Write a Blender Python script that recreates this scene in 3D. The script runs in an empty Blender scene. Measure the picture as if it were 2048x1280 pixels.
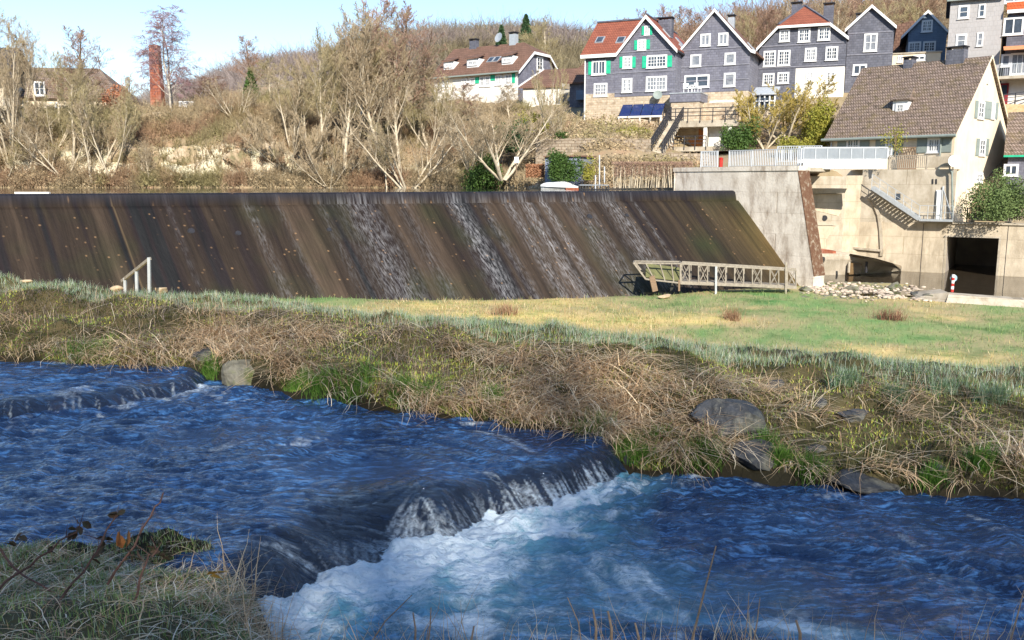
import bpy, math, random
import numpy as np
from mathutils import Vector, Matrix
from mathutils.bvhtree import BVHTree
R = math.radians
C = bpy.context.scene.collection
sc = bpy.context.scene
# ---------------------------------------------------------------- camera, sky, sun, exposure
F = 1750.0                                   # focal length in photo pixels (2048 wide)
TH = math.atan(278 / F)                      # camera looks down by about 9 degrees
cam = bpy.data.objects.new('camera', bpy.data.cameras.new('camera')); C.objects.link(cam)
cam.location = (0, 0, 0); cam.rotation_euler = (math.pi / 2 - TH, 0, 0)
cam.data.sensor_width = 36; cam.data.lens = 36 * F / 2048
cam.data.clip_start = 0.1; cam.data.clip_end = 3000
sc.camera = cam
SUN = Vector((0.22, -1.0, 0.60)).normalized()
el = math.asin(SUN.z); az = math.atan2(SUN.x, SUN.y)
world = bpy.data.worlds.new('World'); sc.world = world; world.use_nodes = True
wn = world.node_tree; wn.nodes.clear()
sky = wn.nodes.new('ShaderNodeTexSky'); sky.sky_type = 'NISHITA'; sky.sun_disc = False
sky.sun_elevation = el; sky.sun_rotation = az
sky.air_density = 1.0; sky.dust_density = 0.1; sky.ozone_density = 2.6; sky.altitude = 200
bg = wn.nodes.new('ShaderNodeBackground'); bg.inputs[1].default_value = 0.095
wo = wn.nodes.new('ShaderNodeOutputWorld')
wn.links.new(sky.outputs[0], bg.inputs[0]); wn.links.new(bg.outputs[0], wo.inputs[0])
sl = bpy.data.lights.new('sun', 'SUN'); sl.energy = 3.4; sl.angle = R(0.5); sl.color = (1.0, 0.93, 0.82)
so = bpy.data.objects.new('sun', sl); C.objects.link(so)
so.rotation_euler = SUN.to_track_quat('Z', 'Y').to_euler(); so.location = (30, -60, 60)
sc.view_settings.view_transform = 'Standard'; sc.view_settings.look = 'None'
sc.view_settings.exposure = 1.22; sc.view_settings.gamma = 1
sc.render.engine = 'CYCLES'
sc.cycles.max_bounces = 6; sc.cycles.transparent_max_bounces = 8; sc.cycles.use_denoising = True
# ---------------------------------------------------------------- measuring rays
FW = Vector((0, math.cos(TH), -math.sin(TH))); UP = Vector((0, math.sin(TH), math.cos(TH)))
def ray(px, py): return FW + Vector((1, 0, 0)) * ((px - 1024) / F) + UP * ((640 - py) / F)
def P(px, py, D): r = ray(px, py); return r * (D / r.y)
def G(px, py, z): r = ray(px, py); return r * (z / r.z)
rng = np.random.default_rng(7); random.seed(7)
# ---------------------------------------------------------------- noise
_T = np.random.default_rng(3).random((256, 256)).astype(np.float64)
def vn(x, y, s=0):
    x = np.asarray(x, float) + s * 17.31; y = np.asarray(y, float) + s * 9.77
    xi = np.floor(x).astype(int); yi = np.floor(y).astype(int); fx = x - xi; fy = y - yi
    fx = fx * fx * (3 - 2 * fx); fy = fy * fy * (3 - 2 * fy)
    a = _T[xi & 255, yi & 255]; b = _T[(xi + 1) & 255, yi & 255]; c = _T[xi & 255, (yi + 1) & 255]; d = _T[(xi + 1) & 255, (yi + 1) & 255]
    return (a + (b - a) * fx) * (1 - fy) + (c + (d - c) * fx) * fy
def fbm(x, y, o=4, s=0):
    t = 0; a = 1; n = 0
    for i in range(o):
        t = t + a * vn(x * 2 ** i, y * 2 ** i, s + i * 3); n += a; a *= .5
    return t / n * 2 - 1
def sstep(a, b, x): t = np.clip((x - a) / (b - a), 0, 1); return t * t * (3 - 2 * t)
# ---------------------------------------------------------------- materials
def nd(nt, t, **kw):
    n = nt.nodes.new(t)
    for k, v in kw.items(): setattr(n, k, v)
    return n
def mat(name, c1, c2=None, c3=None, scale=3.0, detail=6, rough=0.85, bump=0.3, bscale=None, stretch=(1, 1, 1), attr=None,
        brick=None, metal=0, spec=0.3, lo=0.35, hi=0.65, streak=None, amul=1.0, rnd=0, transl=0, stain=None):
    m = bpy.data.materials.new(name); m.use_nodes = True; nt = m.node_tree; L = nt.links
    b = nt.nodes['Principled BSDF']; b.inputs['Roughness'].default_value = rough; b.inputs['Metallic'].default_value = metal
    b.inputs['Specular IOR Level'].default_value = spec
    tc = nd(nt, 'ShaderNodeTexCoord'); mp = nd(nt, 'ShaderNodeMapping'); mp.inputs['Scale'].default_value = stretch
    L.new(tc.outputs['Object'], mp.inputs[0])
    no = nd(nt, 'ShaderNodeTexNoise'); no.inputs['Scale'].default_value = scale; no.inputs['Detail'].default_value = detail
    no.inputs['Roughness'].default_value = .65
    L.new(mp.outputs[0], no.inputs['Vector'])
    cr = nd(nt, 'ShaderNodeValToRGB'); e = cr.color_ramp.elements
    c2 = c2 or tuple(x * .7 for x in c1)
    e[0].position = lo; e[0].color = (*c1, 1); e[1].position = hi; e[1].color = (*c2, 1)
    if c3: n3 = e.new((lo + hi) / 2); n3.color = (*c3, 1)
    L.new(no.outputs[0], cr.inputs[0]); col = cr.outputs[0]; hgt = no.outputs[0]
    if brick:                                           # (row height, tile width, mortar colour, mortar size, variation)
        rh, bw, mc, ms, var = brick
        sx = nd(nt, 'ShaderNodeSeparateXYZ'); L.new(tc.outputs['Object'], sx.inputs[0])
        ad = nd(nt, 'ShaderNodeMath', operation='ADD'); L.new(sx.outputs[0], ad.inputs[0]); L.new(sx.outputs[1], ad.inputs[1])
        cb = nd(nt, 'ShaderNodeCombineXYZ'); L.new(ad.outputs[0], cb.inputs[0]); L.new(sx.outputs[2], cb.inputs[1])
        br = nd(nt, 'ShaderNodeTexBrick'); br.inputs['Scale'].default_value = 1; br.inputs['Row Height'].default_value = rh
        br.inputs['Brick Width'].default_value = bw; br.inputs['Mortar Size'].default_value = ms; br.inputs['Mortar Smooth'].default_value = .3
        br.inputs['Color1'].default_value = (1, 1, 1, 1); br.inputs['Color2'].default_value = (var, var, var, 1); br.inputs['Mortar'].default_value = (*mc, 1)
        L.new(cb.outputs[0], br.inputs['Vector'])
        mx = nd(nt, 'ShaderNodeMixRGB', blend_type='MULTIPLY'); mx.inputs[0].default_value = 1
        L.new(col, mx.inputs[1]); L.new(br.outputs['Color'], mx.inputs[2]); col = mx.outputs[0]
    if stain:                                           # (colour, vertical stretch, amount)
        m2 = nd(nt, 'ShaderNodeMapping'); m2.inputs['Scale'].default_value = (1.3, 1.3, stain[1]); L.new(tc.outputs['Object'], m2.inputs[0])
        n2 = nd(nt, 'ShaderNodeTexNoise'); n2.inputs['Scale'].default_value = 1.0; n2.inputs['Detail'].default_value = 7; n2.inputs['Roughness'].default_value = .7
        L.new(m2.outputs[0], n2.inputs['Vector'])
        r2 = nd(nt, 'ShaderNodeMapRange'); r2.inputs[1].default_value = .48; r2.inputs[2].default_value = .72; r2.inputs[4].default_value = stain[2]
        L.new(n2.outputs[0], r2.inputs[0])
        mx = nd(nt, 'ShaderNodeMixRGB'); L.new(r2.outputs[0], mx.inputs[0]); L.new(col, mx.inputs[1]); mx.inputs[2].default_value = (*stain[0], 1); col = mx.outputs[0]
    if attr:
        at = nd(nt, 'ShaderNodeAttribute'); at.attribute_name = attr
        mx = nd(nt, 'ShaderNodeMixRGB', blend_type='MULTIPLY'); mx.inputs[0].default_value = amul
        L.new(col, mx.inputs[1]); L.new(at.outputs[0], mx.inputs[2]); col = mx.outputs[0]
    L.new(col, b.inputs['Base Color'])
    if bump:
        bn = nd(nt, 'ShaderNodeTexNoise'); bn.inputs['Scale'].default_value = bscale or scale * 4; bn.inputs['Detail'].default_value = 5
        L.new(mp.outputs[0], bn.inputs['Vector'])
        bu = nd(nt, 'ShaderNodeBump'); bu.inputs['Strength'].default_value = bump; bu.inputs['Distance'].default_value = .05
        L.new(bn.outputs[0], bu.inputs['Height'])
        if brick:
            b2 = nd(nt, 'ShaderNodeBump'); b2.inputs['Strength'].default_value = .5; b2.inputs['Distance'].default_value = .03
            L.new(br.outputs['Fac'], b2.inputs['Height']); b2.invert = True; L.new(bu.outputs[0], b2.inputs['Normal']); bu = b2
        L.new(bu.outputs[0], b.inputs['Normal'])
    if transl:
        tr = nd(nt, 'ShaderNodeBsdfTranslucent'); L.new(col, tr.inputs[0]); ms_ = nd(nt, 'ShaderNodeMixShader'); ms_.inputs[0].default_value = transl
        out = nt.nodes['Material Output']; L.new(b.outputs[0], ms_.inputs[1]); L.new(tr.outputs[0], ms_.inputs[2]); L.new(ms_.outputs[0], out.inputs[0])
    return m
# ---------------------------------------------------------------- mesh helpers
class MB:
    """collects shapes; T maps the builder's coordinates into its parent's"""
    def __init__(s, T=None): s.V = []; s.F = []; s.T = T; s.ch = []
    def _a(s, vs, fs):
        o = len(s.V); s.ch.append((o, len(s.F))); s.V += [tuple(s.T(*v)) if s.T else tuple(v) for v in vs]; s.F += [tuple(i + o for i in f) for f in fs]; return s
    def box(s, x0, x1, y0, y1, z0, z1):
        return s._a([(x, y, z) for x in (x0, x1) for y in (y0, y1) for z in (z0, z1)],
                    [(0, 1, 3, 2), (4, 6, 7, 5), (0, 4, 5, 1), (2, 3, 7, 6), (0, 2, 6, 4), (1, 5, 7, 3)])
    def prism(s, pts, vec):                             # polygon swept along vec
        n = len(pts); v = Vector(vec); pts = [Vector(p) for p in pts]
        return s._a(pts + [p + v for p in pts], [tuple(range(n))[::-1], tuple(range(n, 2 * n))] + [(i, (i + 1) % n, n + (i + 1) % n, n + i) for i in range(n)])
    def slab(s, pts, t=.14): return s.prism(pts, (0, 0, -t))
    def bar(s, a, b, w=.05, h=None):                    # square bar between two points
        a = Vector(a); b = Vector(b); d = (b - a).normalized(); h = h or w
        u = d.cross(Vector((0, 0, 1)));
        if u.length < 1e-3: u = Vector((1, 0, 0))
        u.normalize(); v = u.cross(d)
        q = [u * w / 2 + v * h / 2, -u * w / 2 + v * h / 2, -u * w / 2 - v * h / 2, u * w / 2 - v * h / 2]
        return s._a([a + k for k in q] + [b + k for k in q], [(0, 1, 2, 3), (7, 6, 5, 4)] + [(i, 4 + i, 4 + (i + 1) % 4, (i + 1) % 4) for i in range(4)])
    def tube(s, pts, rs, n=8, cap=True):
        pts = [Vector(p) for p in pts]; rs = rs if hasattr(rs, '__len__') else [rs] * len(pts); vs = []; fs = []
        for i, p in enumerate(pts):
            d = (pts[min(i + 1, len(pts) - 1)] - pts[max(i - 1, 0)]).normalized()
            u = d.cross(Vector((0.13, 0.02, 1))); u = u.normalized() if u.length > .05 else Vector((1, 0, 0)); v = u.cross(d)
            vs += [p + (u * math.cos(2 * math.pi * k / n) + v * math.sin(2 * math.pi * k / n)) * rs[i] for k in range(n)]
        for i in range(len(pts) - 1): fs += [(i * n + k, i * n + (k + 1) % n, (i + 1) * n + (k + 1) % n, (i + 1) * n + k) for k in range(n)]
        if cap: fs += [tuple(range(n))[::-1], tuple(range((len(pts) - 1) * n, len(pts) * n))]
        return s._a(vs, fs)
    def dish(s, c, d, r, dep=.15, n=16):                # shallow bowl facing d
        c = Vector(c); d = Vector(d).normalized(); u = d.cross(Vector((0, 0, 1))).normalized(); v = u.cross(d); vs = []; fs = []
        for off in (0, -.03):
            o = len(vs)
            for j, rr in enumerate((0.0, .5, 1.0)):
                for k in range(n): a = 2 * math.pi * k / n; vs.append(c + (u * math.cos(a) + v * math.sin(a)) * r * rr + d * (dep * rr * rr + off))
            for j in range(2): fs += [(o + j * n + k, o + j * n + (k + 1) % n, o + (j + 1) * n + (k + 1) % n, o + (j + 1) * n + k) for k in range(n)]
        return s._a(vs, fs)
def tag(o, label=None, cat=None, group=None, kind=None):
    for k, v in (('label', label), ('category', cat), ('group', group), ('kind', kind)):
        if v: o[k] = v
    return o
def mesh_np(name, V, Fa, m, smooth=False, attrs=None):
    """V (n,3) float, Fa (m,k) int -> mesh"""
    me = bpy.data.meshes.new(name); V = np.ascontiguousarray(V, dtype=np.float32); Fa = np.ascontiguousarray(Fa, dtype=np.int32)
    me.vertices.add(len(V)); me.vertices.foreach_set('co', V.ravel())
    k = Fa.shape[1]; me.loops.add(Fa.size); me.loops.foreach_set('vertex_index', Fa.ravel())
    me.polygons.add(len(Fa)); me.polygons.foreach_set('loop_start', np.arange(0, Fa.size, k, dtype=np.int32))
    me.update(calc_edges=True)
    if smooth: me.polygons.foreach_set('use_smooth', np.ones(len(Fa), dtype=bool))
    for an, arr in (attrs or {}).items():
        if arr.ndim == 1: a = me.attributes.new(an, 'FLOAT', 'POINT'); a.data.foreach_set('value', arr.astype(np.float32))
        else:
            a = me.attributes.new(an, 'FLOAT_COLOR', 'POINT'); q = np.ones((len(V), 4), np.float32); q[:, :arr.shape[1]] = arr; a.data.foreach_set('color', q.ravel())
    if m: me.materials.append(m)
    return me
def obj_np(name, V, Fa, m, parent=None, smooth=False, attrs=None):
    o = bpy.data.objects.new(name, mesh_np(name, V, Fa, m, smooth, attrs)); C.objects.link(o); o.parent = parent; return o
def obj(name, mb, m, parent=None, loc=None, smooth=False):
    """one mesh object; loc = world point that becomes its origin (or the parent's, for world-space builders)"""
    o = bpy.data.objects.new(name, bpy.data.meshes.new(name)); C.objects.link(o)
    V = mb.V
    if loc is not None: V = [tuple(Vector(v) - Vector(loc)) for v in V]
    elif parent is not None and parent.get('_w'): L_ = Vector(parent['_w']); V = [tuple(Vector(v) - L_) for v in V]
    o.data.from_pydata(V, [], mb.F); o.data.materials.append(m); o.data.update()
    if smooth: o.data.polygons.foreach_set('use_smooth', [True] * len(o.data.polygons))
    if loc is not None: o.location = loc
    o.parent = parent; return o
def each(name, mb, m, parent):
    """every shape of the builder becomes a part of its own"""
    c = mb.ch + [(len(mb.V), len(mb.F))]
    for (v0, f0), (v1, f1_) in zip(c[:-1], c[1:]):
        q = MB(); q.V = mb.V[v0:v1]; q.F = [tuple(i - v0 for i in f) for f in mb.F[f0:f1_]]; obj(name, q, m, parent)
def thing(name, label, cat, loc=(0, 0, 0), rz=0, group=None, world=False):
    o = bpy.data.objects.new(name, None); C.objects.link(o); o.location = loc; o.rotation_euler.z = rz; o.empty_display_size = .3
    if world: o['_w'] = tuple(loc)                      # parts are given in world coordinates
    return tag(o, label, cat, group)
def solo(name, mb, m, label, cat, loc, group=None, smooth=False): return tag(obj(name, mb, m, None, loc, smooth), label, cat, group)
def struct(o): o['kind'] = 'structure'; return o
def grid_faces(nr, ncol):
    a = np.arange(nr - 1)[:, None] * ncol + np.arange(ncol - 1)[None, :]; a = a.ravel()
    return np.stack([a, a + 1, a + ncol + 1, a + ncol], 1)
def loft(cols, nsub, ncol, sub_cols=1):
    """cols: list of columns, each a list of Vectors (same count). Returns array (rows, ncol, 3) and the row parameter."""
    A = np.array([[tuple(p) for p in c] for c in cols])            # (C,K,3)
    t = np.linspace(0, len(cols) - 1, ncol); i = np.clip(t.astype(int), 0, len(cols) - 2); fr = (t - i)
    im = np.clip(i - 1, 0, len(cols) - 1); ip = np.clip(i + 2, 0, len(cols) - 1); fr_ = fr[:, None, None]
    p0, p1, p2, p3 = A[im], A[i], A[i + 1], A[ip]
    m1 = (p2 - p0) * .5 * .7; m2 = (p3 - p1) * .5 * .7
    h = lambda u: ((2 * u**3 - 3 * u**2 + 1) * p1 + (u**3 - 2 * u**2 + u) * m1 + (-2 * u**3 + 3 * u**2) * p2 + (u**3 - u**2) * m2)
    B = h(fr_)                                                     # (ncol,K,3)
    rows = []; par = []
    for k in range(B.shape[1] - 1):
        n = nsub[k]
        for j in range(n):
            u = j / n; rows.append(B[:, k] * (1 - u) + B[:, k + 1] * u); par.append(k + u)
    rows.append(B[:, -1]); par.append(B.shape[1] - 1)
    return np.array(rows), np.array(par)
# ================================================================ materials
M = {}
M['ground'] = mat('ground soil and grass', (.10, .09, .045), (.19, .16, .075), (.07, .09, .03), scale=2.2, bump=.6, bscale=14)
M['meadow'] = mat('meadow ground', (.42, .33, .17), (.19, .21, .08), (.36, .31, .15), scale=.5, bump=.9, bscale=5, lo=.40, hi=.66, attr='tint')
M['slope'] = mat('wooded slope soil', (.34, .23, .14), (.24, .185, .10), (.31, .24, .145), scale=.5, bump=1, bscale=2.5, attr='tint')
M['hill'] = mat('far hill', (.24, .19, .165), (.19, .155, .12), scale=.03, bump=0)
M['rockface'] = mat('pale rock face', (.46, .38, .27), (.20, .17, .09), (.36, .27, .17), scale=.55, bump=1, bscale=1.6, lo=.40, hi=.60)
M['rock'] = mat('river boulder', (.07, .075, .085), (.15, .15, .125), (.045, .048, .052), scale=2.5, bump=.8, bscale=9, rough=.55)
M['rockmoss'] = mat('mossy boulder', (.13, .12, .085), (.10, .12, .035), (.20, .19, .15), scale=2.5, bump=.8, bscale=9, rough=.8)
M['concrete'] = mat('weathered concrete', (.52, .46, .37), (.38, .33, .25), scale=1.2, bump=.3, bscale=10, stain=((.22, .17, .11), .35, .75), brick=(1.25, 2.6, (.72, .7, .66), .012, .94))
M['concrete2'] = mat('pier concrete', (.82, .75, .65), (.64, .57, .48), scale=.9, bump=.4, bscale=8, stain=((.20, .13, .08), .45, .85), brick=(1.3, 3.1, (.75, .72, .68), .01, .95))
M['concrete_warm'] = mat('warm bay concrete', (.62, .53, .40), (.45, .38, .28), scale=.9, bump=.3, bscale=8, stain=((.22, .17, .11), .3, .7), brick=(1.25, 2.6, (.75, .72, .66), .012, .94))
M['mossbrown'] = mat('mossy brown end face', (.12, .06, .035), (.30, .25, .19), (.15, .085, .05), scale=3.5, bump=.8, bscale=12, lo=.42, hi=.66)
M['slate'] = mat('slate cladding', (.20, .20, .245), (.165, .165, .205), scale=.9, bump=.15, brick=(.22, .35, (.68, .68, .68), .02, .72), rough=.55, stain=((.30, .30, .33), .3, .4))
M['slate_dark'] = mat('dark slate cladding', (.145, .148, .18), (.115, .12, .15), scale=.9, bump=.15, brick=(.22, .35, (.66, .66, .66), .02, .7), rough=.55, stain=((.26, .26, .29), .3, .4))
M['blue'] = mat('blue slate cladding', (.20, .27, .36), (.17, .23, .31), scale=2, bump=.1, brick=(.18, .6, (.75, .75, .75), .02, .85))
M['greyrender'] = mat('grey tiled facade', (.43, .41, .40), (.39, .37, .36), scale=1.2, bump=.1, brick=(.4, .3, (.9, .9, .9), .015, .93))
M['stone'] = mat('warm rubble stone', (.55, .44, .31), (.42, .31, .21), (.58, .49, .37), scale=1.6, bump=.5, brick=(.22, .45, (.75, .7, .62), .02, .72))
M['stone_dark'] = mat('rubble retaining wall', (.34, .275, .205), (.20, .17, .12), (.40, .33, .25), scale=1.6, bump=.7, bscale=4, brick=(.25, .4, (.6, .55, .5), .03, .68))
M['roofred'] = mat('red clay tiles', (.36, .12, .07), (.27, .09, .055), scale=1, bump=.2, brick=(.28, .24, (.55, .5, .5), .03, .82), rough=.7)
M['rooforange'] = mat('orange clay tiles', (.66, .14, .04), (.5, .11, .035), scale=1, bump=.2, brick=(.28, .24, (.6, .5, .5), .03, .82))
M['roofbrown'] = mat('weathered brown tiles', (.24, .135, .095), (.17, .10, .07), scale=.8, bump=.2, brick=(.28, .24, (.55, .5, .5), .03, .8))
M['roofmoss'] = mat('old mossy grey-brown tiles', (.27, .20, .155), (.155, .12, .09), (.34, .26, .215), scale=2.4, bump=.6, bscale=7, brick=(.26, .2, (.4, .38, .36), .045, .72), stain=((.17, .13, .04), 1.0, .55))
M['roofdark'] = mat('dark slate roof', (.085, .085, .105), (.065, .065, .08), scale=2, brick=(.2, .25, (.5, .5, .5), .03, .8), rough=.5)
M['cream'] = mat('cream render', (.80, .69, .52), (.70, .59, .43), scale=.9, bump=.15, stain=((.50, .38, .24), .3, .35))
M['whitewall'] = mat('white render', (.80, .77, .70), (.70, .66, .58), scale=1.5, bump=.15)
M['white'] = mat('white paint', (.80, .80, .79), (.74, .74, .72), scale=4, bump=.05, rough=.5)
M['glass'] = mat('window glass', (.035, .045, .06), (.07, .09, .12), scale=.9, bump=0, rough=.06, spec=.8)
M['curtain'] = mat('window with net curtain behind', (.30, .31, .33), (.14, .16, .19), scale=2.5, bump=0, rough=.12, spec=.6)
M['green'] = mat('green shutter paint', (.03, .48, .27), (.025, .40, .23), scale=3, bump=.05, rough=.5)
M['greygreen'] = mat('grey-green shutter paint', (.27, .31, .28), (.22, .26, .24), scale=3, bump=.05, rough=.6)
M['metal'] = mat('galvanised steel', (.50, .53, .55), (.40, .43, .45), scale=5, bump=.05, rough=.45, metal=.35)
M['metalwarm'] = mat('weathered galvanised steel', (.36, .32, .26), (.24, .21, .17), scale=5, bump=.1, rough=.6, metal=.2)
M['black'] = mat('black iron', (.025, .025, .03), (.035, .035, .04), scale=5, bump=.05, rough=.5)
M['solar'] = mat('solar glass', (.02, .035, .13), (.015, .03, .10), scale=2, bump=0, rough=.12, spec=.7)
M['wood'] = mat('weathered wood', (.28, .19, .12), (.19, .13, .085), scale=3, stretch=(1, 1, 6), bump=.3)
M['brickred'] = mat('old red brick', (.40, .13, .07), (.30, .10, .055), scale=1.5, brick=(.3, .6, (.65, .55, .5), .04, .7), stain=((.5, .42, .36), .4, .35))
M['darkinside'] = mat('wet tunnel concrete', (.42, .37, .32), (.30, .27, .24), scale=1.2, bump=.2, rough=.6)
M['bark'] = mat('pale bark', (.62, .54, .40), (.42, .35, .25), scale=3, bump=.4)
M['barkdark'] = mat('brown bark', (.22, .17, .11), (.14, .11, .07), scale=3, bump=.4)
M['barkbirch'] = mat('birch bark', (.66, .60, .50), (.34, .30, .25), scale=3, bump=.3)
M['twig'] = mat('tan twigs', (.46, .36, .235), (.33, .26, .165), scale=.7, bump=0)
M['twigolive'] = mat('olive twigs', (.44, .365, .20), (.31, .26, .14), scale=.7, bump=0)
M['twigred'] = mat('russet twigs', (.42, .27, .19), (.32, .21, .16), scale=.7, bump=0)
M['twigpurple'] = mat('purplish birch twigs', (.42, .26, .27), (.32, .2, .2), scale=.7, bump=0)
M['leaf'] = mat('leaf litter and shoots', (1, 1, 1), (.75, .75, .75), scale=2, bump=0, attr='Col', transl=.25)
M['blade'] = mat('grass blades', (1, 1, 1), (.8, .8, .8), scale=5, bump=0, attr='Col', rough=.75, transl=.2)
M['leafgreen'] = mat('evergreen leaves', (.09, .16, .035), (.05, .10, .022), scale=1.6, bump=0, rough=.6, transl=.15)
M['leafyellow'] = mat('yellow green spring leaves', (.38, .34, .06), (.24, .26, .045), scale=1.6, bump=0, transl=.2)
M['needle'] = mat('conifer needles', (.06, .115, .045), (.035, .07, .03), scale=1.6, bump=0)

ZU, ZM, ZL = -2.82, -3.0, -3.30              # three water levels of the stream
ZR = -0.62                                   # reservoir level
# ================================================================ near ground: near bank, stream bed, far bank, meadow
PX = [-900, -300, 0, 240, 440, 600, 800, 950, 1130, 1280, 1450, 1750, 2048, 2500, 3000]
NE = [1105, 1105, 1105, 1102, 1125, 1350, 1360, 1335, 1330, 1325, 1325, 1330, 1340, 1350, 1360]     # near water edge (py)
NZ = [ZM] * 4 + [ZM - .1] + [ZL] * 10
FE = [700, 715, 722, 735, 752, 793, 824, 842, 862, 948, 955, 978, 1002, 1040, 1080]                 # far water edge (py)
FZ = [ZU, ZU, ZU, ZU, ZU - .1, ZM, ZM, ZM, ZM, ZL, ZL, ZL, ZL, ZL, ZL]
K6 = [560, 580, 592, 608, 624, 640, 662, 678, 702, 715, 735, 768, 802, 850, 900]
K7 = [530, 556, 567, 586, 599, 612, 634, 650, 668, 684, 700, 722, 748, 790, 830]
K7Y = [19, 17.8, 17.3, 17, 16.7, 16.3, 15.7, 15.1, 14.4, 14.1, 13.8, 13.4, 13, 12.6, 12.2]
MF = [600, 600, 598, 594, 597, 598, 600, 600, 598, 594, 584, 590, 602, 615, 630]                   # far edge of the meadow (py)
MFY = [33, 36, 38.3, 39.8, 41.2, 42.4, 43.8, 45, 46.4, 48.0, 50.5, 51, 49.5, 48, 46]
cols = []
for i, px in enumerate(PX):
    e = G(px, NE[i], NZ[i]); f = G(px, FE[i], FZ[i]); c7 = P(px, K7[i], K7Y[i])
    y6 = f.y + (c7.y - f.y) * .58; c6 = P(px, K6[i], y6)
    mfar = P(px, MF[i], MFY[i]); u = c7.x / c7.y
    zm = mfar.z - .15
    col = [Vector((e.x * .2, -14, -1.5)), Vector((e.x * .3, 1.2, -1.75)),
           Vector((e.x * .78, e.y * .76, (e.z + .42))), e + Vector((0, 0, .06)), Vector((e.x * 1.03, e.y + .25, -3.9)),
           Vector((f.x * .98, f.y - .35, -3.9)), f + Vector((0, 0, .02)),
           Vector((f.x + (c6.x - f.x) * .16, f.y + (c6.y - f.y) * .16, f.z + (c6.z - f.z) * .42)), c6, c7,
           Vector((u * (c7.y + 1.6), c7.y + 1.6, c7.z - .35)), Vector((u * (c7.y + 8), c7.y + 8, zm + .25)), mfar,
           Vector((u * (mfar.y + 4.5), mfar.y + 4.5, {1450: -6.5, 1750: -6.42, 2048: -6.95}.get(px, -7.2))),
           Vector((mfar.x / mfar.y * (mfar.y + 14), mfar.y + 14, -7.6))]
    cols.append(col)
NS = [6, 10, 14, 6, 8, 8, 14, 26, 20, 10, 16, 26, 10, 8]
NC = 620
NG, NGP = loft(cols, NS, NC)
gx, gy, gz = NG[..., 0], NG[..., 1], NG[..., 2]
par = NGP[:, None]
face = sstep(5.9, 6.4, par) * (1 - sstep(9.0, 10.0, par)) + sstep(1.0, 2, par) * (1 - sstep(3, 3.6, par))
NG[..., 2] += face * (fbm(gx * 1.1, gy * 1.3, 4, 1) * .24 + fbm(gx * 4, gy * 4, 3, 2) * .09)
NG[..., 1] += sstep(6.1, 6.9, par) * (1 - sstep(7.4, 8.4, par)) * fbm(gx * .9, gz * 2, 3, 5) * .22
NG[..., 2] += sstep(10, 11, par) * (1 - sstep(12, 12.2, par)) * (fbm(gx * .35, gy * .35, 4, 7) * .14)
tint = np.ones(NG.shape); 
mw = fbm(gx * .16, gy * .3, 3, 21)[..., None] + fbm(gx * 1.3, gy * 1.3, 3, 25)[..., None] * .5
tint = np.where(mw > 0, 1 + mw * np.array([-.8, -.15, -.6]), 1 - mw * np.array([1.0, .85, .35]))
bankmask = (1 - sstep(9.2, 10.5, par))[..., None]
wl_ = ((1 - sstep(6.06, 6.5, par)) * sstep(4, 5, par) + (1 - sstep(3.2, 3.8, par)) * sstep(2.7, 2.95, par))[..., None]
tint = tint * (1 - bankmask) + bankmask * (np.array([.20, .20, .17]) * (1 - wl_ * .75))
ground = struct(obj_np('ground', NG.reshape(-1, 3), grid_faces(*NG.shape[:2]), M['meadow'], smooth=True, attrs={'tint': tint.reshape(-1, 3)}))
NGf = grid_faces(*NG.shape[:2])
bvh_near = BVHTree.FromPolygons([tuple(v) for v in NG[::2, ::2].reshape(-1, 3)], [tuple(f) for f in grid_faces(*NG[::2, ::2].shape[:2])])
# ================================================================ far bank up to the houses
FP = [-900, -300, 0, 300, 560, 700, 850, 1000, 1090, 1230, 1400, 1550, 1700, 1850, 2048, 2500, 3000]
FK = {  # px: [(Y, py) ...]; first point is the waterline
    -900: [(80, 0), (82.5, 300), (90, 232), (98, 222), (150, 215), (235, 235)],
    -300: [(80, 0), (82.5, 300), (90, 232), (98, 222), (150, 215), (235, 235)],
    0: [(81, 0), (83, 310), (90, 240), (98, 222), (150, 216), (235, 240)],
    300: [(81, 0), (83, 292), (88, 246), (91, 218), (150, 216), (235, 225)],
    560: [(81, 0), (83.5, 305), (90, 230), (100, 190), (150, 165), (235, 190)],
    700: [(80.5, 0), (84, 330), (93, 262), (112, 200), (150, 165), (235, 180)],
    850: [(79.5, 0), (83, 338), (93, 262), (112, 205), (150, 165), (235, 170)],
    1000: [(77, 0), (80, 348), (90, 262), (108, 198), (150, 150), (235, 160)],
    1090: [(71, 0), (74, 358), (80, 288), (93, 225), (130, 165), (235, 160)],
    1230: [(66, 0), (69, 352), (75, 280), (83, 246), (105, 190), (235, 130)],
    1400: [(63, 0), (66, 352), (80.8, 299), (84, 238), (105, 170), (235, 90)],
    1550: [(68, 0), (70, 343), (77, 290), (84, 212), (105, 140), (235, 60)],
    1700: [(68.5, 0), (70, 340), (75, 290), (85, 180), (105, 125), (235, 40)],
    1850: [(68.5, 0), (70.5, 335), (75, 270), (84, 158), (105, 110), (235, 20)],
    2048: [(66, 0), (69, 335), (75, 250), (84, 160), (105, 100), (235, 0)],
    2500: [(66, 0), (69, 335), (75, 250), (84, 160), (105, 100), (235, 0)],
    3000: [(66, 0), (69, 335), (75, 250), (84, 160), (105, 100), (235, 0)]}
cols = []
for px in FP:
    k = FK[px]; y0 = k[0][0]; w = P(px, 376, y0); w.z = ZR - .05
    cols.append([Vector((w.x * .98, y0 * .98, ZR - 2.5)), w] + [P(px, py, Y) for Y, py in k[1:]])
FG, FGP = loft(cols, [4, 20, 26, 16, 16, 10], 700)
fx, fy, fz = FG[..., 0], FG[..., 1], FG[..., 2]
fp = FGP[:, None]
amp = sstep(1.0, 1.6, fp) * .9
left = 1 - sstep(-2, 6, fx)
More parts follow.
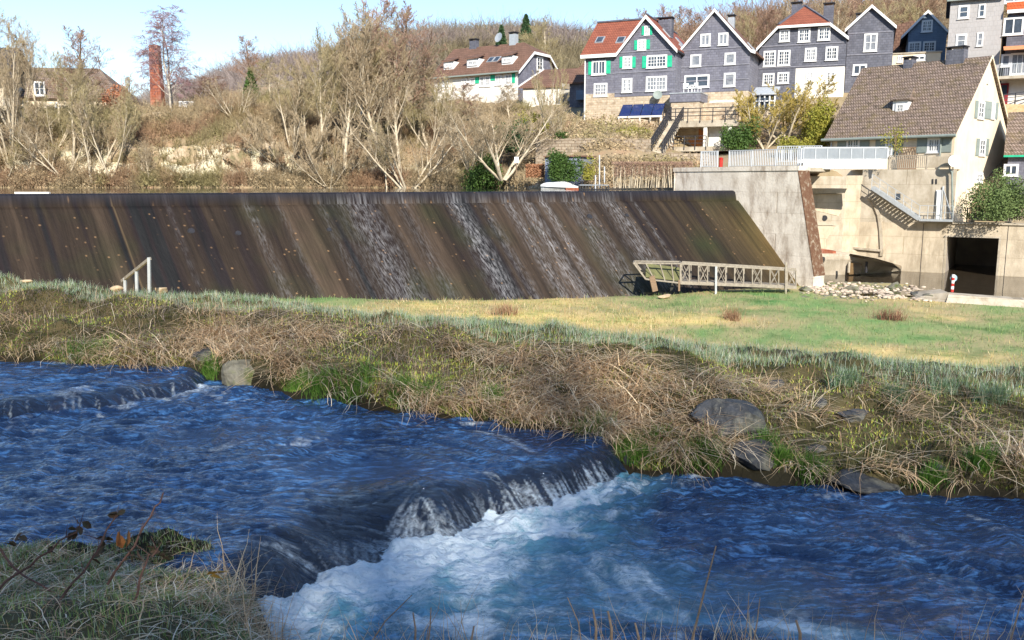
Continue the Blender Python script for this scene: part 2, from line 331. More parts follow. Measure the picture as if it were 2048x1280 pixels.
FG[..., 2] += amp * (fbm(fx * .22, fy * .22, 4, 31) * .8 + fbm(fx * .8, fy * .8 + fz, 3, 33) * .28) * (.35 + .65 * left)
FG[..., 1] += sstep(1, 1.4, fp) * (1 - sstep(2, 2.6, fp)) * left * (fbm(fx * .33, fz * .6, 4, 37) * 1.5)
cliff = (sstep(1.05, 1.25, fp) * (1 - sstep(1.85, 2.15, fp)) * left * sstep(-.32, -.05, fbm(fx * .16, fz * .3, 3, 44)))[..., None]
far_ground = struct(obj_np('hillside_terrain', FG.reshape(-1, 3), grid_faces(*FG.shape[:2]), M['slope'], smooth=True, attrs={'tint': (1 + cliff * np.array([1.1, 1.5, 2.0])).reshape(-1, 3)}))
_f2 = FG[::2, ::2]
bvh_far = BVHTree.FromPolygons([tuple(v) for v in _f2.reshape(-1, 3)], [tuple(f) for f in grid_faces(*_f2.shape[:2])])
def onfar(px, py, dz=0):
    h = bvh_far.ray_cast(Vector((0, 0, 0)), ray(px, py).normalized())
    return (h[0] + Vector((0, 0, dz))) if h[0] else None
def dropfar(x, y):
    h = bvh_far.ray_cast(Vector((x, y, 200)), Vector((0, 0, -1))); return h[0].z if h[0] else 0
def onnear(px, py):
    h = bvh_near.ray_cast(Vector((0, 0, 0)), ray(px, py).normalized()); return h[0]
def dropnear(x, y):
    h = bvh_near.ray_cast(Vector((x, y, 50)), Vector((0, 0, -1))); return h[0].z if h[0] else -3
# ================================================================ hills at the back
HP = [-1200, -500, 0, 250, 380, 460, 540, 700, 850, 1000, 1150, 1300, 1500, 1800, 2300, 3200]
HS = [235, 235, 240, 232, 196, 160, 133, 112, 74, 70, 78, 92, 60, 30, 0, 0]
cols = [[P(px, 262, 190), P(px, 262 + (s - 262) * .35, 235), P(px, 262 + (s - 262) * .75, 300), P(px, s, 380), P(px, s + 30, 520)] for px, s in zip(HP, HS)]
HG, _ = loft(cols, [6, 14, 14, 8], 300)
HG[..., 2] += fbm(HG[..., 0] * .03, HG[..., 1] * .03, 3, 41) * 3
hills = struct(obj_np('hills', HG.reshape(-1, 3), grid_faces(*HG.shape[:2]), M['hill'], smooth=True))
# unseen hill added behind the camera to shade the stream
bx = np.linspace(-160, 200, 200); by = np.linspace(-14, -150, 90); BX, BY = np.meshgrid(bx, by)
t = np.clip((-14 - BY) / 46, 0, 1)
RIDGE = 26.0
BZ = -1.6 + (RIDGE + 1.6) * t ** 1.25 + np.where(BY < -60, (-60 - BY) * .3, 0) * 0 - np.where(BY < -60, (-60 - BY) * .05, 0)
BZ += fbm(BX * .12, BY * .12, 4, 51) * 1.6 * t
struct(obj_np('shade_hill', np.stack([BX, BY, BZ], -1).reshape(-1, 3), grid_faces(*BX.shape), M['hill'], smooth=True))
# ================================================================ reservoir and weir
def wmat(name, base, rough=.05, bscale=.6, bstr=.1, stretch=(1, 1, 1)):
    m = bpy.data.materials.new(name); m.use_nodes = True; nt = m.node_tree; L = nt.links; b = nt.nodes['Principled BSDF']
    b.inputs['Base Color'].default_value = (*base, 1); b.inputs['Roughness'].default_value = rough; b.inputs['IOR'].default_value = 1.33
    tc = nd(nt, 'ShaderNodeTexCoord'); mp = nd(nt, 'ShaderNodeMapping'); mp.inputs['Scale'].default_value = stretch; L.new(tc.outputs['Object'], mp.inputs[0])
    no = nd(nt, 'ShaderNodeTexNoise'); no.inputs['Scale'].default_value = bscale; no.inputs['Detail'].default_value = 4; L.new(mp.outputs[0], no.inputs['Vector'])
    bu = nd(nt, 'ShaderNodeBump'); bu.inputs['Strength'].default_value = bstr; bu.inputs['Distance'].default_value = .1; L.new(no.outputs[0], bu.inputs['Height']); L.new(bu.outputs[0], b.inputs['Normal'])
    return m
CL = G(0, 388, ZR); CR = Vector((14.6, 58.2, ZR))
CL = Vector((-24.7, 42.2, ZR))
cd = (CR - CL).normalized(); RUN = Vector((3.4, -4.0, 0))
CLx = CL - cd * 20                                     # the weir goes on out of the frame
LEN = (CR - CLx).length
mb = MB()
mb._a([CLx + Vector((-60, 0, 0)), CLx, CR, Vector((13.0, 61.5, ZR)), Vector((20, 68, ZR)), Vector((60, 90, ZR)), Vector((60, 100, ZR)), Vector((-160, 100, ZR)), Vector((-160, 30, ZR))], [tuple(range(9))])
for i, v in enumerate(mb.V): mb.V[i] = (v[0], v[1], ZR)
struct(obj('reservoir_water', mb, wmat('reservoir water', (.02, .025, .02), .04, 1.2, .10, (1, 3, 1))))
# weir body
nu, prof = 900, [(-.16, -3.0), (-.16, .0), (-.02, .01), (.0, .0), (.012, -.035), (.03, -.09), (.055, -.62), (.085, -.645)]
zb = -6.9
for k in range(1, 41): q = k / 40; prof.append((.085 + (1.12 - .085) * q, -.645 + (zb - ZR + .645) * q ** 1.02))
us = np.linspace(0, 1, nu); V = np.zeros((len(prof), nu, 3)); foam = np.zeros((len(prof), nu)); UVs = np.zeros((len(prof), nu, 3)); tone = np.ones((len(prof), nu, 3))
P0 = np.array(CLx)[None, :] + us[:, None] * np.array(CR - CLx)[None, :]
# foam bands given by where they cross the crest: (px, half width px, strength)
def u_of_px(px):
    a = (px - 1024) / F / .985; # X = a*Y on the crest line
    s = (a * CLx.y - CLx.x) / (cd.x - a * cd.y); return s / LEN
bands = [(500, 14, .35), (715, 50, .62), (905, 24, .95), (955, 14, .4), (1005, 15, .85), (1040, 17, 1.0), (1075, 12, .9), (1130, 22, .55), (1205, 26, .7), (1250, 5, .6), (640, 12, .2), (800, 20, .25), (1155, 8, .4), (345, 9, .14), (560, 10, .2)]
bandu = [(u_of_px(a), abs(u_of_px(a + b) - u_of_px(a)), c) for a, b, c in bands]
for r, (a, z) in enumerate(prof):
    q = max(0, a); V[r] = P0 + np.array(RUN)[None, :] * a; V[r, :, 2] = ZR + z
    d = q
    for ub, w, s_ in bandu:
        wob = (fbm(us * 300, us * 0 + r * .11, 2, int(ub * 999)) * .25)
        foam[r] += s_ * .8 * np.exp(-(((us - ub) / (w * .62 * (1 + .35 * d))) ** 2)) * (.85 + wob) * (.45 + .55 * sstep(.02, .08, q)) * (1.0 if q > .01 else 0)
    lip = math.exp(-((q - .068) / .014) ** 2)
    foam[r] += lip * sstep(.3, .45, vn(us * 60, us * 0, 4)) * .5 * sstep(u_of_px(590), u_of_px(700), us) * (1 - sstep(u_of_px(1210), u_of_px(1260), us))
    UVs[r, :, 0] = us * LEN + fbm(us * 38, us * 0 + q * 2.2, 2, 88) * .16; UVs[r, :, 1] = q * 7.5
    st = fbm(us * 130, us * 0 + q * .35, 3, 60) ; st2 = fbm(us * 36, us * 0 + q * .3, 2, 66)
    rightwarm = sstep(u_of_px(1180), u_of_px(1440), us); farr = sstep(u_of_px(1380), 1.0, us) * sstep(.1, .5, q)
    bnd = sstep(-.10, .16, fbm(us * 58, us * 0 + q * .06, 2, 73)); bnd2 = sstep(.10, .30, fbm(us * 90, us * 0 + q * .1, 2, 76))
    base = np.array([.052, .036, .024])[None] * (1 + .5 * st[:, None] + .35 * st2[:, None]) * (.60 + .48 * bnd[:, None]) * (1 - .45 * bnd2[:, None])
    wcol = np.array([.055, .040, .018])[None] * (1 + .6 * st[:, None])
    ycol = np.array([.15, .10, .035])[None] * (1 + .4 * st[:, None])
    base = base * .68; wcol = wcol * .75; ycol = ycol * .85; c = base * (1 - rightwarm[:, None] * .6) + wcol * rightwarm[:, None] * .6; c = c * (1 - farr[:, None] * .55) + ycol * farr[:, None] * .55
    grn = np.clip(fbm(us * 26, us * 0 + q * 2.5, 3, 71) - .02, 0, 1)[:, None] * 1.8
    c = c * (1 - grn * .5) + np.array([.022, .028, .010])[None] * grn * .5
    jt = np.exp(-((us - u_of_px(240)) / .0004) ** 2)[:, None] * .8; jd = np.exp(-((us - u_of_px(240) + .003) / .002) ** 2)[:, None] * .7
    c = c * (1 - jd) ; c = c * (1 - jt) + np.array([.12, .085, .045])[None] * jt
    if q < .05: c = c * .0 + np.array([.016, .015, .019])[None] * (1 + .3 * st[:, None])
    tone[r] = np.clip(c, .01, 1)
def weirmat():
    m = bpy.data.materials.new('wet weir face'); m.use_nodes = True; nt = m.node_tree; L = nt.links; b = nt.nodes['Principled BSDF']
    uv = nd(nt, 'ShaderNodeAttribute'); uv.attribute_name = 'flow'
    at = nd(nt, 'ShaderNodeAttribute'); at.attribute_name = 'tone'
    fo = nd(nt, 'ShaderNodeAttribute'); fo.attribute_name = 'foam'
    def noise(sx, sy, sc_, det=4):
        mp = nd(nt, 'ShaderNodeMapping'); mp.inputs['Scale'].default_value = (sx, sy, 1); L.new(uv.outputs['Vector'], mp.inputs[0])
        n = nd(nt, 'ShaderNodeTexNoise'); n.inputs['Scale'].default_value = sc_; n.inputs['Detail'].default_value = det; n.inputs['Roughness'].default_value = .7
        L.new(mp.outputs[0], n.inputs['Vector']); return n.outputs[0]
    def rng_(v, a, b_, c=0., d=1.):
        r = nd(nt, 'ShaderNodeMapRange'); r.inputs[1].default_value = a; r.inputs[2].default_value = b_; r.inputs[3].default_value = c; r.inputs[4].default_value = d; L.new(v, r.inputs[0]); return r.outputs[0]
    def mth(op, a, b_):
        n = nd(nt, 'ShaderNodeMath', operation=op); L.new(a, n.inputs[0])
        if isinstance(b_, float): n.inputs[1].default_value = b_
        else: L.new(b_, n.inputs[1])
        return n.outputs[0]
    str_ = rng_(noise(2.4, .12, 2.), .3, .7, .6, 1.5)
    mx = nd(nt, 'ShaderNodeMixRGB', blend_type='MULTIPLY'); mx.inputs[0].default_value = 1; L.new(at.outputs[0], mx.inputs[1])
    cb = nd(nt, 'ShaderNodeCombineXYZ'); [L.new(str_, cb.inputs[i]) for i in range(3)]; L.new(cb.outputs[0], mx.inputs[2])
    # pale specks (shells, leaves stuck to the face)
    vo = nd(nt, 'ShaderNodeTexVoronoi'); vo.inputs['Scale'].default_value = 2.2; L.new(uv.outputs['Vector'], vo.inputs['Vector'])
    sp = rng_(vo.outputs['Distance'], .05, .17, 1., 0.); sp = mth('MULTIPLY', sp, rng_(noise(.6, .6, 1.), .45, .6))
    m1 = nd(nt, 'ShaderNodeMixRGB'); L.new(mth('MULTIPLY', sp, .75), m1.inputs[0]); L.new(mx.outputs[0], m1.inputs[1]); m1.inputs[2].default_value = (.30, .18, .09, 1)
    fn = rng_(noise(10, 1.9, 1., 8), .44, .70); fine = mth('MULTIPLY', fo.outputs['Fac'], fn)
    fine = mth('MULTIPLY', fine, rng_(noise(3.2, .35, 1.5, 3), .30, .62, .35, 1.25)); fine = mth('MINIMUM', mth('MULTIPLY', fine, .95), .9)
    m2 = nd(nt, 'ShaderNodeMixRGB'); L.new(fine, m2.inputs[0]); L.new(m1.outputs[0], m2.inputs[1]); m2.inputs[2].default_value = (.42, .42, .44, 1)
    L.new(m2.outputs[0], b.inputs['Base Color']); b.inputs['Roughness'].default_value = .5; b.inputs['Specular IOR Level'].default_value = .22
    bu = nd(nt, 'ShaderNodeBump'); bu.inputs['Strength'].default_value = .5; bu.inputs['Distance'].default_value = .06
    L.new(mth('ADD', noise(5, 1.5, 1., 5), mth('MULTIPLY', fo.outputs['Fac'], .3)), bu.inputs['Height']); L.new(bu.outputs[0], b.inputs['Normal'])
    return m
weir = thing('weir', 'long dark sloping weir with white water streaks below the reservoir', 'weir', tuple(CLx))
V2 = V.reshape(-1, 3) - np.array(CLx)[None]
obj_np('spillway_face', V2, grid_faces(len(prof), nu), weirmat(), weir, smooth=False, attrs={'foam': foam.ravel(), 'tone': tone.reshape(-1, 3), 'flow': UVs.reshape(-1, 3)})
# vent openings in the face
mb = MB()
for px, py in ((492, 458), (667, 455), (1180, 438), (1252, 437), (402, 452)):
    u = u_of_px(px - (py - 385) * (.62 if px > 900 else .45)) ; c0 = CLx + (CR - CLx) * u
    q = (py - 405) / 200 * .97 + .085; p = c0 + RUN * q; p.z = ZR - .645 + (zb - ZR + .645) * ((q - .085) / 1.035) ** 1.02
    n = Vector((-RUN.x, -RUN.y, 0)).normalized() * -.75 + Vector((0, 0, .66)); r_ = random.uniform(.14, .26)
    mb.tube([p + n * -.05, p + n * .035], [r_, r_ * .8], 10)
for i, v in enumerate(mb.V): mb.V[i] = tuple(Vector(v) - CLx)
each('vent_cover', mb, M['black'], weir)
# ================================================================ concrete pier at the right end of the weir
def wallpoly(A, B, outline, thick, out=None):
    """vertical slab in the plane through A and B (world xy); outline in photo pixels, swept sideways by thick"""
    A = Vector(A); B = Vector(B); d = (B - A); d.z = 0; d.normalize(); n = Vector((d.y, -d.x, 0))
    pts = []
    for px, py in outline:
        r = ray(px, py); s = (A.x * n.x + A.y * n.y) / (r.x * n.x + r.y * n.y); pts.append(r * s)
    return pts, d, n
def onplane(A, d, px, py):
    n = Vector((d.y, -d.x, 0)); r = ray(px, py); return r * ((A.x * n.x + A.y * n.y) / (r.x * n.x + r.y * n.y))
pd = Vector((3.4, -4.4, 0)).normalized(); pn = Vector((-pd.y, pd.x, 0))        # pn: away from the weir
PA = Vector((14.6, 58.2, 0)) + Vector((-.04, -.02, 0))
def pp(px, py): return onplane(PA, pd, px, py)
b0 = pp(1595, 342); bot = pp(1627, 552)
topz = pp(1500, 342).z
up_ = PA - pd * 5.2
side = [Vector((up_.x, up_.y, -7.2)), Vector((bot.x, bot.y, -7.2)), bot, Vector((b0.x, b0.y, topz)), Vector((up_.x, up_.y, topz))]
pier = thing('weir_pier', 'stained pale concrete pier wall with a brown mossy end at the right of the weir', 'pier', tuple(side[0]), world=True)
TK = 1.15
mb = MB().prism(side, pn * TK); obj('wall', mb, M['concrete2'], pier)
o_ = pd * .012
mb = MB().prism([side[2] + o_ - pn * 0.01, side[3] + o_ - pn * 0.01, side[3] + pn * TK + o_, side[2] + pn * TK + o_], pd * .05); obj('mossy_end', mb, M['mossbrown'], pier)
capz = topz + .28
cap0 = [Vector((up_.x, up_.y, topz + .002)) - pn * .06 - pd * .05, Vector((b0.x, b0.y, topz + .002)) - pn * .06 + pd * .1]
mb = MB().prism([cap0[0], cap0[1], cap0[1] + pn * (TK + .1), cap0[0] + pn * (TK + .1)], (0, 0, .28)); obj('cap', mb, M['concrete2'], pier)
# upstream return of the pier: the terrace edge wall going left to px 1385
ra = Vector((up_.x, up_.y, 0)) + pn * 0; 
rb = P(1386, 340, up_.y + 1.2); 
mb = MB()
mb.prism([Vector((rb.x, rb.y, -2)), Vector((ra.x, ra.y - .1, -2)), Vector((ra.x, ra.y - .1, topz + .20)), Vector((rb.x, rb.y, topz + .20))], (0.3, 1.0, 0)); obj('return_wall', mb, M['concrete2'], pier)

# ---- terrace deck behind the pier and its railings
tz = topz + .24
mb = MB()
dk = [P(1386, 340, 62.5), P(1600, 342, 55.5), P(1660, 342, 58), P(1640, 342, 70), P(1386, 340, 70)]
for p in dk: p.z = tz - .02
mb.slab(dk, .25)
solo('terrace_deck', MB().slab(dk, .25), M['concrete'], 'flat concrete terrace slab on top of the weir pier', 'terrace', tuple(dk[0]))
def railing(name, label, pts, h, m, gap=.13, group=None, cat='railing', panel=None, z0=None, solid=None):
    """pts: world points along the foot; posts, two rails and bars"""
    t = thing(name, label, cat, tuple(pts[0]), group=group, world=True)
    posts = MB(); rails = MB(); bars = MB()
    for a, b in zip(pts[:-1], pts[1:]):
        a = Vector(a); b = Vector(b); L_ = (b - a).length; d = (b - a) / L_; U = Vector((0, 0, 1))
        rails.bar(a + U * h, b + U * h, .07, .05); rails.bar(a + U * .12, b + U * .12, .05, .04)
        n = max(1, round(L_ / 1.9))
        for i in range(n + 1): posts.bar(a + d * (L_ * i / n), a + d * (L_ * i / n) + U * (h + .02), .08)
        if not solid:
            k = int(L_ / gap)
            for i in range(1, k): bars.bar(a + d * (L_ * i / k) + U * .14, a + d * (L_ * i / k) + U * (h - .03), .05)
        else:
            n_ = Vector((d.y, -d.x, 0)) * .03; bars.prism([a + U * .16 + n_, b + U * .16 + n_, b + U * (h - .08) + n_, a + U * (h - .08) + n_], n_ * .6)
    each('post', posts, m, t); each('rail', rails, m, t)
    obj('panel' if solid else 'bars', bars, solid or m, t); return t
def onz(px, py, z): return G(px, py, z) if abs(ray(px, py).z) > 1e-3 else None
def atY(px, Y, z): p = P(px, 350, Y); p.z = z; return p
M['whiterail'] = mat('pale grey painted rail', (.46, .49, .52), (.40, .43, .46), scale=4, bump=0, rough=.5)
M['frostpanel'] = mat('frosted railing panel', (.40, .44, .48), (.34, .38, .42), scale=1.5, bump=0, rough=.4, transl=.35)
railing('terrace_railing', 'short pale slatted railing at the left end of the pier top', [atY(1401, 62, tz), atY(1434, 61.3, tz)], 1.15, M['whiterail'], .12)
railing('terrace_railing', 'long pale slatted railing on the pier top left of the bridge', [atY(1457, 60.6, tz), atY(1600, 56.4, tz)], 1.15, M['whiterail'], .13)
railing('terrace_railing', 'pale railing with a raised top behind the bridge entrance', [atY(1553, 62, tz + .35), atY(1640, 61, tz + .35)], 1.15, M['whiterail'], .15)
# red object and blue crate on the terrace between the railings
solo('fire_hydrant', MB().tube([atY(1441, 61.5, tz), atY(1441, 61.5, tz + .55), atY(1441, 61.5, tz + .68), atY(1441, 61.5, tz + .74)], [.13, .13, .16, .05], 10), mat('red enamel', (.55, .04, .03), bump=0, rough=.4),
     'small red post standing in the gap of the terrace railings', 'post', tuple(atY(1441, 61.5, tz)))
# ---- white bridge from the pier to the house
ba = atY(1605, 57.5, .45); bb = atY(1772, 57.0, .45)
bd = (bb - ba).normalized(); bn = Vector((-bd.y, bd.x, 0))
br = thing('service_bridge', 'white girder bridge with frosted railing between pier and house wall', 'bridge', tuple(ba), world=True)
z0 = P(1700, 338, 57.3).z; z1 = P(1700, 318, 57.3).z; z2 = P(1700, 297, 57.3).z
def lv(p, z): return Vector((p.x, p.y, z))
mb = MB()\
    .prism([lv(ba, z0), lv(bb, z0), lv(bb, z1), lv(ba, z1)], bn * .12)
for i in range(9): q = ba + (bb - ba) * (i / 8 * .97 + .015); mb.prism([lv(q, z0 + .05) - bn * .05, lv(q + bd * .07, z0 + .05) - bn * .05, lv(q + bd * .07, z1) - bn * .05, lv(q, z1) - bn * .05], bn * .045)
obj('girder', mb, M['white'], br)
obj('deck', MB().prism([lv(ba, z0 + .15) + bn * .125, lv(bb, z0 + .15) + bn * .125, lv(bb, z0 + .4) + bn * .125, lv(ba, z0 + .4) + bn * .125], bn * 1.6), M['concrete'], br)
obj('girder', MB().prism([lv(ba, z0) + bn * 1.74, lv(bb, z0) + bn * 1.74, lv(bb, z1) + bn * 1.74, lv(ba, z1) + bn * 1.74], bn * .12), M['white'], br)
for off, nm in ((.02, 'front'), (1.8, 'rear')):
    mb = MB(); mr = MB()
    a = ba + bn * off; b = bb + bn * off
    mb.prism([lv(a, z1 + .02), lv(b, z1 + .02), lv(b, z2), lv(a, z2)], bn * .03); obj('railing_panel', mb, M['frostpanel'], br)
    mr.bar(lv(a, z2 + .06), lv(b, z2 + .06), .08)
    for i in range(8): q = a + (b - a) * i / 7; mr.bar(lv(q, z1), lv(q, z2 + .06), .06)
    each('railing_post', mr, M['whiterail'], br)
# ================================================================ right river wall with culvert, landing and upper wall
WA = G(1803, 542, -6.5); WB = G(2048, 554, -6.5); wd = (WB - WA); wd.z = 0; wd.normalize(); wn_ = Vector((-wd.y, wd.x, 0))   # wn_ into the bank
def wp(px, py, off=0): return onplane(WA - wn_ * off * 1.0, wd, px, py)
zt = wp(1960, 449).z; zb_ = -8.0; zu = wp(1850, 339).z
S = lambda p: (p - WA).dot(wd)
s0 = S(wp(1722, 400)); s1 = S(wp(1892, 500)); s2 = S(wp(1996, 500)); s3 = S(wp(2700, 450)); zc = wp(1940, 475).z; s4 = S(wp(1908, 400))
W = lambda s, z, o=0: WA + wd * s + wn_ * o + Vector((0, 0, z - WA.z))
rw = thing('river_wall', 'warm concrete river wall with a square dark culvert opening under the house', 'retaining wall', tuple(WA), world=True)
mb = MB()
for a, b, c, d in ((s0, s1, zb_, zt), (s1, s2, zc, zt), (s2, s3, zb_, zt)):
    mb.prism([W(a, c), W(b, c), W(b, d), W(a, d)], wn_ * .6)
obj('lower_wall', mb, M['concrete_warm'], rw)
obj('upper_wall', MB().prism([W(s0, zt + .003, .02), W(s4, zt + .003, .02), W(s4, zu, .02), W(s0, zu, .02)], wn_ * .5), M['concrete'], rw)
obj('coping', MB().prism([W(s4 + .02, zt + .003, -.12), W(s3, zt + .003, -.12), W(s3, zt + .15, -.12), W(s4 + .02, zt + .15, -.12)], wn_ * .8), M['concrete'], rw)
obj('landing', MB().prism([W(s4 - .5, zt - .2, .61), W(s3, zt - .2, .61), W(s3, zt - .01, .61), W(s4 - .5, zt - .01, .61)], wn_ * 6), M['concrete'], rw)
mb = MB(); inn = 7.5
for a, b, c, d in ((s1 - .4, s1, zb_, zc + .3), (s2, s2 + .4, zb_, zc + .3)): mb.prism([W(a, c, .602), W(b, c, .602), W(b, d, .602), W(a, d, .602)], wn_ * inn)
mb.prism([W(s1, zc + .02, .602), W(s2, zc + .02, .602), W(s2, zc + .3, .602), W(s1, zc + .3, .602)], wn_ * inn)
mb.prism([W(s1 - .4, zb_, .61 + inn), W(s2 + .4, zb_, .61 + inn), W(s2 + .4, zc + .3, .61 + inn), W(s1 - .4, zc + .3, .61 + inn)], wn_ * .3)
obj('culvert_tunnel', mb, M['darkinside'], rw)
mb = MB()
for px in (1843, 2012): a = S(wp(px, 500)); mb.prism([W(a, -7, -.006), W(a + .04, -7, -.006), W(a + .04, zt - .02, -.006), W(a, zt - .02, -.006)], wn_ * .004)
each('joint', mb, M['black'], rw)
obj('opening_trim', MB().prism([W(s1 - .12, -7, -.02), W(s1 + .0, -7, -.02), W(s1 + .0, zc, -.02), W(s1 - .12, zc, -.02)], wn_ * .018).prism([W(s2, -7, -.02), W(s2 + .15, -7, -.02), W(s2 + .15, zc, -.02), W(s2, zc, -.02)], wn_ * .018)
    .prism([W(s1 - .12, zc + .002, -.02), W(s2 + .15, zc + .002, -.02), W(s2 + .15, zc + .12, -.02), W(s1 - .12, zc + .12, -.02)], wn_ * .018), M['concrete'], rw)
# curved gusset and small window and vents on the upper wall
arc = [wp(1738, 392), wp(1748, 405), wp(1758, 430), wp(1762, 460), wp(1764, 500), wp(1763, 512)]
mb = MB()
for a, b in zip(arc[:-1], arc[1:]): mb.bar(a - wn_ * .05, b - wn_ * .05, .14, .22)
obj('gusset', mb, M['concrete'], rw)
obj('ledge', MB().bar(wp(1665, 492) - wn_ * .1, wp(1763, 501) - wn_ * .1, .2, .15), M['concrete'], rw)
obj('small_window', MB().prism([wp(1791, 387, .03), wp(1801, 387, .03), wp(1801, 399, .03), wp(1791, 399, .03)], wn_ * .02), M['glass'], rw)
each('vent', MB().prism([wp(1864, 358, .03), wp(1867, 358, .03), wp(1867, 368, .03), wp(1864, 368, .03)], wn_ * .02).prism([wp(1871, 358, .03), wp(1874, 358, .03), wp(1874, 368, .03), wp(1871, 368, .03)], wn_ * .02), M['black'], rw)
dd = obj('door', MB().prism([wp(1872, 380, .05), wp(1884, 380, .05), wp(1884, 440, .05), wp(1872, 440, .05)], wn_ * .045), M['white'], rw)
obj('frame', MB().bar(wp(1870, 378, .05), wp(1886, 378, .05), .08).bar(wp(1870, 378, .05), wp(1870, 440, .05), .08).bar(wp(1886, 378, .05), wp(1886, 440, .05), .08), M['concrete'], dd)
# ---- bay behind the pier: back wall, sluice block, apron
bay = thing('sluice_bay', 'warm concrete sluice recess with an overhanging block between pier and river wall', 'sluice', tuple(G(1660, 520, -6.5)), world=True)
q0 = Vector(b0) + pn * TK - pd * 1.5; bk0 = W(s0 - 1.0, 0, 0.3)
YB = 65.4
bw = lambda px, py, Y=YB: P(px, py, Y)
obj('back_wall', MB().prism([Vector((bw(1560, 400).x, YB, -8)), Vector((bw(1745, 400).x, YB, -8)), Vector((bw(1745, 400).x, YB, .35)), Vector((bw(1560, 400).x, YB, .35))], (0, .6, 0)), M['concrete'], bay)
# inner flank: continues the river wall upstream
sA = W(s0, 0); sB = Vector((bw(1690, 400).x, YB, 0))
obj('flank_wall', MB().prism([Vector((sA.x, sA.y, -8)), Vector((sB.x, sB.y, -8)), Vector((sB.x, sB.y, .40)), Vector((sA.x, sA.y, .40))], (0.6, .2, 0)), M['concrete_warm'], bay)
Yb = 61.5
def blk(outline, Y, dep): return [P(a, b, Y) for a, b in outline], (0, dep, 0)
mb = MB(); mb.prism(*blk([(1612, 377), (1694, 377), (1690, 386), (1612, 388)], Yb - .1, 3.0)); obj('lintel', mb, M['concrete_warm'], bay)
mb = MB(); mb.prism(*blk([(1610, 389), (1684, 387), (1686, 417), (1677, 432), (1610, 416)], Yb + .1, 2.6)); obj('gate_block', mb, M['concrete_warm'], bay)
mb = MB(); mb.prism(*blk([(1625, 420), (1683, 434), (1680, 446), (1674, 451), (1630, 449)], Yb - .1, 2.4)); obj('lower_beam', mb, M['concrete'], bay)
mb = MB(); mb.prism(*blk([(1630, 452), (1672, 452), (1652, 480), (1652, 498), (1636, 498)], Yb, .8)); obj('buttress', mb, M['concrete_warm'], bay)
mb = MB(); mb.prism(*blk([(1640, 497), (1672, 502), (1672, 507), (1640, 507)], Yb - 2, .6)); obj('pipe_slab', mb, M['brickred'], bay)
obj('hatch', MB().tube([P(1649, 436, Yb - .15), P(1649, 436, Yb + .1)], .2, 10), M['black'], bay)
# curved apron with water over its edge
def arcpts(pxs): return [G(a, b, z) for a, b, z in pxs]
top = [(1560, 512, -5.0), (1645, 507, -5.0), (1700, 508, -5.05), (1750, 517, -5.15), (1785, 527, -5.4), (1801, 538, -5.9)]
bt = [(1560, 545, -6.45), (1620, 550, -6.45), (1690, 549, -6.5), (1740, 547, -6.5), (1775, 545, -6.5), (1803, 545, -6.6)]
tp = [G(*t) for t in top]; bp = [G(*t) for t in bt]
n_ = len(tp); Vv = []; Ff = []
bkp = [Vector((p.x, p.y + 5, p.z)) for p in tp]
for i in range(n_):
    mid = tp[i] * .45 + bp[i] * .55 + Vector((0, 0, .35)); Vv += [bkp[i], tp[i], mid, bp[i], Vector((bp[i].x, bp[i].y, -8))]
for i in range(n_ - 1):
    for k in range(4): a = i * 5 + k; Ff.append((a, a + 5, a + 6, a + 1))
mb = MB()._a(Vv, Ff); obj('apron', mb, M['concrete'], bay, smooth=True)
mb = MB()
for i in range(2, n_ - 1):
    f = lambda a, b, t: a * (1 - t) + b * t
    mid0 = tp[i] * .45 + bp[i] * .55 + Vector((0, 0, .35)); mid1 = tp[i + 1] * .45 + bp[i + 1] * .55 + Vector((0, 0, .35))
    w = [0, 0, .25, .75, 1, 1][i]; w1 = [0, 0, .25, .75, 1, 1][i + 1]; e = Vector((-.02, -.04, .03))
    mb._a([tp[i] + e, tp[i + 1] + e, f(tp[i + 1], mid1, w1) + e, f(tp[i], mid0, w) + e], [(0, 1, 2, 3)])
M['wetbrown'] = mat('wet brown algae', (.14, .085, .04), (.2, .13, .06), scale=2, rough=.25, spec=.6)
obj('wet_edge', mb, M['wetbrown'], bay, smooth=True)
for px in (1697, 1732): obj('peg', MB().tube([G(px, 545, -6.2), G(px, 545, -6.2) + Vector((0, 0, .75))], .09, 8), M['black' if px == 1732 else 'concrete'], bay)
# outlet block on the apron
obj('outlet', MB().prism([G(1698, 549, -6.45), G(1722, 548, -6.45), G(1722, 548, -6.45) + Vector((0, 0, .8)), G(1698, 549, -6.45) + Vector((0, 0, .8))], (0.1, .7, 0)), M['wetbrown'], bay)
# ---- basin water
mb = MB(); mb._a([Vector((13, 50, -6.52)), Vector((22, 50.5, -6.52)), Vector((26, 48, -6.52)), Vector((45, 44, -6.52)), Vector((60, 44, -6.52)), Vector((60, 75, -6.52)), Vector((10, 75, -6.52))], [tuple(range(7))])
struct(obj('basin_water', mb, wmat('basin water', (.05, .038, .025), .05, .8, .12)))
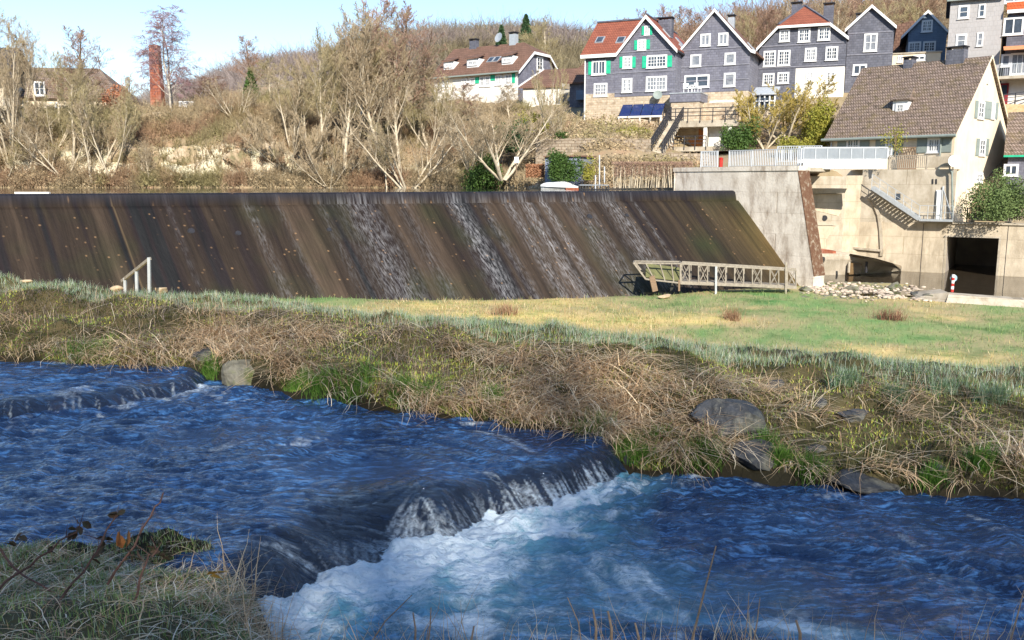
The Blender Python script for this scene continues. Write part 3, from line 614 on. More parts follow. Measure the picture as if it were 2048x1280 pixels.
# ---- metal stairs and platform on the river wall
st = thing('wall_stairs', 'galvanised steel stairs hung on the river wall down to a landing', 'stairs', tuple(wp(1840, 440)), world=True)
a = wp(1743, 375, .9); b = wp(1838, 438, .9); wv = wn_ * .8
mb = MB()
for o2 in (Vector((0, 0, 0)), wv): mb.bar(a + o2, b + o2, .07, .28)
each('stringer', mb, M['metal'], st)
mb = MB()
for i in range(1, 15): q = a + (b - a) * (i / 15); mb.bar(q, q + wv, .24, .05)
each('tread', mb, M['metal'], st)
mb = MB(); H_ = Vector((0, 0, .95))
mb.bar(a + H_, b + H_, .04); mb.bar(a + H_ * .55, b + H_ * .55, .03)
for i in range(7): q = a + (b - a) * i / 6; mb.bar(q, q + H_, .035)
obj('handrail', mb, M['metal'], st)
pa_ = b; pb_ = wp(1905, 444, .9); pb_.z = b.z
mb = MB().prism([pa_, pb_, pb_ + wv, pa_ + wv], (0, 0, -.15)); obj('platform', mb, M['metal'], st)
mb = MB()
mb.bar(pa_ + H_, pb_ + H_, .04); mb.bar(pa_ + H_ * .5, pb_ + H_ * .5, .03)
for i in range(5): q = pa_ + (pb_ - pa_) * i / 4; mb.bar(q, q + H_, .04)
q = pa_ + (pb_ - pa_) * .62; mb.bar(q + wv + Vector((0, 0, 2.1)), pb_ , .05); mb.bar(q + wv, q + wv + Vector((0, 0, 2.3)), .08); mb.bar(q + wv * .5, q + wv * .5 + Vector((0, 0, 2.3)), .06)
obj('frame', mb, M['metal'], st)
# fence and bench box on the landing
fa = W(s4 + .9, zt + .15, .05); fb = W(S(wp(2250, 440)), zt + .15, .05)
railing('landing_fence', 'thin bar fence along the coping above the culvert', [fa, fb], .95, M['metalwarm'], .14, cat='fence')
bxa = W(S(wp(1938, 440)), zt, 1.0); bxb = W(S(wp(2022, 440)), zt, 1.0)
bxl = (bxb - bxa)
bench = thing('steel_trough', 'long grey metal trough behind the landing fence', 'trough', tuple(bxa), world=True)
obj('tub', MB().prism([bxa + Vector((0, 0, .2)), bxb + Vector((0, 0, .2)), bxb + Vector((0, 0, .75)), bxa + Vector((0, 0, .75))], wn_ * .9), M['metal'], bench)
for t_ in (.03, .92): obj('leg', MB().bar(bxa + bxl * t_ + wn_ * .2, bxa + bxl * t_ + wn_ * .2 + Vector((0, 0, .2)), .3), M['metal'], bench)
# ================================================================ steel footbridge at the weir foot
def hb(px, py, Y): return P(px, py, Y)
fbr = thing('steel_footbridge', 'weathered steel lattice footbridge along the foot of the weir', 'footbridge', tuple(P(1360, 570, 50)), world=True)
Ya, Yb2 = 49.0, 50.6
for off in (0, 1.0):
    A1, B1 = P(1360, 527, Ya), P(1592, 541, Yb2); A0, B0 = P(1360, 566, Ya), P(1592, 575, Yb2)
    o2 = Vector((.3 * off, 1.0 * off, 0)); mb = MB()
    mb.bar(A1 + o2, B1 + o2, .09); mb.bar(A0 + o2, B0 + o2, .14)
    n = 13
    for i in range(n + 1):
        t_ = i / n; mb.bar((A0 * (1 - t_) + B0 * t_) + o2, (A1 * (1 - t_) + B1 * t_) + o2, .055)
        if i < n and i % 2 == 0: t2 = (i + 1) / n; mb.bar((A0 * (1 - t_) + B0 * t_) + o2, (A1 * (1 - t2) + B1 * t2) + o2, .03); mb.bar((A1 * (1 - t_) + B1 * t_) + o2, (A0 * (1 - t2) + B0 * t2) + o2, .03)
    obj('truss', mb, M['metalwarm'], fbr)
obj('deck', MB().prism([A0 - Vector((.3, 1, 0)) + Vector((0, 0, .05)) + o2, B0 + Vector((0, 0, .05)), B0 + Vector((0.3, 1, .05)), A0 + Vector((.3, 1, .05))], (0, 0, .06)), M['metalwarm'], fbr)
for px, t_, pyb in ((1432, .31, 583), (1572, .93, 578)):
    A0_, A1_ = P(px, 533 if px < 1500 else 524, Ya + (Yb2 - Ya) * t_ - .15), P(px, pyb, Ya + (Yb2 - Ya) * t_ - .15)
    obj('post', MB().bar(A1_ - Vector((0, 0, .6)), A0_, .11), M['metal' if px < 1500 else 'metalwarm'], fbr)
fun = thing('debris_funnel', 'slanted steel frame with a mesh floor left of the footbridge', 'frame', tuple(P(1300, 565, 48)), world=True)
mb = MB(); pts_ = [P(1267, 526, 47.6), P(1361, 527, 49.0), P(1361, 566, 49), P(1291, 558, 47.8)]
for a, b in zip(pts_, pts_[1:] + pts_[:1]): mb.bar(a, b, .09)
for t_ in (.25, .55, .8): a = pts_[0].lerp(pts_[1], t_); b = pts_[3].lerp(pts_[2], t_); mb.bar(a, b, .06)
a2 = [p + Vector((.2, 1.2, 0)) for p in pts_]
for a, b in zip(a2, a2[1:] + a2[:1]): mb.bar(a, b, .07)
for a, b in zip(pts_, a2): mb.bar(a, b, .06)
obj('frame', mb, M['metalwarm'], fun)
obj('mesh_floor', MB().prism([pts_[3] + Vector((0, 0, .1)), pts_[2] + Vector((0, 0, .1)), a2[2] + Vector((0, 0, .7)), a2[3] + Vector((0, 0, .7))], (0, 0, .05)), mat('mesh', (.17, .17, .07), (.11, .11, .05), bump=0), fun)
each('support', MB().bar(P(1303, 552, 48) , P(1310, 582, 48), .3).bar(P(1358, 560, 48.9), P(1358, 582, 48.9), .1), M['wood'], fun)
# handrail at the left on the bank
hr = thing('bank_handrail', 'pale steel handrail with three posts going down behind the left bank', 'handrail', tuple(P(298, 590, 36)), world=True)
mb = MB().bar(P(300, 517, 36), P(244, 562, 38), .1, .12); obj('rail', mb, M['metalwarm'], hr)
for px, a, b, Y in ((298, 515, 590, 36), (273, 536, 590, 37), (250, 556, 585, 37.8)): obj('post', MB().bar(P(px, b, Y) - Vector((0, 0, .5)), P(px, a, Y), .11), M['metal'], hr)
# red and white gauge post
gp = thing('gauge_post', 'red and white striped post with a round disc on the river edge', 'post', tuple(P(1904, 582, 50.5)), world=True)
pb0 = P(1904, 584, 49.2); pt0 = P(1904, 549, 49.2); hh = pt0.z - pb0.z
for i in range(6): obj('band', MB().tube([pb0 + Vector((0, 0, hh * i / 6)), pb0 + Vector((0, 0, hh * (i + 1) / 6))], .085, 10), M['white'] if i % 2 else mat('red band', (.6, .05, .04), bump=0), gp)
c_ = pt0 + Vector((.16, .12, -.22)); obj('disc', MB().tube([c_, c_ + Vector((0, -.03, 0))], .2, 18), mat('blue disc', (.25, .38, .48), (.32, .45, .52), bump=0), gp)
# low wall at the bottom right of the meadow
lw = solo('low_concrete_wall', MB().prism([P(1890, 612, 47.8), P(2300, 640, 45), P(2300, 618, 45.4), P(1897, 589, 48.2)], (0.4, 1.0, 0)), M['concrete'], 'low stained concrete wall at the meadow edge below the culvert', 'wall', tuple(P(1950, 600, 47)))
solo('concrete_ramp', MB().prism([P(1815, 601, 49.5), P(1899, 606, 47.9), P(1897, 585, 48.3), P(1860, 588, 49)], (0.3, 1.6, 0)), M['concrete'], 'sloping concrete end of the low wall beside the pebbles', 'ramp', tuple(P(1850, 600, 48)))
# downpipe, boiler and satellite dish by the house corner
dp = thing('downpipe', 'dark green downpipe at the corner of the cream house wall', 'pipe', tuple(wp(1906, 440, .2)), world=True)
obj('pipe', MB().tube([wp(1899, 338, .3), wp(1904, 345, .3), wp(1905, 440, .3)], .07, 8), M['greygreen'], dp)
dsh = thing('satellite_dish', 'large white satellite dish on the corner of the river wall', 'satellite dish', tuple(wp(1908, 335, .7)), world=True)
obj('bowl', MB().dish(wp(1908, 323, .6), (-.15, -1, .25), .42, .12), M['white'], dsh, smooth=True)
obj('mast', MB().tube([wp(1906, 345, .1), wp(1906, 323, .5)], .04, 6), M['metal'], dsh)
# ================================================================ houses
class Frame:
    def __init__(s, px, py, D, alpha):
        s.O = P(px, py, D); s.a = R(alpha); s.ex = Vector((math.cos(s.a), -math.sin(s.a), 0)); s.ey = Vector((math.sin(s.a), math.cos(s.a), 0))
    def fr(s, px, py, y=0.):
        r = ray(px, py); O = s.O + s.ey * y; t = O.dot(s.ey) / r.dot(s.ey); p = r * t - s.O; return p.dot(s.ex), p.z
    def sd(s, px, py, x):
        r = ray(px, py); O = s.O + s.ex * x; t = O.dot(s.ex) / r.dot(s.ex); p = r * t - s.O; return p.dot(s.ey), p.z
    def rect(s, c, y=0.):
        a = s.fr(c[0], c[1], y); b = s.fr(c[2], c[3], y); m = s.fr((c[0] + c[2]) / 2, c[1], y)[1]; n = s.fr((c[0] + c[2]) / 2, c[3], y)[1]
        return min(a[0], b[0]), max(a[0], b[0]), min(m, n), max(m, n)
    def T(s, y=0.): return lambda a, b, c: (a, y - b, c)              # front plane: a along, b outwards, c up
    def TS(s, x): return lambda a, b, c: (x + b, a, c)                # right-hand side plane
def window(par, T, x0, x1, z0, z1, nx=2, nz=3, casing=.16, cm=None, name='window', panes=2):
    cm = cm or M['white']; mb = MB(T); w = x1 - x0; h = z1 - z0; c = min(casing, w * .22)
    mb.box(x0, x1, 0, .07, z0, z0 + c).box(x0, x1, 0, .07, z1 - c, z1).box(x0, x0 + c, 0, .07, z0 + c, z1 - c).box(x1 - c, x1, 0, .07, z0 + c, z1 - c)
    mb.box(x0 - .05, x1 + .05, 0, .13, z0 - .05, z0 - .001)
    ix0, ix1, iz0, iz1 = x0 + c, x1 - c, z0 + c, z1 - c; iw = ix1 - ix0; ih = iz1 - iz0
    for i in range(1, nx): mb.box(ix0 + iw * i / nx - (.05 if nx % 2 == 0 and i == nx // 2 else .022), ix0 + iw * i / nx + (.05 if nx % 2 == 0 and i == nx // 2 else .022), .02, .055, iz0, iz1)
    for i in range(1, nz): mb.box(ix0, ix1, .021, .052, iz0 + ih * i / nz - .022, iz0 + ih * i / nz + .022)
    f = obj(name, mb, cm, par)
    obj('pane', MB(T).box(ix0, ix1, .004, .018, iz0, iz1), M['curtain' if (x0 * 7.3 + z0 * 3.1) % 1 < .45 else 'glass'], f)
    return f
def shutter(par, T, x0, x1, z0, z1, m):
    mb = MB(T); mb.box(x0, x1, .004, .05, z0, z1); n = 2
    for i in range(n): a = z0 + (z1 - z0) * (i + .08) / n; b = z0 + (z1 - z0) * (i + .92) / n; mb.box(x0 + .06, x1 - .06, .0505, .065, a, b)
    return obj('shutter', mb, m, par)
def vbars(mb, pts, y, w=.3, t=.06):                    # white verge boards following a roof outline (list of (x,z))
    for (xa, za), (xb, zb) in zip(pts[:-1], pts[1:]):
        mb._a([(xa, y, za), (xb, y, zb), (xb, y, zb - w), (xa, y, za - w), (xa, y + t, za), (xb, y + t, zb), (xb, y + t, zb - w), (xa, y + t, za - w)],
              [(0, 1, 2, 3), (7, 6, 5, 4), (0, 4, 5, 1), (1, 5, 6, 2), (2, 6, 7, 3), (3, 7, 4, 0)])
def chimney(par, x, y, z0, z1, w=.7, d=.6, m=None):
    o = obj('chimney', MB().box(x - w / 2, x + w / 2, y - d / 2, y + d / 2, z0, z1), m or M['slate_dark'], par)
    obj('chimney_cap', MB().box(x - w / 2 - .08, x + w / 2 + .08, y - d / 2 - .08, y + d / 2 + .08, z1 + .18, z1 + .26).box(x - w / 2, x - w / 2 + .1, y - d / 2, y + d / 2, z1 + .001, z1 + .18).box(x + w / 2 - .1, x + w / 2, y - d / 2, y + d / 2, z1 + .001, z1 + .18), M['black'], o)
    return o
def skylight(par, T):
    mb = MB(T); mb.box(-.4, .4, 0, .1, -.55, .55); o = obj('skylight', mb, M['metal'], par); obj('pane', MB(T).box(-.3, .3, .101, .11, -.45, .45), M['glass'], o)
def on_slope(p0, du, dn, s=1.0):                       # local frame on a roof slope: p0 centre, du along eave, dn up-slope
    p0 = Vector(p0); du = Vector(du).normalized(); dn = Vector(dn).normalized(); n = du.cross(dn)
    if n.z < 0: n = -n
    return lambda a, b, c: tuple(p0 + du * a * s + dn * c * s + n * b)
def house(name, label, fr, prof_px, base_py, depth, wm, rm, roof_over=.25, group=None, base_m=None, base_split=None, foot=None, cat='house', verge=True, deep=None, z_off=0):
    t = thing(name, label, cat, tuple(fr.O), -fr.a, group)
    pr = [fr.fr(*p) for p in prof_px]; zb0 = fr.fr(prof_px[0][0], base_py)[1] - 1.5
    x0 = foot[0] if foot else pr[0][0] + .25; x1 = foot[1] if foot else pr[-1][0] - .25
    # wall outline: cut the roof outline at the wall lines
    def zat(x):
        for (xa, za), (xb, zb) in zip(pr[:-1], pr[1:]):
            if xa <= x <= xb: return za + (zb - za) * (x - xa) / (xb - xa)
        return pr[0][1]
    wl = [(x0, zat(x0) - .03)] + [(x, z - .03) for x, z in pr[1:-1] if x0 < x < x1] + [(x1, zat(x1) - .03)]
    zs = fr.fr(prof_px[0][0], base_split)[1] if base_split else zb0
    obj('wall', MB().prism([(x0, 0, zs)] + [(x, 0, z) for x, z in wl] + [(x1, 0, zs)], (0, depth, 0)), wm, t)
    if base_split: obj('plinth', MB().box(x0 + .02, x1 - .02, .02, depth, zb0, zs - .001), base_m, t)
    fr.pr = pr; fr.x0 = x0; fr.x1 = x1; fr.t = t; fr.depth = depth
    return t
def two_slopes(fr, rm, y0=-.3, y1=None, t=.16, verge=.28, m_verge=None):
    """gable roof over the outline fr.pr (left foot, apex, right foot; extra kinks allowed)"""
    y1 = y1 or fr.depth + .3; pr = fr.pr; ia = max(range(len(pr)), key=lambda i: pr[i][1]); mb = MB()
    for (xa, za), (xb, zb) in zip(pr[:-1], pr[1:]): mb.slab([(xa, y0, za + t), (xb, y0, zb + t), (xb, y1, zb + t), (xa, y1, za + t)], t)
    o = obj('roof', mb, rm, fr.t)
    vb = MB(); vbars(vb, [(x, z + t + .01) for x, z in pr], y0 - .07, verge); obj('verge_board', vb, m_verge or M['white'], fr.t)
    return o
def floorbands(fr, pys, x0, x1, y=0):
    mb = MB(fr.T(y))
    for (px, py) in pys: z = fr.fr(px, py)[1]; mb.box(x0 + .02, x1 - .02, .002, .05, z - .05, z + .05)
    M.setdefault('band', mat('pale slate drip course', (.25, .25, .29), bump=0)); each('drip_course', mb, M['band'], fr.t)
def k3(c): return (1140 + .2343 * c[0], .2343 * c[1], 1140 + .2343 * c[2], .2343 * c[3]) if len(c) == 4 else (1140 + .2343 * c[0], .2343 * c[1])
def k4(c): return (1500 + .2676 * c[0], .2676 * c[1], 1500 + .2676 * c[2], .2676 * c[3]) if len(c) == 4 else (1500 + .2676 * c[0], .2676 * c[1])
def k7(c): return (840 + .166 * c[0], 60 + .166 * c[1], 840 + .166 * c[2], 60 + .166 * c[3]) if len(c) == 4 else (840 + .166 * c[0], 60 + .166 * c[1])
# ---- house 1: slate house with green shutters
f1 = Frame(1168, 244, 86, 24)
t1 = thing('slate_house', 'grey slate house with bright green shutters and an orange-red tiled wing', 'house', tuple(f1.O), -f1.a); f1.t = t1
xL = 0.; xG = f1.fr(1237, 102)[0]; xR = f1.fr(1352, 109)[0]; xA, zA = f1.fr(1293.5, 35); zE = f1.fr(1168, 112)[1]; zG = f1.fr(1237, 103)[1]; zRf = f1.fr(1354, 110)[1]
zE = zG = zRf = (zE + zG + zRf) / 3; dep = 9.0; f1.depth = dep
zst = f1.fr(1260, 193)[1]
f1.pr = [(xG, zG), (xA, zA), (xR + .15, zRf)]
obj('wall', MB().prism([(xL, 0, zst), (xL, 0, zE - .05), (xG, 0, zE - .05), (xA, 0, zA - .1), (xR, 0, zRf - .05), (xR, 0, zst)], (0, dep, 0)), M['slate'], t1)
obj('plinth', MB().box(xL + .03, xR - .03, .03, dep, -2, zst - .002), M['stone'], t1)
zl2 = f1.fr(1180, 187)[1]; obj('stone_panel', MB().box(xL - .02, f1.fr(1229, 190)[0], -.04, -.005, -1.8, zl2), M['stone'], t1)
zR = f1.fr(1220, 46)[1] + .9; ry = dep * .5
wing = MB().slab([(xL - .3, -.4, zE + .12), (xG - .05, -.4, zE + .12), (xA, ry, zR), (xL - .3, ry, zR)], .15).slab([(xL - .3, dep + .3, zE + .12), (xA, dep + .3, zE + .12), (xA, ry + .002, zR), (xL - .3, ry + .002, zR)], .15)
obj('roof', wing, M['roofred'], t1)
obj('ridge_cap', MB().bar((xL - .3, ry, zR + .05), (xA, ry, zR + .05), .3, .14), M['slate_dark'], t1)
mb = MB(); vbars(mb, [(xG - .1, zG + .12), (xA, zA + .2), (xR + .2, zRf + .12)], -.42, .34)
mb.box(xL - .3, xG - .1, -.46, -.40, zE - .22, zE + .1); obj('verge_board', mb, M['white'], t1)
mb = MB().slab([(xG - .1, -.35, zG + .14), (xA, -.35, zA + .22), (xA, ry + 2, zA + .22), (xG - .1, ry + 2, zG + .14)], .15)
mb.slab([(xA, -.35, zA + .22), (xR + .25, -.35, zRf + .14), (xR + .25, dep + 2.5, zRf + .14), (xA, dep + 2.5, zA + .22)], .15); obj('gable_roof', mb, M['roofred'], t1)
obj('side_eave', MB().box(xR + .2, xR + .32, -.35, dep + 2.5, zRf - .12, zRf + .02), M['black'], t1)
obj('ridge_cap', MB().bar((xA, -.35, zA + .26), (xA, dep + 2.5, zA + .26), .2, .12), M['slate_dark'], t1)
un = Vector((0, ry + .4, zR - zE - .12)).normalized()
for c in ((1201, 81), (1244, 82)):
    x_, z_ = f1.fr(c[0], c[1], 1.8); tz_ = (z_ - zE - .12) / (zR - zE - .12); skylight(t1, on_slope((x_, -.4 + (ry + .4) * tz_, zE + .12 + (zR - zE - .12) * tz_), (1, 0, 0), un))
ur = Vector((xA - xR, 0, zA - zRf))
for yy_, tt in ((2.2, .55), (4.2, .2), (6.5, .5)): skylight(t1, on_slope((xR + .25 + (xA - xR - .25) * tt, yy_, zRf + .14 + (zA - zRf + .08) * tt), (0, 1, 0), ur))
chimney(t1, xA + .9, 3.6, zA - 1.6, zA + .25, 1.3, .8)
T1 = f1.T()
def wset(fr, T, lst, cv, sh_m=None, y=0.):
    for c, nx, nz, shs in lst:
        x0, x1, z0, z1 = fr.rect(cv(c), y); window(fr.t, T, x0, x1, z0, z1, nx, nz)
        for s_ in shs:
            a0, a1, b0, b1 = fr.rect(cv(s_), y)
            if a0 < x0: a1 = x0 - .01
            else: a0 = x1 + .01
            shutter(fr.t, T, a0, a1, b0, b1, sh_m)
wset(f1, T1, [((187, 515, 308, 640), 4, 1, [(158, 525, 187, 640), (308, 520, 345, 630)]), ((205, 710, 318, 825), 4, 3, []), ((452, 480, 530, 585), 4, 3, [(425, 485, 452, 580), (530, 485, 560, 578)]),
              ((656, 470, 828, 580), 6, 3, [(618, 480, 656, 582), (828, 475, 870, 572)]), ((445, 668, 530, 790), 4, 3, []), ((650, 650, 825, 778), 6, 3, []),
              ((578, 338, 650, 430), 4, 3, [(550, 345, 578, 425), (650, 340, 682, 420)]), ((637, 220, 680, 300), 2, 1, [(614, 225, 637, 300), (680, 222, 702, 298)])], k3, M['green'])
floorbands(f1, [(1260, 104), (1260, 145), (1260, 184)], xL, xR)
obj('drip_course', MB(T1).box(xG + 2, xR - 2, .003, .05, f1.fr(1293, 73)[1] - .04, f1.fr(1293, 73)[1] + .04), M['band'], t1)
obj('downpipe', MB().tube([(xL + .08, -.12, zE), (xL + .08, -.12, -1)], .06, 6), M['white'], t1)
# solar panels and dish
sx0 = f1.fr(1246, 230)[0]; sx1 = f1.fr(1331, 230)[0]; sz0 = f1.fr(1290, 232, -1.3)[1]; sz1 = f1.fr(1290, 208, -.15)[1]
sp = thing('solar_panels', 'row of four dark blue solar panels below the green-shuttered house', 'solar panels', tuple(f1.O), -f1.a)
for i in range(4):
    a = sx0 + (sx1 - sx0) * i / 4 + .03; b = sx0 + (sx1 - sx0) * (i + 1) / 4 - .03
    p = obj('panel', MB().slab([(a, -1.4, sz0), (b, -1.4, sz0), (b, -.15, sz1), (a, -.15, sz1)], .06), M['solar'], sp)
obj('frame', MB().box(sx0 - .05, sx1 + .05, -1.48, -1.41, sz0 - .14, sz0 + .02).box(sx0 - .05, sx0, -1.4, -.1, sz0 - .16, sz0 - .08), M['whitewall'], sp)
for i in range(5): a = sx0 + (sx1 - sx0 - .1) * i / 4; obj('support', MB().box(a, a + .1, -1.46, -1.36, sz0 - .5, sz0 - .15), M['whitewall'], sp)
x_, z_ = f1.fr(1318, 191); ds = thing('satellite_dish', 'grey satellite dish above the solar panels', 'satellite dish', tuple(f1.O + f1.ex * x_), -f1.a)
obj('bowl', MB().dish((0, -.5, z_), (.3, -1, .3), .42, .1), M['greygreen'], ds, smooth=True); obj('arm', MB().bar((0, -.5, z_), (0, 0.0, z_ - .3), .06), M['metal'], ds)
# ---- house 2
f2 = Frame(1353, 234, 84.5, 24)
t2 = house('slate_house', 'grey slate gable house with white framed windows and a terrace box in front', f2, [(1355, 111), (1430.5, 22), (1503, 103), (1512, 106)], 234, 9.5, M['slate'], M['roofbrown'], foot=(f2.fr(1356, 111)[0], f2.fr(1500, 111)[0]), base_m=M['stone'], base_split=187)
two_slopes(f2, M['roofbrown'])
wset(f2, f2.T(), [((1115, 288, 1198, 395), 2, 1, []), ((1268, 280, 1350, 387), 2, 1, []), ((1030, 465, 1118, 570), 1, 1, []), ((1322, 450, 1412, 552), 1, 1, []), ((978, 640, 1188, 750), 2, 1, []), ((1315, 622, 1410, 740), 1, 1, [])], k3)
floorbands(f2, [(1430, 97), (1430, 131), (1430, 160)], f2.x0, f2.x1)
chimney(t2, f2.fr(1458, 30)[0] - .5, 4, f2.fr(1430, 45)[1], f2.fr(1430, 22)[1], .6, .6, M['metal'])
pr = f2.pr; ur = Vector((pr[1][0] - pr[2][0], 0, pr[1][1] - pr[2][1]))
for yy_, tt in ((4.5, .22), (6.2, .15)): skylight(t2, on_slope((pr[2][0] + (pr[1][0] - pr[2][0]) * tt, yy_, pr[2][1] + .17 + (pr[1][1] - pr[2][1]) * tt), (0, 1, 0), ur))
# terrace box, chairs, awning
fb_ = Frame(1342, 234, 81.5, 24)
bx0, bz0 = fb_.fr(1342, 205); bx1 = fb_.fr(1399, 205)[0]; bzt = fb_.fr(1370, 187)[1]
tb = thing('terrace_extension', 'stone extension with a grey slate parapet carrying white chairs', 'extension', tuple(fb_.O), -fb_.a)
obj('wall', MB().box(bx0, bx1, 0, 3, -2, bz0), M['stone'], tb); obj('parapet', MB().box(bx0 - .1, bx1 + .1, -.1, 3, bz0 + .002, bzt), M['slate'], tb)
obj('parapet_rim', MB().box(bx0 - .14, bx1 + .14, -.14, 3, bzt + .002, bzt + .09), M['metal'], tb)
obj('wall', MB().box(bx1 + .002, fb_.fr(1466, 200)[0], 1.6, 3, -2, bz0), M['stone'], tb)
def chair_white(loc, rz, label):
    c = thing('garden_chair', label, 'chair', loc, rz, 'white garden chairs on the terrace')
    obj('seat', MB().box(-.24, .24, -.24, .24, .42, .46), M['white'], c); obj('backrest', MB().box(-.24, .24, .22, .26, .47, .95), M['white'], c)
    for sx in (-1, 1):
        for sy in (-1, 1): obj('leg', MB().box(sx * .2 - .02, sx * .2 + .02, sy * .2 - .02, sy * .2 + .02, 0, .419), M['white'], c)
for px, rz, lb in ((1367, .3, 'white garden chair on the slate parapet terrace, left of the table'), (1391, 2.6, 'white garden chair on the slate parapet terrace, right of the table')):
    x_, _ = fb_.fr(px, 187); p = fb_.O + fb_.ex * x_ + fb_.ey * .9; p.z += bzt + .05; chair_white(tuple(p), rz - fb_.a, lb)
x_, _ = fb_.fr(1379, 187); p = fb_.O + fb_.ex * x_ + fb_.ey * .9; p.z += bzt + .05
gt = thing('garden_table', 'white round garden table between two chairs on the parapet terrace', 'table', tuple(p), 0)
obj('table_top', MB().tube([(0, 0, .68), (0, 0, .73)], .45, 14), M['white'], gt); obj('leg', MB().tube([(0, 0, 0), (0, 0, .679)], .05, 8), M['white'], gt)
# awning of house 2
a0, z_ = f2.fr(1420, 203); a1, _ = f2.fr(1487, 200)
aw = thing('awning', 'pale folded awning on the stone base of the slate gable house', 'awning', tuple(f2.O), -f2.a)
obj('fabric', MB().slab([(a0, -1.3, z_ - .5), (a1, -1.3, z_ - .4), (a1, 0, z_ + .1), (a0, 0, z_ + .05)], .06), M['whitewall'], aw)
# ---- two-bay garage with terrace railing
fg = Frame(1333, 296, 79, 22)
tg = thing('garage_terrace', 'concrete terrace on pillars with two open bays and stone back wall', 'garage', tuple(fg.O), -fg.a)
x0, zt0 = fg.fr(1333, 255); x1, _ = fg.fr(1476, 255); zt1 = fg.fr(1400, 241)[1]; zg = fg.fr(1400, 287)[1] - .3
obj('slab', MB().box(x0, x1, 0, 5, zt0, zt1), M['concrete'], tg)
for px0, px1 in ((1340, 1346), (1406, 1413), (1455, 1462)):
    a, b = fg.fr(px0, 280)[0], fg.fr(px1, 280)[0]; obj('pillar', MB().box(a, b, .1, .5, zg, zt0 - .002), M['whitewall'], tg)
obj('back_wall', MB().box(x0, x1, 2.6, 2.9, zg, zt0 - .002), M['stone'], tg); obj('side_wall', MB().box(x0, x0 + .25, .5, 2.59, zg, zt0 - .002), M['whitewall'], tg)
obj('side_wall', MB().box(fg.fr(1412, 280)[0], x1, 1.2, 2.59, zg, zt0 - .002), M['whitewall'], tg)
obj('floor', MB().box(x0 - 1, x1, -1, 5, zg - .4, zg), M['concrete'], tg)
obj('wall_painting', MB().tube([((x0 + x1) * .36, 2.595, zg + .9), ((x0 + x1) * .36, 2.56, zg + .9)], .8, 14), mat('orange cover', (.62, .25, .08), (.5, .2, .08), bump=.3), tg)
def lw_(fr, x, y, z): return fr.O + fr.ex * x + fr.ey * y + Vector((0, 0, z))
def ironrail(label, pts, h=1.0, posts=7, name='iron_railing'):
    t = thing(name, label, 'railing', tuple(pts[0]), world=True); a = MB(); b = MB()
    for p, q in zip(pts[:-1], pts[1:]):
        for hh_ in (1, .66, .33): a.bar(p + Vector((0, 0, h * hh_)), q + Vector((0, 0, h * hh_)), .06)
        for i in range(posts): r_ = p.lerp(q, i / (posts - 1)); b.bar(r_ - Vector((0, 0, .25)), r_ + Vector((0, 0, h)), .07)
    each('rail', a, M['black'], t); each('post', b, M['black'], t); return t
ironrail('black iron railing along the upper terrace above the two bays', [lw_(fg, x0 - .3, -.08, zt1 + .1), lw_(fg, x1, -.08, zt1 + .1)], .95)
ironrail('black iron railing on the lower edge in front of the two bays', [lw_(fg, x0 - 1, -1.05, zg), lw_(fg, x1 - 2.5, -1.05, zg)], .9, 6)
# outdoor staircase with black railings
sa = P(1342, 238, 79.5); sb = P(1300, 306, 74.5)
stt = thing('garden_stairs', 'steep garden stairs with black railings beside the two open bays', 'stairs', tuple(sb), world=True)
mb = MB(); sw = Vector((1.1, .1, 0))
for i in range(22): t_ = i / 21; q = sb.lerp(sa, t_); mb.prism([q, q + sw, q + sw + Vector((0, .45, 0)), q + Vector((0, .45, 0))], (0, 0, -.3))
each('step', mb, M['concrete'], stt)
for o2, nm in ((Vector((0, 0, 0)), 'a'), (sw, 'b')):
    mb = MB()
    for hh_ in (1.0, .7, .4): mb.bar(sb + o2 + Vector((0, 0, hh_)), sa + o2 + Vector((0, 0, hh_)), .09, .12)
    for i in range(12): q = sb.lerp(sa, i / 11) + o2; mb.bar(q - Vector((0, 0, .2)), q + Vector((0, 0, 1.05)), .08)
    obj('railing', mb, M['black'], stt)
# ---- house 3: broad slate house with hipped red roof
f3 = Frame(1516, 215, 86.5, 22)
lx, lz = f3.fr(1516, 101); sxl, szl = f3.fr(1557.5, 54.5); sxr, szr = f3.fr(1659, 50.5); rx, rz_ = f3.fr(1695, 79)
t3 = thing('hipped_house', 'wide slate house with a red hipped roof and white ground floor', 'house', tuple(f3.O), -f3.a); f3.t = t3; f3.depth = 10
szl = szr = (szl + szr) / 2
z3s = f3.fr(1640, 135)[1]; zbb = -3.
xw0 = lx + .1; xw1 = f3.fr(1692, 100)[0]
obj('wall', MB().prism([(xw0, 0, z3s), (xw0, 0, lz), (sxl + .1, 0, szl - .05), (sxr - .1, 0, szr - .05), (xw1, 0, rz_ + .1), (xw1, 0, z3s)], (0, 10, 0)), M['slate_dark'], t3)
xs_ = f3.fr(1590, 170)[0]
obj('plinth', MB().box(xw0 + .02, xs_, .02, 10, zbb, z3s - .002), M['slate_dark'], t3); obj('plinth', MB().box(xs_ + .002, xw1 - .02, -.02, 10, zbb, z3s - .002), M['whitewall'], t3)
kl = (szl - lz) / (sxl - lx); kr = (szr - rz_) / (rx - sxr); ax_, az_ = f3.fr(1622, 8, 2.6)
aX = (szr - szl + kl * sxl + kr * sxr) / (kl + kr); aZ = szl + kl * (aX - sxl); aX2 = aX; hipd = 3.0
aZ = min(aZ, az_ + 1.2)
e = .2
mb = MB()
mb.slab([(lx - .1, -.3, lz + e), (sxl, -.3, szl + e), (aX, hipd, aZ + e), (aX, 10.3, aZ + e), (lx - .1, 10.3, lz + e)], .16)
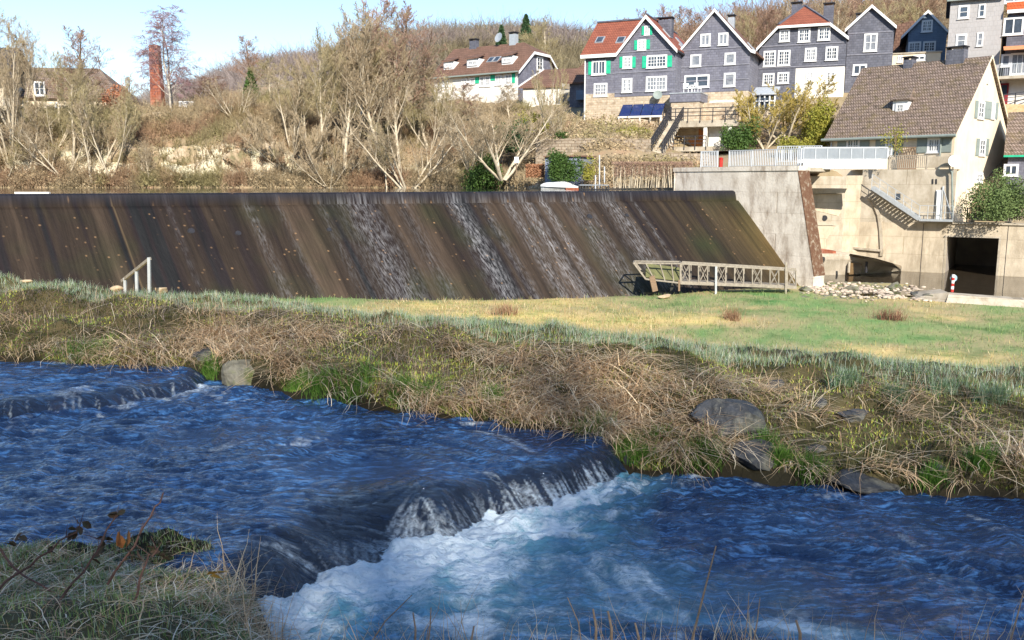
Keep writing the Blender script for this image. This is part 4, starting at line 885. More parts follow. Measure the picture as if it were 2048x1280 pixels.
mb.slab([(rx + .1, -.3, rz_ + e), (sxr, -.3, szr + e), (aX, hipd, aZ + e), (aX, 10.3, aZ + e), (rx + .1, 10.3, rz_ + e)], .16)
mb.slab([(sxl - .05, -.42, szl + e - .02), (sxr + .05, -.42, szr + e - .02), (aX, hipd, aZ + e + .01)], .15)
obj('roof', mb, M['roofred'], t3)
mb = MB(); vbars(mb, [(lx - .12, lz + .18), (sxl, szl + .2)], -.4, .3); vbars(mb, [(sxr, szr + .2), (rx + .12, rz_ + .2)], -.4, .3); mb.box(sxl, sxr, -.48, -.42, szl - .12, szl + .1); obj('verge_board', mb, M['white'], t3)
for a, b in (((sxl, -.4, szl + e), (aX, hipd, aZ + e)), ((sxr, -.4, szr + e), (aX, hipd, aZ + e))): obj('ridge_cap', MB().bar(Vector(a) + Vector((0, 0, .05)), Vector(b) + Vector((0, 0, .05)), .22, .12), M['slate_dark'], t3)
chimney(t3, f3.fr(1683, 40)[0] - 1.3, 3.0, szr - 1.5, f3.fr(1676, 10)[1] + .5, .9, .8); chimney(t3, aX - .8, hipd + 1, aZ - .3, aZ + .5, .9, .8)
wset(f3, f3.T(), [((222, 222, 295, 312), 4, 3, []), ((362, 212, 448, 315), 4, 3, []), ((510, 200, 598, 302), 4, 3, []), ((103, 380, 190, 498), 4, 4, []), ((210, 375, 298, 492), 4, 4, []), ((412, 358, 495, 458), 4, 3, []), ((567, 348, 655, 450), 4, 3, []), ((97, 548, 180, 640), 4, 3, []), ((207, 540, 290, 625), 4, 3, [])], k4)
wset(f3, f3.T(-.02), [((572, 532, 636, 622), 4, 4, []), ((420, 535, 470, 620), 4, 4, [])], k4)
floorbands(f3, [(1620, 88), (1620, 132)], xw0, xw1)
# white conservatory in front of house 3
fc = Frame(1508, 222, 81, 22)
tc_ = thing('conservatory', 'small white glazed conservatory behind the yellow willow tree', 'conservatory', tuple(fc.O), -fc.a)
cx1, cz1 = fc.fr(1550, 186); 
obj('base', MB().box(-.8, cx1 + .3, 0.05, 2.5, -2.5, .0), M['stone'], tc_); obj('roof', MB().slab([(-.2, -.2, cz1), (cx1 + .2, -.2, cz1), (cx1 + .2, 2.5, cz1 + .8), (-.2, 2.5, cz1 + .8)], .12), M['whiterail'], tc_)
mb = MB()
for i in range(5): a = cx1 * i / 4; mb.box(a - .06, a + .06, 0, .12, .02, cz1 - .15)
mb.box(0, cx1, 0, .11, .8, .9); obj('frame', mb, M['white'], tc_); obj('glazing', MB().box(.02, cx1, .13, .15, .02, cz1 - .15), M['glass'], tc_)
# ---- house 4
f4 = Frame(1693, 200, 84.5, 22)
t4 = house('slate_house', 'plain dark slate gable house with one tall white window near the top', f4, [(1690, 63), (1744, 14), (1793, 56)], 200, 10, M['slate_dark'], M['roofdark'], foot=(f4.fr(1693.5, 100)[0], f4.fr(1786, 100)[0]))
two_slopes(f4, M['roofdark'])
wset(f4, f4.T(), [((855, 250, 948, 385), 2, 2, []), ((770, 480, 870, 560), 2, 1, [])], k4); floorbands(f4, [(1740, 65), (1740, 108)], f4.x0, f4.x1)
chimney(t4, f4.fr(1722, 30)[0], 4.5, f4.fr(1722, 40)[1], f4.fr(1722, 22)[1] + .3, 1.0, .7)
# ---- house 5: blue
f5 = Frame(1816, 140, 90, 22)
t5 = house('blue_house', 'small blue slate gable house squeezed beside the tall grey building', f5, [(1802, 77), (1856, 24), (1897, 66)], 140, 8, M['blue'], M['roofdark'], foot=(f5.fr(1816, 80)[0], f5.fr(1893, 80)[0]))
two_slopes(f5, M['roofdark'])
wset(f5, f5.T(), [((1285, 150, 1362, 240), 4, 3, []), ((1185, 312, 1275, 392), 4, 3, []), ((1295, 308, 1385, 390), 4, 3, [])], k4)
fp_ = Frame(1777, 130, 84, 22)
px1_, pz1_ = fp_.fr(1882, 105); pz0_ = fp_.fr(1830, 107)[1]
tp_ = thing('terrace_parapet', 'beige parapet wall of a roof terrace below the blue house', 'parapet', tuple(fp_.O), -fp_.a)
obj('wall', MB().box(0, px1_, 0, 3, -4, pz0_), M['cream'], tp_); obj('coping', MB().box(-.1, px1_ + .1, -.1, 3, pz0_ + .002, pz0_ + .12), M['concrete'], tp_)
for c in ((1105, 418, 1140, 465), (1220, 412, 1312, 455)):
    a0, a1, b0_, b1_ = fp_.rect(k4(c)); window(tp_, fp_.T(), a0, a1, b0_, min(b1_, pz0_ - .05), 2, 1)
# small red roof between 4 and 5
fs = Frame(1793, 70, 96, 22); solo('red_roofed_house', MB().prism([(fs.O + fs.ex * a + Vector((0, 0, b))) for a, b in ((-1, -4), (3.5, -4), (3.5, .2), (1.5, 1.4), (-1, .8))], fs.ey * 6), M['roofbrown'], 'red tiled roof peeking out between the dark slate house and the blue house', 'house', tuple(fs.O))
# ---- house 6: tall grey
f6 = Frame(1889, 170, 80, 26)
t6 = thing('apartment_building', 'tall flat pale grey building with narrow windows above the cream house', 'building', tuple(f6.O), -f6.a); f6.t = t6
w6 = f6.fr(2004, 60)[0]; h6 = f6.fr(1897, 2)[1]
obj('wall', MB().box(0, w6, 0, 9, -6, h6), M['greyrender'], t6)
obj('roof', MB().slab([(-.4, -.4, h6 + .15), (w6 + .1, -.4, h6 + .15), (w6 + .1, 4.5, h6 + 4), (-.4, 4.5, h6 + 4)], .14).slab([(-.4, 9.4, h6 + .15), (w6 + .1, 9.4, h6 + .15), (w6 + .1, 4.502, h6 + 4), (-.4, 4.502, h6 + 4)], .14), M['roofdark'], t6)
obj('gutter', MB().box(-.3, w6, -.45, -.3, h6 - .1, h6 + .05), M['greygreen'], t6)
wset(f6, f6.T(), [((1560, 40, 1635, 140), 1, 2, []), ((1712, 30, 1755, 130), 1, 2, []), ((1542, 255, 1615, 355), 1, 2, []), ((1700, 242, 1738, 345), 1, 2, [])], k4)
# ---- house 7: right edge with orange roof
f7 = Frame(1999, 215, 78, 26)
t7 = thing('slate_house', 'slate house with orange roof and balcony at the right edge', 'house', tuple(f7.O), -f7.a); f7.t = t7
w7 = f7.fr(2300, 60)[0]; z7 = f7.fr(2010, 26)[1]; z7m = f7.fr(2010, 155)[1]
obj('wall', MB().box(.1, w7, 0, 9, z7m, z7), M['slate_dark'], t7); obj('plinth', MB().box(0, w7, .3, 9, -4, z7m - .002), M['whitewall'], t7)
obj('roof', MB().slab([(-.1, -.4, z7 + .2), (w7, -.4, z7 + .2), (w7, 4.5, z7 + 6), (-.1, 4.5, z7 + 6)], .16), M['rooforange'], t7)
obj('eave_board', MB().box(-.05, w7, -.48, -.41, z7 - .12, z7 + .16), M['white'], t7)
wset(f7, f7.T(), [((1898, 130, 2040, 262), 2, 1, []), ((1880, 405, 1945, 500), 1, 1, []), ((1950, 395, 2080, 560), 3, 1, [])], k4)
a0, a1, b0_, b1_ = f7.rect((2008, -5, 2048, 10)); window(t7, f7.T(.25), a0, a1, b0_ + .2, b1_ + .2, 2, 1)
obj('balcony_slab', MB().box(-.4, w7, -1.4, -.01, z7m - .25, z7m), M['concrete'], t7)
mb = MB()
for i in range(40): mb.box(-.35 + i * .16, -.32 + i * .16, -1.36, -1.33, z7m + .002, z7m + .95)
mb.box(-.4, w7, -1.38, -1.32, z7m + .952, z7m + 1.0); obj('balcony_railing', mb, M['metal'], t7)
za = f7.fr(2010, 100)[1]; obj('awning', MB().slab([(-.1, -1.3, za - .1), (w7, -1.3, za - .1), (w7, 0, za + .3), (-.1, 0, za + .3)], .08), mat('orange awning cloth', (.75, .30, .14), (.65, .26, .12), bump=0), t7)
a0, a1, b0_, b1_ = f7.rect((2001, 166, 2015, 209)); dr = obj('door', MB(f7.T(.3)).box(a0, a1, .005, .08, b0_, b1_), mat('dark red door paint', (.30, .03, .04), bump=0), t7)
obj('pane', MB(f7.T(.3)).box(a0 + .12, a1 - .12, .081, .09, b1_ - 1.0, b1_ - .15), M['glass'], dr)
# terrace ground and steps right of the cream house
ts_ = thing('ochre_retaining_wall', 'ochre rubble wall with wooden steps below the slate house at the right edge', 'wall', tuple(P(2020, 240, 76)), world=True)
obj('wall', MB().prism([P(1985, 330, 76), P(2300, 330, 76), P(2300, 212, 76), P(1985, 208, 76)], (0, .8, 0)), mat('ochre rubble', (.50, .27, .13), (.40, .22, .11), (.52, .38, .22), scale=1.5, bump=.5), ts_)
mb = MB()
for i in range(7): q = P(2012 + i * 3.6, 233 + i * 3.4, 75.2); mb.prism([q, q + Vector((1.0, 0, 0)), q + Vector((1.0, .4, 0)), q + Vector((0, .4, 0))], (0, 0, -.08))
each('step', mb, M['wood'], ts_)
ironrail('dark iron railing along the terrace in front of the red door', [P(2006, 212, 76.5), P(2100, 200, 76.5)], .95, 5)
# low slate house right edge
f8 = Frame(2009, 400, 66, 30)
t8 = thing('slate_annex', 'low grey slate annex with green gutter behind the conifer bush at the right edge', 'house', tuple(f8.O), -f8.a); f8.t = t8
z8 = f8.fr(2030, 312)[1]; z8r = f8.fr(2030, 252)[1] + 1.2
obj('wall', MB().box(0, 14, 0, 6, -3, z8), M['slate'], t8); obj('roof', MB().slab([(-.3, -.3, z8 + .1), (14, -.3, z8 + .1), (14, 3, z8r), (-.3, 3, z8r)], .15).slab([(-.3, 6.3, z8 + .1), (14, 6.3, z8 + .1), (14, 3.002, z8r), (-.3, 3.002, z8r)], .15), M['roofmoss'], t8)
obj('gutter', MB().box(-.3, 14, -.42, -.32, z8 - .08, z8 + .06), M['green'], t8)
a0, a1, b0_, b1_ = f8.rect((2008, 328, 2036, 352)); window(t8, f8.T(), a0, a1, b0_, b1_, 2, 1)
# ================================================================ cream house above the river wall
fh = Frame(1658, 340, 70.5, 47)
LH = fh.fr(1908, 300)[0]; zeH = fh.fr(1908, 268)[1]
th = thing('cream_house', 'cream rendered house with a steep mossy brown roof above the river wall', 'house', tuple(fh.O), -fh.a); fh.t = th; fh.depth = 9
WH = 0
for k in range(40, 260):                              # width of the gable, measured from its right foot
    w_ = k * .1; p = fh.O + fh.ex * LH + fh.ey * w_
    px_ = 1024 + F * p.x / (p.y * math.cos(TH) - p.z * math.sin(TH))
    if px_ >= 2011: WH = w_; break
WH = WH or 12
zgt = fh.sd(1960, 440, LH)[1] - .5
ay, azz = fh.sd(1983, 114, LH + .15); ay = WH * .5
ridge_z = fh.sd(1983, 114, LH + .15)[1]
r_ = ray(1983, 114); q = fh.O + fh.ex * (LH + .15); t_ = q.dot(fh.ex) / r_.dot(fh.ex); ayy = (r_ * t_ - fh.O).dot(fh.ey)
ay = max(WH * .3, min(WH * .7, ayy))
obj('wall', MB().prism([(0, 0, zgt), (0, 0, zeH), (0, ay, ridge_z - .12), (0, WH, zeH), (0, WH, zgt)], (LH, 0, 0)), M['cream'], th)
rl = fh.fr(1718, 131)[0]
xl_r = fh.fr(1722, 131, ay)[0]
mb = MB(); ov = .45
def rp(x, y0, z0_, y1, z1_): return [(x, y0, z0_), (x, y1, z1_)]
sl_ = (ridge_z - zeH) / ay
mb.slab([(-.35, -ov, zeH - ov * sl_ * .35 + .12), (LH + .2, -ov, zeH - ov * sl_ * .35 + .12), (LH + .2, ay, ridge_z + .1), (-.35, ay, ridge_z + .1)], .2)
mb.slab([(-.35, WH + ov, zeH - ov * sl_ * .3 + .12), (LH + .2, WH + ov, zeH - ov * sl_ * .3 + .12), (LH + .2, ay + .002, ridge_z + .1), (-.35, ay + .002, ridge_z + .1)], .2)
obj('roof', mb, M['roofmoss'], th)
obj('gutter', MB().tube([(-.5, -ov - .08, zeH - .12), (LH + .25, -ov - .08, zeH - .12)], .11, 8), M['greygreen'], th)
mb = MB(); mb.prism([(LH + .201, -ov, zeH - .3), (LH + .201, ay, ridge_z - .05), (LH + .201, ay, ridge_z + .12), (LH + .201, -ov, zeH - .12)], (.05, 0, 0)); mb.prism([(LH + .201, WH + ov, zeH - .3), (LH + .201, ay, ridge_z - .05), (LH + .201, ay, ridge_z + .12), (LH + .201, WH + ov, zeH - .12)], (.05, 0, 0))
obj('verge_board', mb, M['cream'], th)
for px in (1913, 1820): x_ = fh.fr(px, 120, ay)[0]; chimney(th, min(x_, LH - 1) , ay, ridge_z - .5, ridge_z + (.75 if px > 1900 else .35), 1.3 if px > 1900 else .7, .8)
# hooded dormer
def roofpt(px, py):
    n = Vector((0, -sl_, 1)); o = Vector((0, 0, zeH)); r = ray(px, py); rl_ = Vector((r.dot(fh.ex), r.dot(fh.ey), r.z)); ol = Vector((-fh.O.dot(fh.ex), -fh.O.dot(fh.ey), -fh.O.z))
    t = (o - ol).dot(n) / rl_.dot(n); return ol + rl_ * t
d0 = roofpt(1783, 233); d1 = roofpt(1813, 233); 
dx0, dx1, dy, dz = d0.x, d1.x, d0.y + .1, d0.z; dh = 1.15
db = dh / sl_
dm = obj('dormer', MB().prism([(dx0, dy, dz - .1), (dx0, dy, dz + dh), (dx0, dy + db, dz + dh), (dx0, dy, dz - .1)][:3], (dx1 - dx0, 0, 0)), M['white'], th)
window(dm, lambda a, b, c: (a, dy - b, c), dx0 + .25, dx1 - .25, dz + .25, dz + dh - .2, 3, 2)
ap = ((dx0 + dx1) / 2, dy + db + 1.6, dz + dh + 1.6 * sl_ * .93)
mb = MB().slab([(dx0 - .15, dy - .2, dz + dh + .12), (dx1 + .15, dy - .2, dz + dh + .12), ap], .12).slab([(dx0 - .15, dy - .2, dz + dh + .11), ap, (dx0 - .15, dy + db * 1.0, dz + dh + .11)], .12).slab([(dx1 + .15, dy - .2, dz + dh + .11), ap, (dx1 + .15, dy + db * 1.0, dz + dh + .11)], .12)
obj('dormer_roof', mb, M['roofmoss'], dm)
# front windows
def shpair(T, x0, x1, z0, z1, wsh, m): shutter(th, T, x0 - wsh, x0 - .02, z0, z1, m); shutter(th, T, x1 + .02, x1 + wsh, z0, z1, m)
for c, nx, nz in (((725, 1035, 820, 1115), 4, 2), ((1015, 1040, 1065, 1140), 2, 3), ((1330, 1030, 1425, 1110), 4, 2)):
    a0, a1, b0_, b1_ = fh.rect(k4(c)); window(th, fh.T(), a0, a1, b0_ - .3, b1_, nx, nz); shpair(fh.T(), a0, a1, b0_ - .3, b1_, .75, M['greygreen'])
obj('downpipe', MB().tube([(.15, -.1, zeH - .2), (.15, -.1, 0)], .06, 6), M['whiterail'], th); obj('downpipe', MB().tube([(LH - .9, -.12, zeH - .2), (LH - .9, -.12, -.6)], .07, 6), M['greygreen'], th)
# gable windows
TSd = fh.TS(LH)
def srect(c):
    c = k4(c); a = fh.sd(c[0], (c[1] + c[3]) / 2, LH); b = fh.sd(c[2], (c[1] + c[3]) / 2, LH); m = (c[0] + c[2]) / 2; return a[0], b[0], fh.sd(m, c[3], LH)[1], fh.sd(m, c[1], LH)[1]
for c, nz in (((1702, 757, 1748, 890), 3), ((1802, 762, 1828, 890), 3), ((1712, 1037, 1756, 1165), 3)):
    a0, a1, b0_, b1_ = srect(c); window(th, TSd, a0, a1, b0_, b1_, 2, nz)
for c in ((1679, 752, 1700, 885), (1750, 757, 1800, 890), (1829, 765, 1850, 892), (1687, 1035, 1710, 1165), (1758, 1036, 1781, 1165)):
    a0, a1, b0_, b1_ = srect(c); shutter(th, TSd, a0, a1, b0_, b1_, M['greygreen'])
a0, a1, b0_, b1_ = srect((1692, 1290, 1735, 1370)); window(th, TSd, a0, a1, b0_, b1_, 2, 2)
obj('vent', MB(TSd).box(ay - .1, ay + .1, .003, .03, ridge_z - 2.0, ridge_z - 1.93).box(ay - .15, ay + .15, .003, .03, ridge_z - 3.3, ridge_z - 3.23), M['black'], th)
# terrace in front of the cream house: planter wall and railings
zdk = W(0, zu).z
railing('house_terrace_railing', 'brown slatted railing on the river wall in front of the cream house', [W(S(wp(1777, 336)), zdk, .1), W(S(wp(1852, 336)), zdk, .1)], 1.0, M['metalwarm'], .13)
railing('house_terrace_railing', 'solid beige railing panel between brown slatted railing and satellite dish', [W(S(wp(1853, 336)), zdk, .1), W(S(wp(1899, 336)), zdk, .1)], 1.0, M['metalwarm'], .13, solid=M['concrete'])
tr_ = thing('trellis', 'diamond wooden trellis on the terrace in front of the cream house', 'trellis', tuple(W(S(wp(1790, 320)), zdk, 2.2)), world=True)
ta = W(S(wp(1786, 320)), zdk + .9, 2.2); tb2 = W(S(wp(1897, 320)), zdk + .9, 2.2); mb = MB(); n = 26
for i in range(n): mb.bar(ta.lerp(tb2, i / n), ta.lerp(tb2, (i + 1) / n) + Vector((0, 0, .75)), .03); mb.bar(ta.lerp(tb2, i / n) + Vector((0, 0, .75)), ta.lerp(tb2, (i + 1) / n), .03)
mb.bar(ta, tb2, .05); mb.bar(ta + Vector((0, 0, .75)), tb2 + Vector((0, 0, .75)), .05); obj('lattice', mb, M['wood'], tr_)
obj('planter', MB().prism([ta - Vector((0, 0, .9)), tb2 - Vector((0, 0, .9)), tb2 - Vector((0, 0, .1)), ta - Vector((0, 0, .1))], wn_ * .4), M['wood'], tr_)
dk2 = [W(s0 - .3, zu + .0, .02), W(s4, zu, .02), W(s4, zu, 8), W(s0 - 3, zu, 8)]
solo('house_terrace', MB().slab([p + Vector((0, 0, .02)) for p in dk2], .015), M['concrete'], 'paved terrace strip in front of the cream house', 'terrace', tuple(dk2[0]))
# ================================================================ far house with three dormers
ff = Frame(868, 195, 112, 33)
tf = thing('dormer_house', 'long white and green-shuttered house with three white dormers in a brown roof', 'house', tuple(ff.O), -ff.a); ff.t = tf
LF = ff.fr(1036, 150)[0]; zf = ff.fr(1000, 147)[1]; WF = 9.5
q0z = ff.fr(870, 158)[1]; zf = (zf + q0z) / 2 + .2
zfr = zf + 3.8; kz = zf + 2.35; ky = WF * .5 * (kz - zf) / (zfr - zf)
obj('wall', MB().prism([(0, 0, -5), (0, 0, zf), (0, ky, kz), (0, WF - ky, kz), (0, WF, zf), (0, WF, -5)], (LF, 0, 0)), M['whitewall'], tf)
obj('gable_cladding', MB().prism([(LF + .003, 0, -1.5), (LF + .003, 0, zf), (LF + .003, ky, kz), (LF + .003, WF - ky, kz), (LF + .003, WF, zf), (LF + .003, WF, -1.5)], (.05, 0, 0)), M['slate'], tf)
mb = MB(); hx = LF - 2.2
mb.slab([(-.4, -.5, zf - .1), (LF + .4, -.5, zf - .1), (LF + .4, ky, kz + .15), (hx, WF / 2, zfr + .15), (-.4, WF / 2, zfr + .15)], .16)
mb.slab([(-.4, WF + .5, zf - .1), (LF + .4, WF + .5, zf - .1), (LF + .4, WF - ky, kz + .15), (hx, WF / 2 + .002, zfr + .15), (-.4, WF / 2 + .002, zfr + .15)], .16)
mb.slab([(LF + .4, ky, kz + .16), (LF + .4, WF - ky, kz + .16), (hx, WF / 2, zfr + .16)], .12); obj('roof', mb, M['roofbrown'], tf)
mb = MB(); xg_ = LF + .42
for a, b in (((-.5, zf - .15), (ky, kz + .1)), ((ky, kz + .1), (WF - ky, kz + .1)), ((WF - ky, kz + .1), (WF + .5, zf - .15))): mb.prism([(xg_, a[0], a[1]), (xg_, b[0], b[1]), (xg_, b[0], b[1] - .3), (xg_, a[0], a[1] - .3)], (.06, 0, 0))
obj('verge_board', mb, M['white'], tf); obj('gutter', MB().box(-.4, LF + .3, -.65, -.5, zf - .25, zf - .1), M['greygreen'], tf)
slf = (zfr - zf) / (WF / 2)
for c in ((285, 400, 405, 505), (565, 375, 705, 490), (985, 340, 1115, 455)):
    x0, x1, z0, z1 = ff.rect(k7(c), .8); h_ = min(z1 - z0, 1.9); y_ = .8; z0 = zf + slf * (y_ + .2); d_ = h_ / slf
    dm = obj('dormer', MB().prism([(x0, y_, z0), (x0, y_, z0 + h_), (x0, y_ + d_, z0 + h_)], (x1 - x0, 0, 0)), M['white'], tf)
    window(dm, lambda a, b, cc, y_=y_: (a, y_ - b, cc), x0 + .2, x1 - .2, z0 + .35, z0 + h_ - .2, 4, 2)
    obj('dormer_roof', MB().slab([(x0 - .2, y_ - .3, z0 + h_ + .12), (x1 + .2, y_ - .3, z0 + h_ + .12), (x1 - .3, y_ + d_ + .4, z0 + h_ + .75), (x0 + .3, y_ + d_ + .4, z0 + h_ + .75)], .12), M['roofbrown'], dm)
for px in (982, 994): 
    x_ = ff.fr(px, 122, 2)[0]; skylight(tf, on_slope((x_, 2.0, zf + slf * 2 + .16), (1, 0, 0), (0, 1, slf)))
chimney(tf, ff.fr(948, 95, 4.7)[0], WF / 2, zfr - .3, zfr + .9, 1.0, .7); chimney(tf, ff.fr(1027, 90, 4.7)[0], WF / 2, zfr - .3, zfr + 1.2, .9, .7, M['metal'])
x_ = ff.fr(1002, 95, 4.7)[0]; obj('satellite_dish', MB().dish((x_, WF / 2 - .5, zfr + .9), (-.2, -1, .3), .6, .12), M['metal'], tf, smooth=True)
wset(ff, ff.T(), [((265, 575, 345, 680), 4, 3, []), ((500, 585, 570, 660), 4, 2, []), ((600, 575, 665, 655), 3, 2, [(665, 570, 712, 645)]), ((720, 560, 775, 680), 3, 2, []), ((785, 550, 850, 680), 3, 3, [(872, 540, 905, 610)]), ((908, 540, 985, 665), 4, 3, []), ((1025, 530, 1108, 665), 4, 3, [(1108, 520, 1145, 640)])], k7, M['green'])
a0, b0_ = ff.sd(1063, 132, LF)[0], ff.sd(1063, 132, LF)[1]; window(tf, ff.TS(LF + .055), WF / 2 - .7, WF / 2 + .7, kz - 1.9, kz - .3, 2, 3)
# annex with slate roof right of it
fa_ = Frame(1046, 210, 101, 20); ta_ = thing('white_annex', 'low white annex with a brown lean-to roof right of the dormer house', 'house', tuple(fa_.O), -fa_.a); fa_.t = ta_
xa1 = fa_.fr(1122, 180)[0]; za0 = fa_.fr(1080, 175)[1]; zr_ = fa_.fr(1110, 136, 3)[1]
obj('wall', MB().box(0, xa1, 0, 6, -5, za0), M['whitewall'], ta_); obj('roof', MB().slab([(-.4, -.3, za0 + .1), (xa1 + .2, -.3, za0 + .1), (xa1 + 1.6, 4, zr_), (1.2, 4, zr_)], .15), M['roofbrown'], ta_)
obj('verge_board', MB().bar((-.45, -.3, za0 + .1), (1.15, 4, zr_), .1, .25).bar((xa1 + .25, -.3, za0 + .1), (xa1 + 1.65, 4, zr_), .1, .3), M['white'], ta_)
# red gable house between annex and green-shuttered house
fr_ = Frame(1128, 215, 97, 20); tr2 = thing('red_roofed_house', 'half-hidden red roofed house in the gap left of the green-shuttered slate house', 'house', tuple(fr_.O), -fr_.a); fr_.t = tr2
xr1 = fr_.fr(1175, 150)[0]; zr1 = fr_.fr(1150, 165)[1]
obj('wall', MB().box(0.6, xr1, 0, 6, -4, zr1), M['slate_dark'], tr2); obj('roof', MB().slab([(0, -.4, zr1), (xr1 + .5, -.4, zr1), (xr1 + .5, 4, zr1 + 3.2), (1.8, 4, zr1 + 3.2)], .15), M['roofbrown'], tr2)
obj('balcony', MB().box(1.6, xr1, -.9, -.01, zr1 - 1.9, zr1 - .9), M['blue'], tr2)
# ================================================================ farmhouse behind the trees at the left
fl = Frame(30, 250, 99, -8); tl = thing('farmhouse', 'old cream farmhouse with brown roof hidden behind bare trees at the left', 'house', tuple(fl.O), -fl.a); fl.t = tl
xl1 = fl.fr(236, 180)[0]; zl0 = fl.fr(130, 194)[1]; zl1 = fl.fr(130, 136, 4)[1]
obj('wall', MB().box(0, xl1, 0, 8, -3, zl0), M['cream'], tl); obj('roof', MB().slab([(-.6, -.5, zl0), (xl1 + .6, -.5, zl0), (xl1 - 3, 4, zl1), (.5, 4, zl1)], .2).slab([(-.6, 8.5, zl0), (xl1 + .6, 8.5, zl0), (xl1 - 3, 4.002, zl1), (.5, 4.002, zl1)], .2).slab([(xl1 + .6, -.5, zl0 + .01), (xl1 + .6, 8.5, zl0 + .01), (xl1 - 3, 4, zl1 + .01)], .18), M['roofmoss'], tl)
for c in ((67, 163, 92, 192), (45, 200, 58, 222), (110, 205, 122, 225), (150, 205, 162, 225)): a0, a1, b0_, b1_ = fl.rect(c, -.5 if c[0] == 67 else 0); window(tl, fl.T(-.55 if c[0] == 67 else 0), a0, a1, b0_, b1_, 2, 2)
fl2 = Frame(-60, 250, 96, -8); tl2 = thing('barn', 'dark brown barn roof at the far left edge behind tall bare trees', 'barn', tuple(fl2.O), -fl2.a)
xb_ = fl2.fr(18, 150)[0]; zb1 = fl2.fr(0, 168)[1]; zb2 = fl2.fr(0, 95, 4)[1]
obj('wall', MB().box(0, xb_, 0, 8, -3, zb1), M['cream'], tl2); obj('roof', MB().slab([(-.5, -.4, zb1), (xb_ + .8, -.4, zb1), (xb_ - .2, 4, zb2), (-.5, 4, zb2)], .2).slab([(-.5, 8.4, zb1), (xb_ + .8, 8.4, zb1), (xb_ - .2, 4.002, zb2), (-.5, 4.002, zb2)], .2), M['roofdark'], tl2)
# brick chimney
c0 = P(317, 222, 101); c1 = P(316, 91, 101)
ch = thing('brick_chimney', 'tall slender old red brick chimney standing beside the birch', 'chimney', tuple(c0), world=True)
hh = c1.z - c0.z
obj('shaft', MB().prism([c0 + Vector((a, b, 0)) for a, b in ((-.4, -.4), (.4, -.4), (.4, .4), (-.4, .4))], (0, 0, .01))._a([c0 + Vector((a * s_, b * s_, z)) for z, s_ in ((-.6, 1), (hh * .97, .74)) for a, b in ((-.66, -.6), (.66, -.6), (.66, .6), (-.66, .6))], [(0, 1, 5, 4), (1, 2, 6, 5), (2, 3, 7, 6), (3, 0, 4, 7), (4, 5, 6, 7)]), M['brickred'], ch)
obj('rim', MB().prism([c0 + Vector((a, b, hh * .97 + .01)) for a, b in ((-.48, -.48), (.48, -.48), (.48, .48), (-.48, .48))], (0, 0, hh * .03)), M['brickred'], ch)
# small plateau things
p = onfar(375, 218) or P(375, 218, 95); cw = thing('white_box', 'small white box standing on the plateau edge right of the birch', 'box', tuple(p)); obj('body', MB().box(-.75, .75, -.3, .3, .15, .75), M['white'], cw); each('foot', MB().box(-.6, -.5, -.2, .2, -.3, .15).box(.5, .6, -.2, .2, -.3, .15), M['metal'], cw)
p = onfar(280, 220) or P(280, 220, 95); tn = thing('dark_shed', 'low dark shed roof on the plateau left of the brick chimney', 'shed', tuple(p)); obj('roof', MB().prism([(-2.2, 0, -.2), (0, 0, .6), (2.2, 0, -.2)], (0, 3, 0)), M['roofdark'], tn); obj('wall', MB().box(-1.9, 1.9, .2, 2.8, -1, -.21), M['wood'], tn)
# ================================================================ garden edge: retaining walls, shed, boat, dock
for (a, b, c, d, Y0, Y1, lb) in ((1071, 1302, 277, 318, 76, 73.5, 'long rubble retaining wall below the green-shuttered house, above the garden shed'), (1312, 1420, 306, 326, 72.5, 72.5, 'low rubble wall right of the foot of the garden stairs')):
    A_, B_ = P(a, d, Y0), P(b, d, Y1); A2, B2 = P(a, c, Y0), P(b, c, Y1)
    nq = 24; pts_ = [A_ - Vector((0, 0, 1))] + [B_ - Vector((0, 0, 1))] + [B2.lerp(A2, i / nq) + Vector((0, 0, (random.random() - .5) * .12)) for i in range(nq + 1)]
    solo('retaining_wall', MB().prism(pts_, (0, .8, 0)), M['stone_dark'], lb, 'wall', tuple(A_))
A_ = P(1235, 240, 83); solo('retaining_wall', MB().prism([P(1190, 262, 83), P(1330, 262, 82), P(1330, 236, 82), P(1190, 240, 83)], (0, .6, 0)), M['stone'], 'pale stone garden wall directly under the solar panels', 'wall', tuple(A_))
# cliffs/walls of dressed stone at the left bank
sh = thing('garden_shed', 'grey-blue garden shed half hidden by the round green bush', 'shed', tuple(P(1092, 352, 69)), world=True)
s0_, s1_ = P(1090, 358, 69.5), P(1160, 358, 68.5); s2_ = P(1187, 350, 71); zt_ = P(1120, 312, 69).z; zt2 = P(1120, 314, 69).z
obj('wall', MB().prism([Vector((p.x, p.y, -.4)) for p in (s0_, s1_, s2_, Vector((s0_.x + 1, s2_.y + .6, 0)))], (0, 0, zt2 + .4)), mat('grey-blue boards', (.24, .27, .34), (.2, .23, .3), bump=0), sh)
obj('roof', MB().prism([Vector((p.x, p.y, zt2 + .002)) for p in (s0_ + Vector((-.15, -.2, 0)), s1_ + Vector((.1, -.2, 0)), s2_ + Vector((.2, 0, 0)), Vector((s0_.x + .9, s2_.y + .8, 0)))], (0, 0, .1)), M['roofbrown'], sh)
bo = G(1118, 379, ZR) if False else P(1118, 376, 66.5); bo.z = ZR
bt_ = thing('covered_boat', 'motorboat under a white tarpaulin moored beside the round green bush', 'boat', tuple(bo), 0.06)
nb = 13; Vv = []; 
def bw_(t): return .85 * (1 - abs(t * 2 - 1) ** 2.4) + .02
for i in range(nb):
    t_ = i / (nb - 1); w = bw_(t_); x = -1.35 + 2.75 * t_; zz = .20 + .10 * (1 - t_)
    Vv += [(x, -w * .55, -.25), (x, -w, zz), (x, w, zz), (x, w * .55, -.25)]
